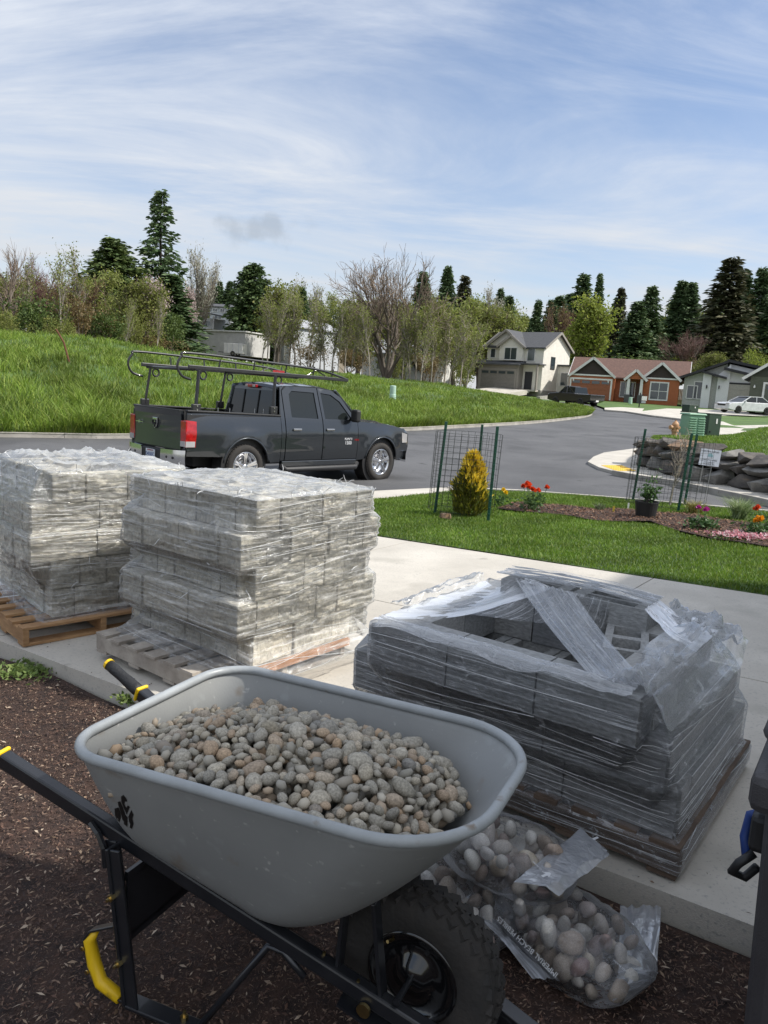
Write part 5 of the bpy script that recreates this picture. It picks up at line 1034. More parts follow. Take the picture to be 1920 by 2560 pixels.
# ------------------------------------------------------------------ hydrant, cabinets, pedestals, signs
def hydrant():
    top = at(1690, 1051, 26); bz = at(1680, 1099, 26); h = top.z-bz.z; T = thing('fire_hydrant', (top.x, top.y, bz.z-.06), R(200), 'tan fire hydrant standing above the boulder wall', 'fire hydrant'); m = mat('hydrant_tan', (.50, .29, .15), .6, col2=(.40, .22, .11), nscale=8); s = (h+.06)/.78
    b = MB(); b.lathe([(.15, 0), (.15, .03), (.10, .04), (.10, .36), (.14, .37), (.14, .41), (.11, .42), (.115, .58), (.13, .60), (.12, .66), (.07, .73), (.03, .75), (.03, .79), (.001, .79)], 20); b.build('barrel', m, T, smooth=False)
    for a, r, l in ((0, .075, .20), (R(90), .055, .19), (R(-90), .055, .19)):
        c, s_ = math.cos(a), math.sin(a); b = MB(); b.tube([(c*.08, s_*.08, .52), (c*l, s_*l, .52)], r, 14); b.tube([(c*l, s_*l, .52), (c*(l+.03), s_*(l+.03), .52)], r*1.15, 8); b.tube([(c*(l+.03), s_*(l+.03), .52), (c*(l+.06), s_*(l+.06), .52)], .02, 5); b.build('outlet', m, T)
    T.scale = (s, s, s)
hydrant()
def cabinet():
    bl, tp_ = at(1706, 1100, 26.5), at(1725, 1036, 26.5); h = tp_.z-bl.z+.05; T = thing('green_pedestal', (at(1726, 1097, 26.5).x, 26.5, bl.z-.05), R(15), 'light green louvred utility pedestal beside the fire hydrant', 'utility box'); m = mat('pale_green', (.20, .36, .24), .55, col2=(.16, .30, .20), nscale=3)
    b = MB(); b.box((0, 0, h/2), (.70, .55, h), taper=.9); b.build('body', m, T, bevel=.05); b = MB(); b.box((0, 0, h+.02), (.72, .58, .06), taper=.9); b.build('lid', m, T, bevel=.025)
    for i in range(10):
        for x in (-.17, .17): b = MB(); b.bar((x-.14, -.29+.03*(i/10), .1+i*h*.085), (x+.14, -.29+.03*(i/10), .1+i*h*.085), .05, .028); b.build('louvre', m, T, bevel=.008)
        b = MB(); b.bar((.355-.035*i/10, -.2, .1+i*h*.085), (.355-.035*i/10, .2, .1+i*h*.085), .05, .028); b.build('louvre', m, T, bevel=.008)
    dg = mat('dark_green', (.028, .055, .033), .5, nscale=3)
    for nm, px, b0, t0, Y, w_, d_, lab in (('transformer_box', 1766, 1096, 1034, 28.5, .62, .6, 'dark green transformer box behind the louvred pedestal'), ('utility_box', 1724, 1031, 1013, 46, .72, .6, 'small dark green utility box on the verge by the sedan')):
        p, q = at(px, b0, Y), at(px, t0, Y); hh = q.z-p.z; T2 = thing(nm, p, R(24), lab, 'utility box'); b = MB(); b.box((0, 0, hh*.55), (w_, d_, hh*.9)); b.build('body', dg, T2, bevel=.03); b = MB(); b.box((0, 0, hh*.05), (w_*1.1, d_*1.1, hh*.14)); b.build('plinth', dg, T2); b = MB(); b.box((0, 0, hh*1.0), (w_*1.04, d_*1.04, .05)); b.build('lid', dg, T2, bevel=.02)
        b = MB(); b.box((.08, -d_/2-.008, hh*.72), (.07, .012, hh*.2)); b.build('label_plate', white_trim, T2); b = MB(); b.box((-w_*.3, -d_/2-.01, hh*.3), (.05, .03, .05)); b.build('latch', blackmetal, T2)
    for px, b0, t0, Y, lab in ((981, 996, 964, 44, 'pale green telecom pedestal standing in the field grass behind the pickup'), (1576, 1002, 993, 80, 'pale green telecom pedestal on the bungalow lawn')):
        p, q = at(px, b0, Y), at(px+1, t0, Y); hh = q.z-p.z+.3; T2 = thing('telecom_pedestal', (p.x, p.y, p.z-.3), 0, lab, 'utility box'); m2 = mat('mint', (.42, .58, .48), .5, nscale=4); b = MB(); b.lathe([(.19, 0), (.19, hh*.5), (.175, hh*.52), (.175, hh*.97), (.15, hh), (.001, hh+.01)], 18); b.build('cover', m2, T2); b = MB(); b.lathe([(.20, 0), (.20, hh*.42), (.19, hh*.43)], 18); b.build('base', m2, T2)
cabinet()
ink = mat('ink', (.02, .022, .03), .6)
def corrugated_sign():
    c = at(1775, 1144, 17.3); T = thing('yard_sign', c, R(4), 'white yard sign with black lettering stuck in before the boulder wall', 'sign'); wd, hh = .47, .37; T.rotation_euler = (0, R(4), R(4)); b = MB(); b.box((0, 0, 0), (wd, .012, hh)); b.build('board', mat('sign_white', (.62, .66, .72), .5, nscale=3), T)
    for s, sz, z in (('ARC/REAL SUPPLIES', .043, .135), ('(360)713-4002', .058, -.055), ('prestonsoft.com', .038, -.105), ('Woodland, Wa', .042, -.150)): text('lettering', s, sz, ink, T, (0, -.008, z), (R(90), 0, 0), .0005)
    b = MB(); b.prism([(-.06, .02), (.06, .02), (.055, .06), (.02, .095), (-.04, .095), (-.055, .06)], lambda a, h: (a, -.009, h), lambda a, h: (a, -.006, h)); b.build('logo', mat('logo_teal', (.25, .42, .46), .5), T)
    gz = G(c.x, c.y)+.0-c.z
    for x in (-.12, .08): b = MB(); b.cyl((x, .004, -.05), (x, .004, gz-.08), .006, n=6); b.build('stake', mat('galvanised', (.5, .5, .48), .4, .7), T)
corrugated_sign()
def sale_sign():
    p = at(1597, 1021, 74); q = at(1600, 982, 74); T = thing('sale_sign', p, 0, 'small white sale sign hanging from a dark post on the bungalow lawn', 'sign'); h = q.z-p.z; b = MB(); b.box((0, 0, h/2), (.09, .09, h)); b.build('post', blackpl, T); b = MB(); b.bar((0, 0, h*.88), (.7, 0, h*.88), .05, .05); b.build('arm', blackpl, T); b = MB(); b.box((.42, 0, h*.66), (.5, .03, h*.28)); b.build('board', white_trim, T); b = MB(); b.box((.38, 0, h*.42), (.4, .03, h*.12)); b.build('rider', metal_w, T)
sale_sign()
p = at(928, 860, 110)
T = thing('utility_pole', at(338, 862, 100), 0, 'brown wooden utility pole in front of the blossom tree', 'pole'); b = MB(); b.cyl((0, 0, -.5), (.1, 0, 8.4), .15, .11, 10); b.build('post', mat('pole_wood', (.16, .11, .07), .9), T); b = MB(); b.cyl((.3, 0, 6.9), (.3, 0, 7.7), .2, n=10); b.build('transformer', pale_roof, T)
T = thing('rusty_post', at(173, 888, 34), 0, 'thin rusty leaning post in the tall grass on the left', 'post'); b = MB(); e = at(140, 823, 34)-at(173, 888, 34); b.tube([(0, 0, -.3), tuple(e*.5+Vector((0.05, 0, 0))), tuple(e)], .04, 6); b.build('stake', mat('rust', (.14, .06, .03), .9), T)
# ------------------------------------------------------------------ wire cages and planting
postm = mat('green_post', (.012, .075, .048), .45, nscale=4); wirem = mat('wire', (.035, .04, .035), .5, .3)
def cage(label, posts, centre, rad, zt, ang):
    c = Vector(centre); z0 = G(c.x, c.y); T = thing('wire_cage', (c.x, c.y, z0), 0, label, 'plant cage')
    for (bx_, by_), (tx, ty) in posts:
        p = on(bx_, by_); q = at(tx, ty, p.y-.05); b = MB(); d = (q-p); b.bar(p-T.location-d*.05, q-T.location, .045, .028, (0, 1, 0)); po = b.build('post', postm, T, bevel=.006)
        for i in range(14): b = MB(); k = p-T.location+d*(.08+.065*i); b.box(k+Vector((0, -.028, 0)), (.018, .03, .012)); b.build('stud', postm, po)
    b = MB(); n = 26; a0, a1 = ang; hz = 14; lean = Vector((.035, 0, 0))
    def pt(i, z): a = R(a0+(a1-a0)*i/n); return Vector((rad*math.cos(a), rad*math.sin(a), z))+lean*z
    for i in range(n+1): b.tube([pt(i, .02), pt(i, zt)], .0032, 3, cap=False)
    for j in range(hz): z = .05+(zt-.05)*j/(hz-1); b.tube([pt(i, z) for i in range(n+1)], .0032, 3, cap=False)
    tag(b.build('wire_mesh', wirem, T), kind='stuff')
cage('green-posted wire cage around the golden conifer shrub', [((1087, 1283), (1116, 1054)), ((1188, 1250), (1206, 1061)), ((1220, 1303), (1244, 1066))], (1.28, 12.75), .55, 1.32, (-10, 300))
cage('green-posted wire cage around the bare sapling near the black pot', [((1582, 1250), (1614, 1072)), ((1695, 1279), (1730, 1083)), ((1711, 1262), (1743, 1085))], (5.35, 14.6), .72, 1.25, (20, 330))
def golden():
    p = on(1172, 1288); T = thing('golden_conifer', p, 0, 'small golden-yellow conifer shrub inside the wire cage', 'shrub'); g = np.random.default_rng(61); n = 5200; f = g.random(n)**.85; az = g.random(n)*6.283; prof_ = np.interp(f, [0, .15, .45, .75, .92, 1], [.17, .25, .24, .14, .075, .015]); rr = prof_*(.5+.62*g.random(n))*(1+.2*np.sin(az*3+f*11)); C = np.stack([rr*np.cos(az), rr*np.sin(az), f*.98], 1); d = np.stack([np.cos(az)*.6, np.sin(az)*.6, .9+.4*g.random(n)], 1)+g.normal(size=(n, 3))*.35; d /= np.linalg.norm(d, axis=1)[:, None]; L = .05+.09*g.random(n)**2
    k = (f+.25*(rr/prof_)+.2*np.cos(az-R(5))*.6+g.normal(0, .16, n)) > .78
    gold = imat('gold_sprays', [(0.625, 0.442, 0.024), (0.775, 0.572, 0.048), (0.475, 0.351, 0.024), (0.85, 0.676, 0.108)], .6, .35); gdk = imat('green_sprays', [(.10, .115, .015), (.17, .17, .02), (.06, .075, .012)], .6, .3)
    for nm, kk, m in (('golden_foliage', k, gold), ('green_foliage', ~k, gdk)):
        V, Q = tri_leaves(g, C[kk], d[kk], L[kk], L[kk]*.3); inst(nm, npmesh(nm, V, Q, m), T)['kind'] = 'stuff'
    b = MB(); b.cyl((0, 0, -.05), (0, 0, .8), .025, .008, 8); b.build('stem', bark_d, T)
golden()
leafm = imat('garden_leaves', [(.05, .11, .03), (.08, .15, .045), (.035, .08, .025), (.12, .19, .07)], .5, .3); stemm = mat('green_stem', (.10, .17, .05), .6)
def bloom_mesh(seed, m, r=.05, flat=.55):
    g = np.random.default_rng(seed); C = []; D_ = []; L = []
    for ring in range(5):
        n = 9-ring; e = R(8+ring*19)
        for i in range(n): a = 6.283*i/n+ring*.4+g.normal()*.1; D_.append((math.cos(a)*math.cos(e), math.sin(a)*math.cos(e), math.sin(e))); C.append((0, 0, ring*.12*r)); L.append(r*(1-.1*ring))
    V, Q = tri_leaves(g, np.array(C), np.array(D_), np.array(L), np.array(L)*.9); return npmesh('bloom', V, Q, m)
def flower(name, px, py, label, m, blooms, h, spread, r, leaves=120, lspread=.14, seed=0, lh=.6, cat='flower'):
    p = on(px, py); T = thing(name, (p.x, p.y, p.z+.02), 0, label, cat); g = np.random.default_rng(seed+500); C = np.stack([g.normal(0, lspread, leaves), g.normal(0, lspread, leaves), g.random(leaves)*h*lh], 1); d = g.normal(size=(leaves, 3)); d[:, 2] = np.abs(d[:, 2])*.6; d /= np.linalg.norm(d, axis=1)[:, None]; L = .05+.05*g.random(leaves); V, Q = tri_leaves(g, C, d, L, L*.5); inst('leaves', npmesh('leaves', V, Q, leafm), T)['kind'] = 'stuff'; bm_ = bloom_mesh(seed, m, r)
    for i in range(blooms):
        a = g.random()*6.283; q = Vector((math.cos(a)*spread*g.random()**.5, math.sin(a)*spread*g.random()**.5, h*(.82+.25*g.random()))); b = MB(); b.tube([(q.x*.3, q.y*.3, 0), (q.x*.7, q.y*.7, q.z*.6), tuple(q)], .005, 4); s = b.build('stem', stemm, T); inst('bloom', bm_, s, q, (g.normal()*.3, g.normal()*.3, g.random()*6))
def petal(n, c): return imat(n, [tuple(x*.7 for x in c), c, tuple(min(1, x*1.25) for x in c)], .5, .35)
flower('ranunculus', 1334, 1278, 'clump of orange-red ranunculus blooms in the bed behind the lawn', petal('p_red', (.72, .085, .022)), 9, .42, .22, .06, 170, .11, 1)
flower('yellow_flower', 1254, 1268, 'two yellow blooms beside the caged golden conifer', petal('p_yellow', (.78, .55, .02)), 2, .28, .09, .055, 60, .06, 2)
flower('magenta_flower', 1752, 1325, 'magenta flower with light-green leaves in the bark bed', petal('p_mag', (.50, .04, .30)), 3, .30, .10, .05, 260, .11, 3, .45)
flower('marigold', 1886, 1345, 'orange-yellow flower clump beside the pink and white daisies', petal('p_orange', (.80, .36, .015)), 6, .27, .11, .05, 170, .09, 4)
flower('red_flower', 1908, 1320, 'orange-red flower cut by the right picture edge', petal('p_red', (.72, .085, .022)), 3, .32, .16, .055, 120, .1, 5)
def patch():
    p = on(1862, 1352); T = thing('daisy_patch', p, 0, 'low patch of tiny pink and white daisies in the bark bed', 'flower'); g = np.random.default_rng(8); n = 260; Cc = np.stack([g.normal(0, .21, n), g.normal(0, .11, n), .05+.06*g.random(n)], 1); dd = g.normal(size=(n*5, 3)); dd[:, 2] = np.abs(dd[:, 2])*.5; dd /= np.linalg.norm(dd, axis=1)[:, None]; C = np.repeat(Cc, 5, 0); L = .022+.014*g.random(n*5); V, Q = tri_leaves(g, C, dd, L, L*.9); inst('daisies', npmesh('daisies', V, Q, imat('daisy', [(.70, .62, .62), (.62, .16, .24), (.75, .7, .68), (.55, .10, .16), (.7, .45, .48)], .5, .3)), T)['kind'] = 'stuff'
    C = np.stack([g.normal(0, .21, 500), g.normal(0, .11, 500), .04*g.random(500)], 1); dd = g.normal(size=(500, 3)); dd[:, 2] = np.abs(dd[:, 2]); dd /= np.linalg.norm(dd, axis=1)[:, None]; V, Q = tri_leaves(g, C, dd, np.full(500, .05), np.full(500, .02)); inst('leaves', npmesh('leaves', V, Q, leafm), T)['kind'] = 'stuff'
patch()
def clump(name, px, py, label, m, n, h, sp):
    p = on(px, py); g = np.random.default_rng(n); P = np.stack([p.x+g.normal(0, .05, n), p.y+g.normal(0, .05, n)], 1); o = blades(name, P, np.full(n, p.z), h, .014, sp, m, label, 'plant', n, 'thing'); del o['kind']; return o
clump('ornamental_grass', 1848, 1297, 'pale variegated ornamental grass clump at the back of the bed', imat('varieg', [(.22, .30, .12), (.36, .42, .22), (.14, .22, .08)], .5, .3), 420, .34, 1.1); clump('sedge', 1735, 1284, 'golden-brown sedge tuft behind the magenta flower', imat('sedge', [(.30, .24, .07), (.20, .2, .05), (.4, .32, .12)], .5, .3), 260, .22, .9); clump('grey_tuft', 1500, 1276, 'small grey-green tuft in the middle of the bark bed', imat('greytuft', [(.16, .18, .09), (.10, .13, .06)], .5, .3), 120, .13, .9)
def pot():
    p = on(1613, 1294); T = thing('nursery_pot', (p.x, p.y, p.z+.03), 0, 'black plastic nursery pot standing on the bark bed', 'plant pot'); b = MB(); b.lathe([(.16, 0), (.19, .22), (.195, .225), (.195, .25), (.182, .25), (.178, .20), (.001, .20)], 24); b.build('pot', blackpl, T, smooth=False)
    T2 = thing('potted_shrub', (p.x, p.y, p.z+.22), 0, 'leafy green shrub growing in the black nursery pot', 'shrub'); g = np.random.default_rng(71); S = []; C = []
    for i in range(9):
        a = g.random()*6.28; e = np.array([math.cos(a)*.22*g.random(), math.sin(a)*.22*g.random(), .16+.26*g.random()]); 
        if i == 0: e = np.array([.13, 0, .62])
        S.append((0, 0, 0, *e, .007, .003)); C += [e*(.4+.6*g.random())+g.normal(size=3)*.04 for _ in range(26)]
    V, Q = segs_mesh(S, 5); inst('stems', npmesh('stems', V, Q, bark_g), T2); C = np.array(C); d = g.normal(size=(len(C), 3)); d /= np.linalg.norm(d, axis=1)[:, None]; L = .06+.05*g.random(len(C)); V, Q = tri_leaves(g, C, d, L, L*.42); inst('leaves', npmesh('leaves', V, Q, leafm), T2)['kind'] = 'stuff'
    p = on(1674, 1262); q = at(1690, 1065, p.y); T3 = thing('bare_sapling', p, 0, 'thin bare sapling inside the cage near the black pot', 'sapling'); s = q.z-p.z
    for nm, m in PRO['birch1'][:2]: inst(nm, m, T3, scale=(s*1.6, s*1.6, s))
    T4 = thing('plant_label', on(1533, 1283), 0, 'small yellow plant tag standing in the bark bed', 'plant tag'); b = MB(); b.box((0, 0, .06), (.035, .006, .13)); b.build('tag', mat('tagyellow', (.6, .45, .06), .5), T4)
    T5 = thing('plant_label', on(1570, 1273), 0, 'small white plant tag beside the black pot', 'plant tag'); b = MB(); b.box((0, 0, .06), (.03, .006, .11)); b.build('tag', white_trim, T5)
    T6 = thing('stone', on(1113, 1298), 0, 'small brown stone lying beside the golden conifer', 'stone'); inst('boulder', BLD[2], T6, (0, 0, .05), scale=(.2, .15, .14))
pot()
def weeds(px, py, label, n, sp):
    p = on(px, py, -.09); g = np.random.default_rng(n); C = np.stack([g.normal(0, sp, n), g.normal(0, sp*.8, n), .01+.03*g.random(n)], 1); d = g.normal(size=(n, 3)); d[:, 2] = np.abs(d[:, 2])*.6; d /= np.linalg.norm(d, axis=1)[:, None]; L = .02+.03*g.random(n); V, Q = tri_leaves(g, C, d, L, L*.5); o = inst('weed_patch', npmesh('weed_patch', V, Q, imat('weed', [(.13, .20, .05), (.20, .26, .08), (.09, .15, .04)], .6, .3)), None, p); tag(o, label, 'weeds', kind='stuff')
weeds(60, 1685, 'patch of low green weeds in the mulch at the left', 500, .10); weeds(325, 1755, 'small green weed beside the driveway edge behind the wheelbarrow', 220, .045)
# ------------------------------------------------------------------ pallets, block stacks and stretch film
def vn2(seed, n=64):
    lat = np.random.default_rng(seed).random((n, n))
    def f(u, v):
        u = np.asarray(u, float); v = np.asarray(v, float); i = np.floor(u).astype(int); j = np.floor(v).astype(int); a = u-i; b = v-j; a = a*a*(3-2*a); b = b*b*(3-2*b)
        L = lambda x, y: lat[x % n, y % n]
        return (L(i, j)*(1-a)+L(i+1, j)*a)*(1-b)+(L(i, j+1)*(1-a)+L(i+1, j+1)*a)*b
    return f
def film_mat(name, base=.10, k1=.45, k2=.4, vs=55, rough=.16, white=(.80, .82, .85), lo=.5, hi=.78, us=1.3, big=(.25, 1.0), skew=.12, bumps=.8):
    if name in MATS: return MATS[name]
    m = bpy.data.materials.new(name); m.use_nodes = True; N = m.node_tree.nodes; L = m.node_tree.links; N.clear(); out = N.new('ShaderNodeOutputMaterial')
    uv = N.new('ShaderNodeUVMap')
    def noise(sx, sy, rot, det, lo, hi, off=0, dist=0.):
        mp = N.new('ShaderNodeMapping'); mp.inputs['Rotation'].default_value = (0, 0, rot); mp.inputs['Scale'].default_value = (sx, sy, 1); mp.inputs['Location'].default_value = (off, off*.7, off); mp.vector_type = 'POINT'; L.new(uv.outputs[0], mp.inputs[0])
        t = N.new('ShaderNodeTexNoise'); t.inputs['Scale'].default_value = 1; t.inputs['Detail'].default_value = det; t.inputs['Roughness'].default_value = .6; t.inputs['Distortion'].default_value = dist; L.new(mp.outputs[0], t.inputs[0])
        r = N.new('ShaderNodeMapRange'); r.inputs[1].default_value = lo; r.inputs[2].default_value = hi; L.new(t.outputs[0], r.inputs[0]); return r.outputs[0], t.outputs[0]
    def mth(op, a, b):
        x = N.new('ShaderNodeMath'); x.operation = op
        for i, v in enumerate((a, b)):
            if isinstance(v, (int, float)): x.inputs[i].default_value = v
            else: L.new(v, x.inputs[i])
        return x.outputs[0]
    s1, h1 = noise(us, vs, skew, 4, lo, hi); s2, h2 = noise(us*1.6, vs*.8, -skew*1.6, 5, lo+.02, hi+.02, 7.3); bg_, _ = noise(5, 7, 0, 3, .35, .65, 3.1, .5); bg2, h3 = noise(14, 22, .5, 4, .55, .75, 1.7, 1.2)
    a = mth('ADD', mth('MULTIPLY', s1, k1), mth('MULTIPLY', s2, k2)); md = N.new('ShaderNodeMapRange'); L.new(bg_, md.inputs[0]); md.inputs[3].default_value = big[0]; md.inputs[4].default_value = big[1]
    a = mth('MULTIPLY', a, md.outputs[0]); a = mth('ADD', a, mth('MULTIPLY', bg2, k2*.55)); a = mth('ADD', a, base)
    lw = N.new('ShaderNodeLayerWeight'); lw.inputs[0].default_value = .22; a = mth('MAXIMUM', a, mth('MULTIPLY', lw.outputs[0], .55)); a = mth('MINIMUM', a, .93)
    bp = N.new('ShaderNodeBump'); bp.inputs['Strength'].default_value = bumps; bp.inputs['Distance'].default_value = .014; L.new(mth('ADD', mth('ADD', h1, h2), mth('MULTIPLY', h3, .8)), bp.inputs['Height'])
    p = N.new('ShaderNodeBsdfPrincipled'); p.inputs['Base Color'].default_value = (*white, 1); p.inputs['Roughness'].default_value = rough; p.inputs['Specular IOR Level'].default_value = .9; L.new(bp.outputs[0], p.inputs['Normal'])
    tl = N.new('ShaderNodeBsdfTranslucent'); tl.inputs[0].default_value = (*white, 1); mx0 = N.new('ShaderNodeMixShader'); mx0.inputs[0].default_value = .3; L.new(p.outputs[0], mx0.inputs[1]); L.new(tl.outputs[0], mx0.inputs[2])
    tr = N.new('ShaderNodeBsdfTransparent'); tr.inputs[0].default_value = (.97, .975, .98, 1); gl = N.new('ShaderNodeBsdfGlossy'); gl.inputs['Roughness'].default_value = .09; L.new(bp.outputs[0], gl.inputs['Normal']); gl.inputs[0].default_value = (.9, .92, .95, 1)
    fr = N.new('ShaderNodeFresnel'); fr.inputs[0].default_value = 1.42; L.new(bp.outputs[0], fr.inputs['Normal']); mx1 = N.new('ShaderNodeMixShader'); L.new(fr.outputs[0], mx1.inputs[0]); L.new(tr.outputs[0], mx1.inputs[1]); L.new(gl.outputs[0], mx1.inputs[2])
    mx = N.new('ShaderNodeMixShader'); L.new(a, mx.inputs[0]); L.new(mx1.outputs[0], mx.inputs[1]); L.new(mx0.outputs[0], mx.inputs[2]); L.new(mx.outputs[0], out.inputs[0]); MATS[name] = m; return m
def uvmesh(name, V, Q, UV, m, smooth=True):
    me = npmesh(name, V, Q, m, smooth); l = me.uv_layers.new(name='UVMap'); l.data.foreach_set('uv', np.asarray(UV, np.float32)[np.asarray(Q).ravel()].ravel()); return me
film_a = film_mat('stretch_film', .05, .66, .60, 46, .13, (.92, .92, .90), .50, .78, 1.6, (.40, 1.0), .10); film_b = film_mat('stretch_film_tight', .05, .95, .8, 95, .10, (.95, .97, 1.0), .53, .78, .8, (.25, 1.0), .09, .35); film_c = film_mat('film_bunched', .26, .55, .45, 60, .16, (.88, .90, .93), .48, .76, 1.2, (.5, 1), .04); film_top = film_mat('film_loose', .12, .35, .35, 9, .15, (.88, .90, .92), .48, .8, 6, (.5, 1), .6); film_bag = film_mat('bag_film', .05, .20, .22, 6, .16, (.85, .86, .88), .52, .85, 5, (.3, 1), .7); film_flap = film_mat('flap_film', .42, .2, .2, 8, .2, (.60, .63, .68), .5, .8, 6, (.5, 1), .4)
rope_m = mat('film_rope', (.72, .73, .73), .2, col2=(.5, .51, .52), nscale=30, spec=.8)
def split_block(seed, rough=.03, hollow=False):
    g = np.random.default_rng(seed); bm = bmesh.new(); bmesh.ops.create_cube(bm, size=1); bmesh.ops.subdivide_edges(bm, edges=bm.edges[:], cuts=3, use_grid_fill=True)
    for v in bm.verts:
        n = sum(abs(abs(c)-.5) < 1e-4 for c in v.co); 
        if n == 1:
            ax = max(range(3), key=lambda i: abs(v.co[i])); 
            if ax != 2: v.co[ax] += (g.random()-.7)*rough*2*(1 if v.co[ax] > 0 else -1)
        elif n >= 2: v.co *= 1-.012*g.random()
    me = bpy.data.meshes.new('block'); bm.to_mesh(me); bm.free(); return me
blk_g = imat('concrete_block', [(0.538, 0.508, 0.434), (0.643, 0.606, 0.514), (0.463, 0.442, 0.382), (0.598, 0.553, 0.455), (0.404, 0.389, 0.345)], .95, per='object', fine=.35, fscale=9, bump=.9); blk_d = imat('concrete_block_grey', [(0.27, 0.277, 0.277), (0.338, 0.338, 0.331), (0.23, 0.236, 0.243)], .95, per='object', fine=.25, fscale=14, bump=.8)
BM_A = []; BM_D = []
for i in range(5):
    for mm, LL in ((blk_g, BM_A), (blk_d, BM_D)): me = split_block(700+i, .035 if LL is BM_A else .006); me.materials.append(mm); LL.append(me)
def hollow_block():
    b = MB(); o = [(-.5, -.5), (.5, -.5), (.5, .5), (-.5, .5)]; h1 = [(-.42, -.32), (-.06, -.32), (-.06, .32), (-.42, .32)]; h2 = [(.06, -.32), (.42, -.32), (.42, .32), (.06, .32)]
    V, Fc, _ = fill(o, .5, [h1, h2]); n = len(V); b.add([(p.x, p.y, .5) for p in V], [f if (V[f[1]]-V[f[0]]).cross(V[f[2]]-V[f[0]]) > 0 else f[::-1] for f in Fc]); b.add([(p.x, p.y, -.5) for p in V], [f if (V[f[1]]-V[f[0]]).cross(V[f[2]]-V[f[0]]) < 0 else f[::-1] for f in Fc])
    for q, s in ((o, 1), (h1, -1), (h2, -1)):
        k = len(q); b.add([(x, y, .5) for x, y in q]+[(x, y, -.5) for x, y in q], [((i, i+k, (i+1) % k+k, (i+1) % k) if s > 0 else (i, (i+1) % k, (i+1) % k+k, i+k)) for i in range(k)])
    return b.mesh('hollow_block', blk_d)
HB = hollow_block()
wood_p = mat('pallet_wood', (.42, .25, .12), .85, col2=(.27, .15, .07), nscale=5, stretch=(1, 1, 6), bump=.5, bscale=40); wood_g = mat('pallet_wood_grey', (.40, .36, .31), .9, col2=(.24, .21, .18), nscale=6, bump=.6, bscale=50); wood_o = mat('pallet_orange', (.45, .21, .09), .85, col2=(.30, .14, .06), nscale=5, bump=.4, bscale=40); wood_d = mat('pallet_dark', (.15, .105, .075), .9, col2=(.08, .055, .04), nscale=6, bump=.5, bscale=40)
def pallet(loc, rz, lx, ly, label, stringer_m, board_m, along='x', boards=7):
    """stringers run along local y (the left-hand face shows a stringer's side), boards along x"""
    T = thing('pallet', loc, rz, label, 'pallet'); g = random.Random(int(lx*1000+loc[0]*77)); st, dk = .095, .02
    for i in range(3):
        x = .022+(lx-.044)*i/2; b = MB(); b.box((x, ly/2, .022+st/2), (.042, ly, st)); b.build('stringer', stringer_m, T, bevel=.003)
    for i in range(boards):
        wd = .10+g.uniform(-.01, .02); y = wd/2+(ly-wd)*i/(boards-1); b = MB(); b.box((lx/2+g.uniform(-.008, .008), y, .022+st+dk/2), (lx+.01, wd, dk)); b.build('deck_board', board_m if g.random() < .8 else stringer_m, T, bevel=.002)
    for i in range(4): y = .06+(ly-.12)*i/3; b = MB(); b.box((lx/2, y, .011), (lx-.004, .11, dk)); b.build('bottom_board', board_m, T, bevel=.002)
    return T
def block_layers(T, layers, hh, meshes, top_full=True, seed=1):
    g = random.Random(seed); nL = len(layers)
    for k, (x0, x1, y0, y1, nx, ny) in enumerate(layers):
        cx = [0]; cy = [0]
        for i in range(nx): cx.append(cx[-1]+g.uniform(.8, 1.2))
        for i in range(ny): cy.append(cy[-1]+g.uniform(.85, 1.15))
        X = [x0+(x1-x0)*c/cx[-1] for c in cx]; Y = [y0+(y1-y0)*c/cy[-1] for c in cy]
        for i in range(nx):
            for j in range(ny):
                if 0 < i < nx-1 and 0 < j < ny-1 and not (top_full and k == nL-1): continue
                ex = g.uniform(-.012, .010) if j == 0 else 0; ey = g.uniform(-.012, .01) if i == 0 else 0
                inst('block', meshes[g.randrange(len(meshes))], T, ((X[i]+X[i+1])/2+ey, (Y[j]+Y[j+1])/2+ex, hh*(k+.5)), (0, 0, g.choice((0, math.pi))), (X[i+1]-X[i]-.007, Y[j+1]-Y[j]-.007, hh-.004))
def shell_fn(layers, hh, flare, cx, cy, slope=.45, off=.010):
    th = None
    def rad(theta, z):
        c, s = np.cos(theta), np.sin(theta); best = np.full(np.broadcast(theta, z).shape, .05)
        L = list(layers)
        for k, (x0, x1, y0, y1, *_) in enumerate(L):
            rx = np.where(c > 0, (x1-cx)/np.maximum(c, 1e-6), (x0-cx)/np.minimum(c, -1e-6)); ry = np.where(s > 0, (y1-cy)/np.maximum(s, 1e-6), (y0-cy)/np.minimum(s, -1e-6)); r = np.minimum(rx, ry)
            d = np.maximum(0, np.maximum(hh*k+.005-z, z-hh*(k+1)+.005)); best = np.maximum(best, r-slope*d*(1+3*d))
        if flare:
            x0, x1, y0, y1 = flare; rx = np.where(c > 0, (x1-cx)/np.maximum(c, 1e-6), (x0-cx)/np.minimum(c, -1e-6)); ry = np.where(s > 0, (y1-cy)/np.maximum(s, 1e-6), (y0-cy)/np.minimum(s, -1e-6)); d = np.maximum(0, z+.02); best = np.maximum(best, np.minimum(rx, ry)-1.5*d)
        return best+off
    return rad
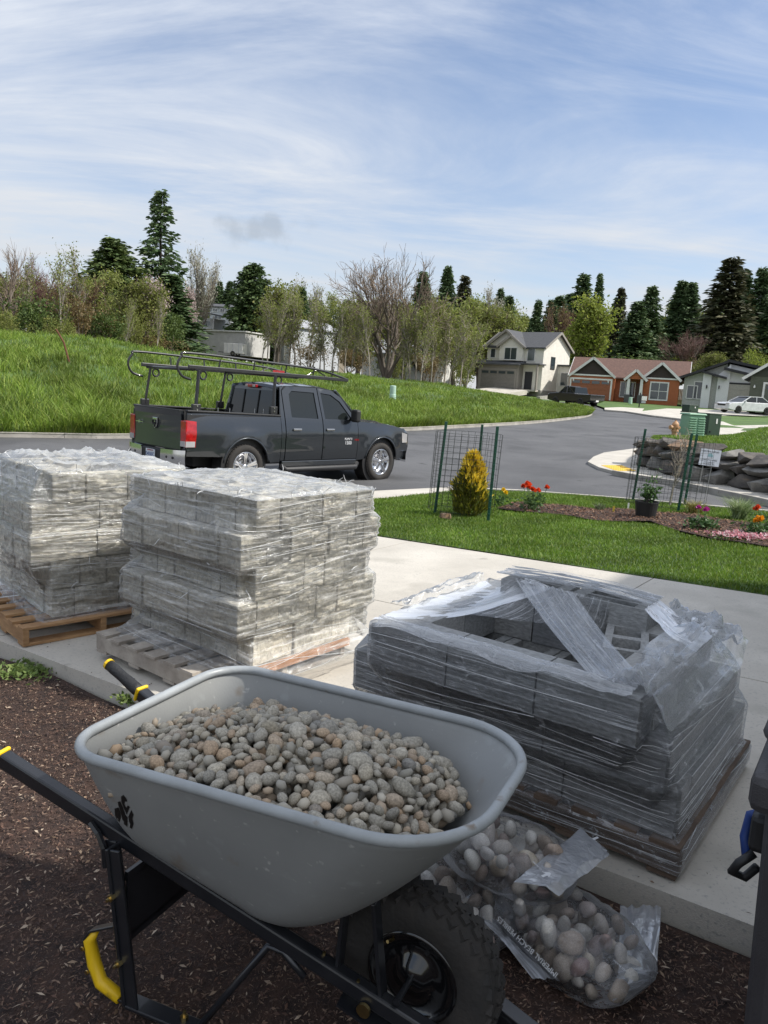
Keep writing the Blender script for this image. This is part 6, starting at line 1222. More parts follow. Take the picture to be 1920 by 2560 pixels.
def film_wrap(T, layers, hh, flare, m, z0, z1, seed=0, nth=560, nz=110, wr=.011, ropes=30, top=True, topz=.03, topm=None, frays=40, slope=.45):
    cx = np.mean([(l[0]+l[1])/2 for l in layers]); cy = np.mean([(l[2]+l[3])/2 for l in layers]); rad = shell_fn(layers, hh, flare, cx, cy, slope); g = np.random.default_rng(seed); n1, n2, n3 = vn2(seed+1), vn2(seed+2), vn2(seed+3)
    th = np.linspace(0, 2*math.pi, nth, endpoint=False); zz = np.linspace(z0, z1, nz); A, Z = np.meshgrid(th, zz); r = rad(A, Z); 
    P0 = np.stack([cx+r*np.cos(A), cy+r*np.sin(A)], -1); dl = np.linalg.norm(np.diff(P0, axis=1, append=P0[:, :1]), axis=-1); mid = dl[nz//2]; arc_ = np.concatenate([[0], np.cumsum(np.minimum(mid, np.median(mid)*3))[:-1]]); U = np.tile(arc_, (nz, 1)); sl = Z+.05*U
    w = (1-np.abs(2*n1(U*4, sl*28)-1))**2*.8+(1-np.abs(2*n2(U*9+3, (Z-.06*U)*45)-1))**3*.8+.9*n3(U*7, Z*9); r2 = r+wr*(w-.5); zs = Z+.006*(n3(U*11, Z*14)-.5)
    zs[-1] += .018*(n2(U[-1]*14, U[-1]*3)-.2); zs[0] += .02*(n1(U[0]*9, U[0]*2)-.5)
    V = np.stack([cx+r2*np.cos(A), cy+r2*np.sin(A), zs], -1).reshape(-1, 3); i = np.arange(nth); Q = np.concatenate([np.stack([j*nth+i, j*nth+(i+1) % nth, (j+1)*nth+(i+1) % nth, (j+1)*nth+i], 1) for j in range(nz-1)]); inst('film_wrap', uvmesh('film_wrap', V, Q, np.stack([U.ravel(), Z.ravel()], 1), m), T)
    b = MB()
    for k in range(ropes):
        zc = z0+.04+(z1-z0-.06)*((k+g.random())/ropes); tilt = g.normal()*.07; a0 = g.random()*6.283; span = 6.283*(.05+.4*g.random()**1.5); n = int(70*span/6.283)+8; pts = []
        for q in range(n):
            a = a0+span*q/(n-1); z = zc+tilt*math.sin(a*1.0+k)+.012*math.sin(3*a+k); z = min(max(z, z0+.01), z1-.005); rr = float(rad(np.array(a), np.array(z)))+wr*.75+.002; pts.append((cx+rr*math.cos(a), cy+rr*math.sin(a), z))
        b.tube(pts, .0007+.0011*g.random(), 4)
    for k in range(frays):
        a = g.random()*6.283; z = z1-.01 if g.random() < .7 else z0+(z1-z0)*g.random(); rr = float(rad(np.array(a), np.array(min(z, z1-.02))))*(.9+.12*g.random()) if z >= z1-.011 else float(rad(np.array(a), np.array(z)))+wr; p = np.array([cx+rr*math.cos(a), cy+rr*math.sin(a), z]); pts = [p]; d = np.array([math.cos(a)*.5, math.sin(a)*.5, .8])+g.normal(size=3)*.5
        for q in range(5): d = d+g.normal(size=3)*.5-np.array([0, 0, .18]); p = p+d/np.linalg.norm(d)*.016; pts.append(p)
        b.tube([tuple(x) for x in pts], [.0022, .003, .0024, .0026, .0016, .0006], 4)
    if ropes or frays: tag(b.build('film_strands', rope_m, T, smooth=True), kind='stuff')
    if top:
        x0, x1, y0, y1 = layers[-1][:4]; e = .03; nx, ny = 90, 90; u, v = np.meshgrid(np.linspace(0, 1, nx), np.linspace(0, 1, ny)); X = x0-e+(x1-x0+2*e)*u; Y = y0-e+(y1-y0+2*e)*v; ed = np.minimum(np.minimum(u, 1-u), np.minimum(v, 1-v)); h = z1-.012+topz*((1-np.abs(2*n1(X*5, Y*4)-1))**2*.9+(1-np.abs(2*n2(X*15, Y*11)-1))**2*.45+n3(X*5, Y*5)*.5)*np.minimum(1, ed*9+.12)
        V = np.stack([X+.02*(n2(X*12, Y*13)-.5), Y+.02*(n3(X*13, Y*11)-.5), h], -1).reshape(-1, 3); I = np.arange(nx-1); Q = np.concatenate([np.stack([j*nx+I, j*nx+I+1, (j+1)*nx+I+1, (j+1)*nx+I], 1) for j in range(ny-1)]); inst('film_top', uvmesh('film_top', V, Q, np.stack([X.ravel(), Y.ravel()], 1), topm or film_top), T)
    return rad
# -- middle stack
rzM = R(52.5); zg = lambda x, y: G(x, y)
cM = (-.92, 4.2); pallet((cM[0], cM[1], G(*cM)+.003), rzM, 1.16, 1.20, 'weathered grey pallet with one orange board under the middle block stack', wood_g, wood_g)
SM = (-.74, 4.45); hM = .205
T_M = thing('block_stack', (SM[0], SM[1], G(*SM)+.142), rzM, 'middle stack of tan split-face concrete blocks in clear stretch film', 'block stack')
layM = [(0, 1.06, 0, 1.22, 6, 7), (-.13, 1.14, .0, 1.16, 7, 5), (.0, 1.05, 0, 1.25, 5, 8), (-.12, 1.14, .0, 1.17, 7, 6), (0, 1.06, 0, 1.25, 6, 7)]
block_layers(T_M, layM, hM, BM_A, True, 3); film_wrap(T_M, layM, hM, (-.2, 1.04, -.2, 1.16), film_a, -.03, hM*5+.012, 10, ropes=110, wr=.013, topz=.030, frays=70, slope=1.0)
b = MB(); b.box((.60, -.012, .115), (1.16, .022, .05)); 
ob = b.build('edge_board', wood_o, None, loc=(cM[0], cM[1], G(*cM)), rz=rzM); tag(ob, 'orange-brown board along the front edge of the middle pallet', 'board')
# -- left stack
rzL = R(44); cL = (-2.42, 5.19); pallet((cL[0]-.02, cL[1]-.10, G(*cL)+.003), rzL, 1.15, 1.2, 'golden-brown pallet under the left block stack', wood_p, wood_p)
SL = (-2.36, 5.36); hL_ = .208
T_L = thing('block_stack', (SL[0], SL[1], G(*SL)+.142), rzL, 'left stack of concrete blocks in glaring stretch film, cut by the picture edge', 'block stack')
layL = [(0, 1.05, 0, 1.15, 6, 7), (0, 1.05, 0, 1.15, 5, 6), (-.14, 1.1, .0, 1.2, 3, 7), (-.13, 1.1, .02, 1.2, 5, 6), (.03, 1.06, 0.02, 1.16, 4, 6)]
block_layers(T_L, layL, hL_, BM_A, False, 5); film_wrap(T_L, layL, hL_, (-.1, 1.08, -.1, 1.12), film_a, -.03, hL_*5+.03, 30, ropes=80, wr=.015, topz=.05, frays=50, topm=film_top)
# -- right stack of hollow blocks
rzR = R(54); cR = (1.18, 2.64); pallet((cR[0], cR[1], G(*cR)+.003), rzR, 1.22, 1.25, 'dark weathered pallet under the hollow block stack', wood_d, wood_d, boards=8)
T_R = thing('hollow_block_stack', (cR[0], cR[1], G(*cR)+.142), rzR, 'half-unpacked stack of grey hollow concrete blocks under torn film', 'block stack')
hR = .193; layR = [(.04, 1.20, .04, 1.40), (-.02, 1.12, .08, 1.56), (-.13, .90, .17, 1.40)]
gR = random.Random(9)
for k, (x0, x1, y0, y1) in enumerate(layR):
    z = hR*(k+.5); a = .40; d = .195
    ny = 3; ly = (y1-y0)/ny
    for i in range(ny): inst('block', BM_D[gR.randrange(5)], T_R, (x0+d/2, y0+ly*(i+.5), z), (0, 0, 0), (d, ly-.006, hR-.004)); inst('block', BM_D[gR.randrange(5)], T_R, (x1-d/2, y0+ly*(i+.5), z), (0, 0, 0), (d, ly-.006, hR-.004))
    nx = 2; lx = (x1-x0-2*d)/nx
    for i in range(nx):
        for y in (y0+d/2, y1-d/2): inst('block', BM_D[gR.randrange(5)], T_R, (x0+d+lx*(i+.5), y, z), (0, 0, 0), (lx-.006, d, hR-.004))
    if k < 2:
        ni, nj = (2, 4); ux, uy = (x1-x0-2*d)/ni, (y1-y0-2*d)/nj
        for i in range(ni):
            for j in range(nj): inst('hollow_block', HB, T_R, (x0+d+ux*(i+.5), y0+d+uy*(j+.5), z-(.0 if k == 0 else gR.choice((0, 0, 0)))), (0, 0, 0), (ux-.01, uy-.008, hR-.004))
for (x, y, z, rz_, s) in ((.80, .62, hR*3.0+.005, 0, (.19, .39, .19)), (.82, 1.02, hR*3.0+.005, .05, (.19, .36, .19)), (.55, .46, hR*2.5, .3, (.39, .19, .19))):
    inst('hollow_block', HB, T_R, (x, y, z), (0, 0, rz_), s)
film_wrap(T_R, layR, hR, (-.0, 1.22, -.0, 1.25), film_b, -.10, hR*3+.004, 50, ropes=40, wr=.0025, top=False, frays=0, slope=.6)
def film_band(T, quad, name='film_sheet', nu=40, nv=36, pleat=.006, freq=16, sag=.03, seed=0, m=None, bow=0.):
    """quad: p00,p10 (start edge), p01,p11 (end edge): a sheet pulled from one edge to the other, pleated along its length"""
    p00, p10, p01, p11 = [np.array(q, float) for q in quad]; n1, n2 = vn2(seed+5), vn2(seed+6); u, v = np.meshgrid(np.linspace(0, 1, nu), np.linspace(0, 1, nv)); P = (p00*(1-u[..., None])+p10*u[..., None])*(1-v[..., None])+(p01*(1-u[..., None])+p11*u[..., None])*v[..., None]
    nrm = np.cross(p10-p00, p01-p00); nrm /= np.linalg.norm(nrm)+1e-9; nrm *= np.sign(nrm[2]) or 1; d = pleat*((1-np.abs(2*n1(u*freq, v*2)-1))**2+.7*n2(u*freq*2.2, v*3)); P = P+nrm*d[..., None]; P[..., 2] -= sag*np.sin(v*math.pi); P += nrm*(bow*np.sin(u*math.pi))[..., None]
    Wd = max(np.linalg.norm(p10-p00), np.linalg.norm(p11-p01)); Ln = np.linalg.norm(p01-p00); I = np.arange(nu-1); Q = np.concatenate([np.stack([j*nu+I, j*nu+I+1, (j+1)*nu+I+1, (j+1)*nu+I], 1) for j in range(nv-1)])
    return inst(name, uvmesh(name, P.reshape(-1, 3), Q, np.stack([(v*Ln).ravel(), (u*Wd).ravel()], 1), m or film_b), T)
zt = hR*3+.008; rb = hR*3+.105
film_band(T_R, ((.71, .80, rb), (.71, 1.12, rb+.01), (-.04, .17, zt+.006), (-.13, .36, zt+.006)), pleat=.010, sag=.02, seed=1, m=film_c)                  # diagonal band to the front corner
film_band(T_R, ((.90, 1.20, rb), (.71, .90, rb), (.93, 1.39, zt), (-.12, 1.39, zt)), pleat=.012, sag=.06, seed=2)                # tent to the left side
film_band(T_R, ((.71, .60, rb+.01), (.71, 1.20, rb), (.70, .62, zt-.05), (.2, 1.37, zt)), pleat=.010, sag=.03, seed=3)
film_band(T_R, ((.90, .42, rb), (.90, .80, rb), (.93, .16, zt), (.94, 1.0, zt)), pleat=.010, sag=.02, seed=4)
film_band(T_R, ((.70, .44, rb), (.91, .44, rb), (.55, .16, zt), (.94, .16, zt)), pleat=.010, sag=.03, seed=5)
film_band(T_R, ((.70, .42, rb+.012), (.92, .42, rb+.012), (.70, 1.22, rb+.012), (.92, 1.22, rb+.012)), pleat=.016, sag=-.015, seed=6, m=film_top)
def crumple(T, path, wd, amp, seed, m=None, nu=26, nv=70, droop=.06):
    n1, n2, n3 = vn2(seed), vn2(seed+1), vn2(seed+2); Pp = resamp(path, nv); V = []
    for j, p in enumerate(Pp):
        t = (Pp[min(j+1, nv-1)]-Pp[max(j-1, 0)]).normalized(); s = t.cross(Vector((0, 0, 1))).normalized(); v = j/(nv-1)
        for i in range(nu):
            u = i/(nu-1)-.5; e = Vector((0, 0, 1))*(amp*((1-abs(2*float(n1(v*9+u*3, u*6+2))-1))**2*1.6+float(n2(v*24, u*14))-.3)*(1-1.2*abs(u))+.012)-Vector((0, 0, droop*max(0, u)*2*(.4+float(n3(v*7, 1))))); V.append(p+s*(u*wd*(.75+.6*float(n3(v*6, 2))))+e)
    I = np.arange(nu-1); Q = np.concatenate([np.stack([j*nu+I, j*nu+I+1, (j+1)*nu+I+1, (j+1)*nu+I], 1) for j in range(nv-1)]); UV = [(j/(nv-1)*1.2, i/(nu-1)*wd) for j in range(nv) for i in range(nu)]
    return inst('crumpled_film', uvmesh('crumpled_film', np.array(V), Q, np.array(UV), m or film_top), T)
crumple(T_R, [(-.14, .20, zt), (.2, .16, zt), (.6, .14, zt+.02), (.93, .16, zt+.02), (.97, .4, zt)], .24, .05, 90, droop=.12)
crumple(T_R, [(-.12, 1.36, zt), (-.12, 1.0, zt), (-.12, .55, zt), (-.11, .2, zt)], .08, .012, 94, m=film_c, droop=.03)
crumple(T_R, [(.1, 1.40, zt), (.5, 1.42, zt+.01), (.92, 1.42, zt+.01)], .12, .02, 97)
# ------------------------------------------------------------------ wheelbarrow
BX, BY, BYAW, BZ = -.173, 2.125, -.436, -.125
WB = thing('wheelbarrow', (BX, BY, BZ), BYAW, 'grey plastic wheelbarrow on black steel frame heaped with river pebbles', 'wheelbarrow')
def z_(z): return z-BZ
tray_m = mat('grey_poly', (.29, .296, .29), .42, col2=(.245, .252, .25), nscale=2.2, bump=.05, bscale=120, fine=((.32, .335, .335), 14, .62, .80), spots=[((.20, .16, .12), 7, .63, .76), ((.42, .42, .41), 34, .66, .74)])
rim_m = mat('grey_poly_rim', (.31, .33, .34), .40, col2=(.25, .265, .27), nscale=9, bump=.1, bscale=60, spots=[((.17, .14, .11), 16, .64, .74)])
steel = mat('black_steel', (.010, .011, .014), .32, col2=(.016, .017, .020), nscale=7, coat=.3, spots=[((.06, .05, .04), 9, .70, .80)]); brass = mat('zinc_bolt', (.60, .46, .20), .28, 1., col2=(.45, .36, .18), nscale=30); yellow = mat('yellow_plastic', (.82, .54, .012), .45, col2=(.74, .47, .01), nscale=6, spots=[((.38, .24, .02), 18, .66, .78)])
def ring(L_, Wr, Wf, rr, rf, xc, zf, n=12):
    pts = []; hx = L_/2
    for (sx, sy, W, a0) in ((1, 1, Wf, 0), (-1, 1, Wr, 90), (-1, -1, Wr, 180), (1, -1, Wf, 270)):
        r = rf if sx > 0 else rr; cx = xc+sx*(hx-r); cy = sy*(W/2-r)
        for k in range(n): a = R(a0+90*k/(n-1)); pts.append((cx+r*math.cos(a), cy+r*math.sin(a)))
    out = []
    for i in range(len(pts)):   # even out the long sides
        a, b = pts[i], pts[(i+1) % len(pts)]; d = math.hypot(b[0]-a[0], b[1]-a[1]); k = 5
        out += [(a[0]+(b[0]-a[0])*j/k, a[1]+(b[1]-a[1])*j/k) for j in range(k)] if i % n == n-1 else [a]
    return [Vector((x, y, zf(x))) for x, y in out]
railz = lambda x: .60-.375*(x+1.1)
RIM = ring(1.19, .79, .735, .15, .26, 0, lambda x: z_(.70+.03*(x/1.19+.5)))
BOT = ring(.56, .50, .40, .12, .14, -.23, lambda x: z_(railz(x)+.045))
nR = len(RIM); b = MB(); rows = 16; V = []
for j in range(rows):
    t = j/(rows-1); h = t**.72*.55+.45*t; zz_ = t**1.25*.8+.2*t
    for i in range(nR):
        q = BOT[i].lerp(RIM[i], h); q.z = BOT[i].z+(RIM[i].z-BOT[i].z)*zz_; V.append(q)
b.add(V, [(j*nR+i, j*nR+(i+1) % nR, (j+1)*nR+(i+1) % nR, (j+1)*nR+i) for j in range(rows-1) for i in range(nR)]+[tuple(range(nR))[::-1]])
tray = b.build('tray', tray_m, WB, smooth=True); tray.data.polygons[-1].use_smooth = False
sm = tray.modifiers.new('s', 'SOLIDIFY'); sm.thickness = .006; sm.offset = 1
b = MB(); b.tube([p+Vector((0, 0, -.004)) for p in RIM], .0155, 10, closed=True); b.build('rim', rim_m, tray, smooth=True)
def pv(x, y, z): return Vector((x, y, z_(z)))
for s in (-1, 1):
    a0, a1 = pv(-.93, s*.305, railz(-.93)), pv(.70, s*.085, railz(.70)+.04); b = MB(); b.bar(a0, a1, .042, .048); rl = b.build('handle_rail', steel, WB, bevel=.007)
    d = (a0-a1).normalized(); b = MB(); P = [a0-d*.0+d*.20*k/6 for k in range(7)]; b.tube(P, [.023, .0245, .024, .022, .0215, .0225, .021], 12); b.build('grip', mat('grip_rubber', (.014, .014, .015), .6, nscale=20, bump=.4, bscale=90), rl, smooth=True)
    b = MB(); b.bar(a0-d*.004, a0+d*.010, .054, .058); b.build('yellow_collar', yellow, rl, bevel=.006); b = MB(); b.tube([a0+d*.20, a0+d*.212], [.0235, .022], 12); b.build('yellow_cap', yellow, rl)
    # leg: strap bent into foot, plus brace
    x, y = -.46, s*.285; top = pv(x-.03, y-.0*s, railz(x-.03)); ft = pv(x+.05, y+s*.01, -.105)
    b = MB(); b.bar(top, ft, .012, .055, (0, 1, 0)); b.bar(top+Vector((.02, s*.016, 0)), ft+Vector((.024, s*.016, 0)), .045, .010, (0, 1, 0)); b.bar(top+Vector((-.024, s*-.016, 0)), ft+Vector((-.024, s*-.016, 0)), .045, .008, (0, 1, 0)); lg_ = b.build('leg', steel, WB, bevel=.003)
    b = MB(); b.tube([top+Vector((-.09, 0, .045)), top+Vector((-.06, 0, .02)), top+Vector((-.035, 0, -.02)), top+Vector((-.03, 0, -.08))], .010, 6); b.build('bracket', steel, lg_)
    b = MB(); e = pv(x+.28, y-s*.02, -.118); b.bar(ft, e, .055, .012); b.build('foot', steel, lg_, bevel=.003)
    b = MB(); rt = pv(.0, s*.185, railz(.0)-.02); b.tube([e, e.lerp(rt, .5), rt, rt+Vector((.05, 0, .0)), rt+Vector((.12, 0, -.05))], .011, 7); b.build('brace', steel, lg_, smooth=True)
    ya = [top.lerp(ft, .52)+Vector((-.02, 0, 0)), top.lerp(ft, .56)+Vector((-.12, 0, -.035)), top.lerp(ft, .62)+Vector((-.15, 0, -.045)), top.lerp(ft, .82)+Vector((-.145, 0, -.02)), top.lerp(ft, .93)+Vector((-.125, 0, -.02)), top.lerp(ft, 1.0)+Vector((-.05, 0, -.005)), ft]
    b = MB()
    for q0, q1 in zip(ya, ya[1:]): b.bar(q0, q1, .030, .008)
    gd = b.build('guard', steel, lg_, bevel=.003); b = MB(); b.tube([p+Vector((.014, 0, 0)) for p in (ya[1], ya[2], ya[3], ya[4], ya[5])], [.010, .019, .021, .021, .019], 8); b.build('yellow_pad', yellow, gd, smooth=True)
    for f in (.30, .72): p = top.lerp(ft, f)+Vector((.0, s*.016, 0)); b = MB(); b.cyl(p, p+Vector((0, s*.018, 0)), .011, n=6); b.cyl(p+Vector((0, s*.018, 0)), p+Vector((0, s*.030, 0)), .005, n=8); b.build('bolt', brass, lg_)
    for k in range(2): p = (ya[2] if k == 0 else ya[3])+Vector((.005, s*.020, -.02)); b = MB(); b.cyl(p, p+Vector((0, s*.004, 0)), .007, n=10); b.build('rivet', brass, gd)
    p = e+Vector((-.05, 0, .006)); b = MB(); b.cyl(p, p+Vector((0, 0, .014)), .012, n=6); b.cyl(p, p+Vector((0, 0, .03)), .005, n=8); b.build('bolt', brass, lg_)
    # wheel struts
    for xx, xt in ((.20, .22), (.34, .30)):
        yy = s*(.135 if xx < .3 else .125); b = MB(); b.bar(pv(xx, yy, railz(xx)+.01), pv(xt, yy*1.1, .37+(xx > .3)*.02), .012, .04, (0, 1, 0)); b.build('strut', steel, WB, bevel=.003)
    for xx in (.16, .27): p = pv(xx, s*.15, railz(xx)+.045); b = MB(); b.cyl(p-Vector((0, 0, .02)), p, .011, n=6); b.cyl(p, p+Vector((0, 0, .014)), .005, n=8); b.build('bolt', brass, rl)
    p = pv(.30, s*(.165), railz(.30)+.005); b = MB(); b.cyl(p, p+Vector((0, s*.010, 0)), .020, n=16); b.build('axle_bolt', brass, rl)
    b = MB(); b.bar(pv(.22, s*.15, railz(.22)-.03), pv(.46, s*.12, railz(.46)-.03), .008, .07, (0, 1, 0)); b.build('axle_bracket', steel, rl)
b = MB(); b.bar(pv(-.45, -.27, .17), pv(-.45, .27, .17), .20, .008, (1, 0, 0)); cp = b.build('cross_plate', steel, WB, bevel=.002)
b = MB(); b.bar(pv(-.452, -.27, .275), pv(-.452, .27, .275), .03, .012, (1, 0, 0)); b.build('plate_lip', steel, cp); b = MB(); b.bar(pv(-.452, -.27, .07), pv(-.452, .27, .07), .03, .012, (1, 0, 0)); b.build('plate_lip', steel, cp)
prn = mat('white_print', (.55, .56, .57), .6)
lab_M = Matrix(((0, 0, -1), (-1, 0, 0), (0, 1, 0))).to_euler()
for i, s in enumerate(('WARNING: DO NOT EXCEED RATED LOAD', 'KEEP HANDS CLEAR OF MOVING PARTS', 'CHECK TIRE PRESSURE BEFORE USE', 'TIGHTEN ALL BOLTS REGULARLY')): text('lettering', s, .011, prn, cp, pv(-.4565, -.06, .17-.016*i), lab_M, .0003)
# wheel with block tread
wc = pv(.385, 0, .125); KS = 1.15; WWd = .105; MX = Matrix.Translation(wc) @ Matrix.Rotation(R(90), 4, 'X') @ Matrix.Scale(KS, 4)
b = MB(); h = WWd/2; b.lathe([(.118, -h*.8), (.13, -h*.95), (.165, -h*1.05), (.195, -h*.95), (.208, -h*.6), (.211, 0), (.208, h*.6), (.195, h*.95), (.165, h*1.05), (.13, h*.95), (.118, h*.8)], 48, MX); whl = b.build('wheel', rubber, WB, smooth=True)
b = MB(); nt_ = 34
for i in range(nt_):
    a = 2*math.pi*i/nt_
    for (za, wz, da, ra, dz_) in ((-.72, .34, .10, .200, .5), (-.25, .30, 0, .211, .35), (.25, .30, .09, .211, -.35), (.72, .34, 0, .200, -.5)):
        M = MX @ Matrix.Rotation(a+da, 4, 'Z') @ Matrix.Translation((ra, 0, za*h)) @ Matrix.Rotation(dz_, 4, 'X'); k0 = len(b.v); b.box((0, 0, 0), (.014, .024, wz*h*1.15))
        for q in range(8): b.v[k0+q] = tuple(M @ Vector(b.v[k0+q]))
        k0 = len(b.v); b.box((0, .012, wz*h*.5*(1 if za < 0 else -1)), (.013, .030, .008))
        for q in range(8): b.v[k0+q] = tuple(M @ Vector(b.v[k0+q]))
tag(b.build('tread', rubber, whl), kind='stuff')
gl_blk = mat('gloss_black', (.008, .008, .009), .12, nscale=5, coat=.8)
b = MB(); b.lathe([(.120, h*.75), (.115, h*.9), (.105, h*.7), (.085, h*.45), (.05, h*.5), (.035, h*.9), (.001, h*.95)], 36, MX); b.build('hub', gl_blk, whl, smooth=True); b = MB(); b.lathe([(.120, -h*.75), (.115, -h*.9), (.105, -h*.7), (.085, -h*.45), (.05, -h*.5), (.035, -h*.9), (.001, -h*.95)], 36, MX); b.build('hub', gl_blk, whl, smooth=True)
b = MB(); b.cyl(pv(.385, -.15, .125), pv(.385, .15, .125), .009, n=10); b.build('axle', steel, whl); b = MB(); v0 = pv(.32, -.04, .215); b.cyl(v0, v0+Vector((-.005, -.03, .01)), .005, n=6); b.build('valve', brass, whl)
# nose guard in front of the wheel
for s in (-1, 1):
    b = MB(); b.bar(pv(.60, s*.10, .03), pv(.74, s*.085, -.01), .012, .05, (0, 1, 0)); b.bar(pv(.74, s*.085, .0), pv(.70, s*.085, -.11), .012, .04, (0, 1, 0)); b.build('nose_bracket', steel, WB, bevel=.003)
b = MB(); b.bar(pv(.74, -.10, .0), pv(.74, .10, .0), .045, .012); b.build('nose_bar', steel, WB, bevel=.003)
# emblem on the tray side: cast the printed shapes on to the tray surface
bpy.context.view_layer.update(); dg_ = bpy.context.evaluated_depsgraph_get()
def logo():
    tr_ev = tray.evaluated_get(dg_); inv = tray.matrix_world.inverted(); m = mat('print_black', (.008, .008, .008), .5); B = Matrix.Translation((BX, BY, BZ)) @ Matrix.Rotation(BYAW, 4, 'Z'); Bi = B.inverted()
    shapes = [[(255, 805), (285, 795), (300, 830), (302, 875), (292, 905), (270, 885), (258, 850)], [(280, 755), (297, 750), (320, 800), (335, 850), (352, 870), (350, 940), (325, 920), (325, 900), (312, 885), (302, 830), (283, 780)], [(305, 715), (320, 702), (345, 735), (350, 752), (330, 752), (328, 775), (345, 800), (352, 780), (368, 792), (346, 850), (337, 830), (320, 790), (305, 750)], [(358, 860), (380, 815), (396, 850), (388, 880), (396, 915), (385, 955), (368, 945), (372, 920), (362, 900)]]
    for sh in shapes:
        V, Fc, _ = fill(sh, 12); P = []; ok = True
        for p in V:
            px, py = 200+p.x*.3376, 1750+p.y*.3376; d = ray(px, py).normalized(); o = Bi @ Vector((0, 0, CAMH)); dl = (Bi.to_3x3() @ d).normalized(); hit, loc, nrm, _i = tr_ev.ray_cast(o, dl)
            if not hit: ok = False; break
            P.append(loc-dl*.0025)
        if ok: q = MB(); q.add(P, Fc); q.build('emblem', m, tray)
logo()
# ------------------------------------------------------------------ river pebbles
peb_cols = [(0.293, 0.271, 0.221), (0.374, 0.343, 0.282), (0.237, 0.223, 0.192), (0.336, 0.296, 0.226), (0.448, 0.404, 0.322), (0.361, 0.265, 0.181), (0.274, 0.26, 0.221), (0.399, 0.362, 0.293), (0.205, 0.199, 0.181), (0.424, 0.301, 0.192), (0.312, 0.29, 0.243), (0.498, 0.454, 0.372)]
peb_m = imat('river_pebble', peb_cols, .75, per='object', fine=.42, fscale=5, bump=.3); peb_i = imat('river_pebble_fill', peb_cols, .75, per='island')
def pebble(seed, sub=2):
    g = np.random.default_rng(seed); bm = bmesh.new(); bmesh.ops.create_icosphere(bm, subdivisions=sub, radius=1); A = g.normal(size=(5, 3)); ph = g.random(5)*6; ax = np.array([1, .62+.30*g.random(), .45+.28*g.random()])
    for v in bm.verts:
        n = np.array(v.co); s = 1+sum(.07*math.sin(n @ A[i]*1.6+ph[i]) for i in range(5)); v.co = n*s*ax
    me = bpy.data.meshes.new('pebble'); bm.to_mesh(me); bm.free(); me.polygons.foreach_set('use_smooth', [True]*len(me.polygons)); return me
PB = []
for i in range(10): me = pebble(800+i); me.materials.append(peb_m); PB.append(me)
PBV = []
for i in range(4):
    me = pebble(820+i, 1); a = np.empty(len(me.vertices)*3, np.float32); me.vertices.foreach_get('co', a); f = np.empty(len(me.polygons)*3, np.int32); me.polygons.foreach_get('vertices', f); PBV.append((a.reshape(-1, 3), f.reshape(-1, 3)))
def mound(x, y):
    return .655+.085*math.exp(-((x+.02)/.36)**2-((y+.02)/.30)**2)-.05*max(0, y/.35)+.015*max(0, -y/.33)-.09*max(0, (x-.27)/.2)**2-.03*max(0, (-x-.3)/.2)
def inside_tray(x, y, m_=.042):
    if not (-.555 < x < .45): return False
    hw = .395-.03*(x+.6)/1.2-m_
    if y > 0: hw -= .035
    if x < -.42: hw -= (-.42-x)**2*6
    if x > .2: hw -= (x-.2)**2*2.2
    return abs(y) < hw
def fill_barrow():
    g = np.random.default_rng(90); pts = []; tries = 0
    while tries < 34000:
        tries += 1; x, y = g.uniform(-.56, .46), g.uniform(-.38, .38)
        if not inside_tray(x, y): continue
        r = .0135+.0165*g.random()**1.7+(.006 if g.random() < .06 else 0); ok = True
        for (a, c, q) in pts:
            if (a-x)**2+(c-y)**2 < (.80*(r+q))**2: ok = False; break
        if ok: pts.append((x, y, r))
    B = Matrix.Translation((BX, BY, BZ)) @ Matrix.Rotation(BYAW, 4, 'Z'); pts.sort(key=lambda p: p[1]+p[0]*.4); vis = pts
    idx = g.permutation(len(vis)); ind = set(idx[:300].tolist()); Vs = []; Qs = []; o_ = 0
    def stuff(P, r, rot):
        nonlocal o_
        v, f = PBV[g.integers(0, 4)]; M = np.array(rot.to_matrix())*r; q = v @ M.T+np.array(P); Vs.append(q); Qs.append(f+o_); o_ += len(q)
    from mathutils import Euler
    for k, (x, y, r) in enumerate(vis):
        z = mound(x, y)+g.normal()*.006; rot = Euler((g.normal()*.45, g.normal()*.45, g.random()*6.283)); P = B @ Vector((x, y, z_(z)))
        if k in ind: s = r*(1.12+.2*g.random()); o = inst('river_pebble', PB[g.integers(0, 10)], None, P, rot, (s, s, s)); tag(o, 'smooth river pebble heaped in the grey wheelbarrow', 'pebble', 'river pebbles in the wheelbarrow')
        else: stuff(P, r*1.15, rot)
    for k in range(1500):
        x, y = g.uniform(-.55, .42), g.uniform(-.38, .38)
        if inside_tray(x, y, .045): stuff(B @ Vector((x, y, z_(mound(x, y)-.022-.05*g.random()))), .024+.008*g.random(), Euler((g.normal(), g.normal(), g.random()*6)))
    ob = bpy.data.objects.new('river_pebbles', npmesh('river_pebbles', np.concatenate(Vs), np.concatenate(Qs), peb_i, True)); COL.objects.link(ob); tag(ob, 'further river pebbles filling the grey wheelbarrow tray', 'pebbles', kind='stuff')
    print('PEBBLES', len(vis))
fill_barrow()
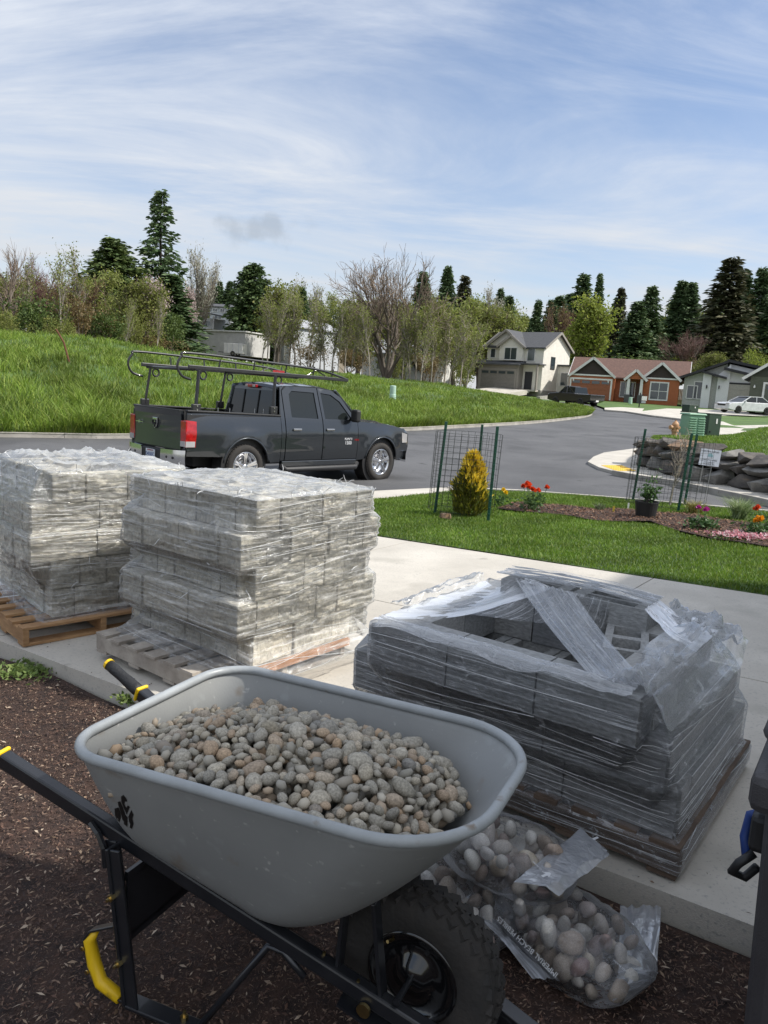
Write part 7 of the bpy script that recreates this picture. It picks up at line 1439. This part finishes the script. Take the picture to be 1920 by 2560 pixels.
# ------------------------------------------------------------------ bags of beach pebbles
bagp = imat('beach_pebble', [(0.6, 0.576, 0.528), (0.36, 0.288, 0.228), (0.696, 0.672, 0.624), (0.264, 0.18, 0.168), (0.432, 0.36, 0.276), (0.216, 0.168, 0.156), (0.552, 0.48, 0.36), (0.324, 0.24, 0.216), (0.744, 0.72, 0.66), (0.396, 0.372, 0.336)], .5, per='object', fine=.25, fscale=10)
PBB = []
for i in range(6): me = pebble(850+i); me.materials.append(bagp); PBB.append(me)
def bag(name, c, rz, dims, tilt, label, seed, n=34, name2='front'):
    T = thing(name, c, rz, label, 'bag'); T.rotation_euler = (tilt[0], tilt[1], rz); g = np.random.default_rng(seed); n1, n2 = vn2(seed), vn2(seed+1); lx, ly, lz = dims; nu, nv = 72, 40
    A, Bv = np.meshgrid(np.linspace(0, 2*math.pi, nu, endpoint=False), np.linspace(-1, 1, nv)); e = .62
    cu, su = np.sign(np.cos(A))*np.abs(np.cos(A))**e, np.sign(np.sin(A))*np.abs(np.sin(A))**e; prof = np.clip(1-np.abs(Bv)**2.6, 0, 1)**.55
    X = Bv*lx/2*1.06; Y = cu*ly/2*(.35+.65*prof); Z = su*lz/2*prof; k = 1+.10*(n1(A*2.2, Bv*4)-.5)+.07*(n2(A*5, Bv*9)-.5); V = np.stack([X, Y*k, lz/2+Z*k], -1); V[..., 2] = np.maximum(V[..., 2], .004+.004*n1(A*3, Bv*3)); V = V.reshape(-1, 3); I = np.arange(nu); Q = np.concatenate([np.stack([j*nu+I, j*nu+(I+1) % nu, (j+1)*nu+(I+1) % nu, (j+1)*nu+I], 1) for j in range(nv-1)]); inst('film', uvmesh('bag_film', V, Q, np.stack([(A*.1).ravel(), (Bv*lx/2).ravel()], 1), film_bag), T)
    from mathutils import Euler
    M = Matrix.Translation(c) @ Euler((tilt[0], tilt[1], rz)).to_matrix().to_4x4(); pts = []
    for q in range(2500):
        x, y, z = g.uniform(-.46, .46)*lx, g.uniform(-.42, .42)*ly, g.uniform(.15, .88)*lz; pr_ = max(0, 1-abs(2*x/lx)**2.6)**.55; r = .029+.016*g.random()
        if abs(y) > ly/2*(.3+.6*pr_)-r or abs(z-lz/2) > lz/2*pr_-r*.75: continue
        if all((x-a)**2+(y-b_)**2+(z-c_)**2 > (.86*(r+q_))**2 for a, b_, c_, q_ in pts): pts.append((x, y, z, r))
        if len(pts) >= n: break
    for (x, y, z, r) in pts: s = r*1.14; o = inst('beach_pebble', PBB[g.integers(0, 6)], None, M @ Vector((x, y, z)), (g.random()*6, g.random()*6, g.random()*6), (s, s, s)); tag(o, 'rounded beach pebble inside the %s clear bag' % name2, 'pebble', 'beach pebbles in the %s bag' % name2)
    return T
def gz(px, py): return on(px, py, -.10)
pA = gz(1415, 2400); bA = bag('pebble_bag', (pA.x, pA.y, pA.z-.005), R(-52), (.54, .36, .20), (0, 0), 'front clear plastic bag of pebbles with white lettering lying on the mulch', 41, 70, 'front')
pC = gz(1110, 2310); bC = bag('pebble_bag', (pC.x, pC.y, pC.z-.005), R(-50), (.50, .34, .17), (0, 0), 'clear plastic bag of pebbles lying flat behind the wheelbarrow wheel', 43, 60, 'flat')
pB = atz(1270, 2120, .12); bB = bag('pebble_bag', (pB.x, pB.y, .02), R(-28), (.48, .32, .17), (R(6), R(4)), 'upper clear plastic bag of pebbles with a loose sealed flap', 42, 60, 'upper')
def flap(T, corners, z, label, seed, holes=False, arrows=()):
    P = [atz(px, py, zz) for (px, py), zz in zip(corners, z)]; inv = (Matrix.Translation(T.location) @ T.rotation_euler.to_matrix().to_4x4()).inverted(); q = [inv @ p for p in P]; o = film_band(T, (q[0], q[1], q[3], q[2]), 'flap', 30, 30, .012, 5, -.012, seed, film_flap)
    ex, ey = (q[1]-q[0]), (q[3]-q[0]); nn = ex.cross(ey).normalized(); nn = nn if nn.z > 0 else -nn; m = mat('flap_print', (.75, .77, .8), .5)
    for (u, v, a) in arrows:
        c = q[0]+ex*u+ey*v+nn*.022; e1 = ex.normalized()*math.cos(a)+ey.normalized()*math.sin(a); e2 = nn.cross(e1); sh = [(-.025, -.004), (.0, -.004), (.0, -.012), (.022, 0), (0, .012), (0, .004), (-.025, .004)]; b = MB(); b.add([c+e1*x+e2*y for x, y in sh], [tuple(range(7))]); b.build('arrow', m, o)
        M3 = Matrix((e2, -e1, nn)).transposed(); text('lettering', 'CYNGI MARK', .011, m, o, c+e2*.03-e1*.0, M3.to_euler(), .0002)
    if holes:
        for u in (.42, .58): c = q[0]+ex*u+ey*.55+nn*.02; b = MB(); b.add([c+ex.normalized()*.014*math.cos(t*.5236)+ey.normalized()*.007*math.sin(t*.5236) for t in range(12)], [tuple(range(12))]); b.build('hole', mat('hole_dark', (.03, .03, .03), .9), o)
flap(bB, ((1283, 2207), (1448, 2079), (1521, 2146), (1397, 2242)), (.14, .15, .14, .12), 'x', 61, True, ((.16, .45, .3), (.86, .5, 3.4)))
flap(bA, ((1549, 2271), (1652, 2271), (1640, 2430), (1545, 2440)), (-.07, -.08, -.09, -.07), 'x', 62, False, ((.3, .4, 1.5),))
flap(bA, ((1525, 2512), (1545, 2415), (1640, 2437), (1625, 2462)), (-.06, -.03, -.06, -.07), 'x', 63, False, ((.4, .4, .5),))
flap(bC, ((1195, 2300), (1225, 2290), (1400, 2455), (1330, 2450)), (-.05, -.04, -.08, -.09), 'x', 64)
def bag_text():
    a, c = atz(1432, 2478, .0), atz(1212, 2262, .07); ex = (c-a).normalized(); vw = (Vector((0, 0, CAMH))-(a+c)/2).normalized(); ey = vw.cross(ex).normalized(); nz = ex.cross(ey); M3 = Matrix((ex, ey, nz)).transposed().to_4x4(); M3.translation = (a+c)/2+vw*.02; L_ = (c-a).length; s = 'IMPERIAL BEACH PEBBLES'; o = text('lettering', s, L_/len(s)*1.3, mat('bag_print', (.62, .63, .64), .5), None, (0, 0, 0), (0, 0, 0), .0003); o.parent = bA
    bpy.context.view_layer.update(); o.matrix_world = M3
bag_text()
# ------------------------------------------------------------------ wheeled bin
def bin_():
    m = mat('bin_plastic', (.050, .047, .050), .6, col2=(.040, .037, .040), nscale=9, bump=.25, bscale=220); T = thing('wheeled_bin', (1.36, 1.82, -.10), R(-33), 'dark grey wheeled bin with blue strap cut off by the picture edge', 'bin')
    b = MB(); b.box((0, 0, .47), (.50, .56, .94), taper=1.14); b.build('body', m, T, bevel=.04); b = MB(); b.box((0, 0, .955), (.64, .70, .10)); b.build('rim', m, T, bevel=.025); b = MB(); b.box((0.03, 0, 1.03), (.56, .62, .06)); b.box((.05, 0, 1.085), (.48, .54, .08), taper=.9); b.build('lid', m, T, bevel=.025)
    b = MB(); b.tube([(-.24, .30, 1.05), (-.30, .20, 1.06), (-.30, -.2, 1.06), (-.24, -.30, 1.05)], .02, 8); b.build('lid_bar', m, T, smooth=True)
    b = MB(); b.box((-.29, -.16, .80), (.05, .16, .10)); b.build('bracket', blackpl, T, bevel=.015); b = MB(); b.tube([(-.285, -.15, .83), (-.325, -.14, .80), (-.33, -.15, .74), (-.315, -.18, .70)], .013, 7); b.build('strap', mat('blue_strap', (.015, .05, .22), .6), T, smooth=True); b = MB(); b.tube([(-.30, -.18, .72), (-.33, -.2, .69), (-.345, -.19, .655), (-.315, -.17, .64), (-.29, -.17, .68)], .012, 7); b.build('hook', blackpl, T, smooth=True)
    for s in (-1, 1): b = MB(); b.lathe([(.06, -.03), (.11, -.03), (.11, .03), (.06, .03)], 20, Matrix.Translation((.26, s*.24, .11)) @ Matrix.Rotation(R(90), 4, 'X')); b.build('wheel', rubber, T)
bin_()
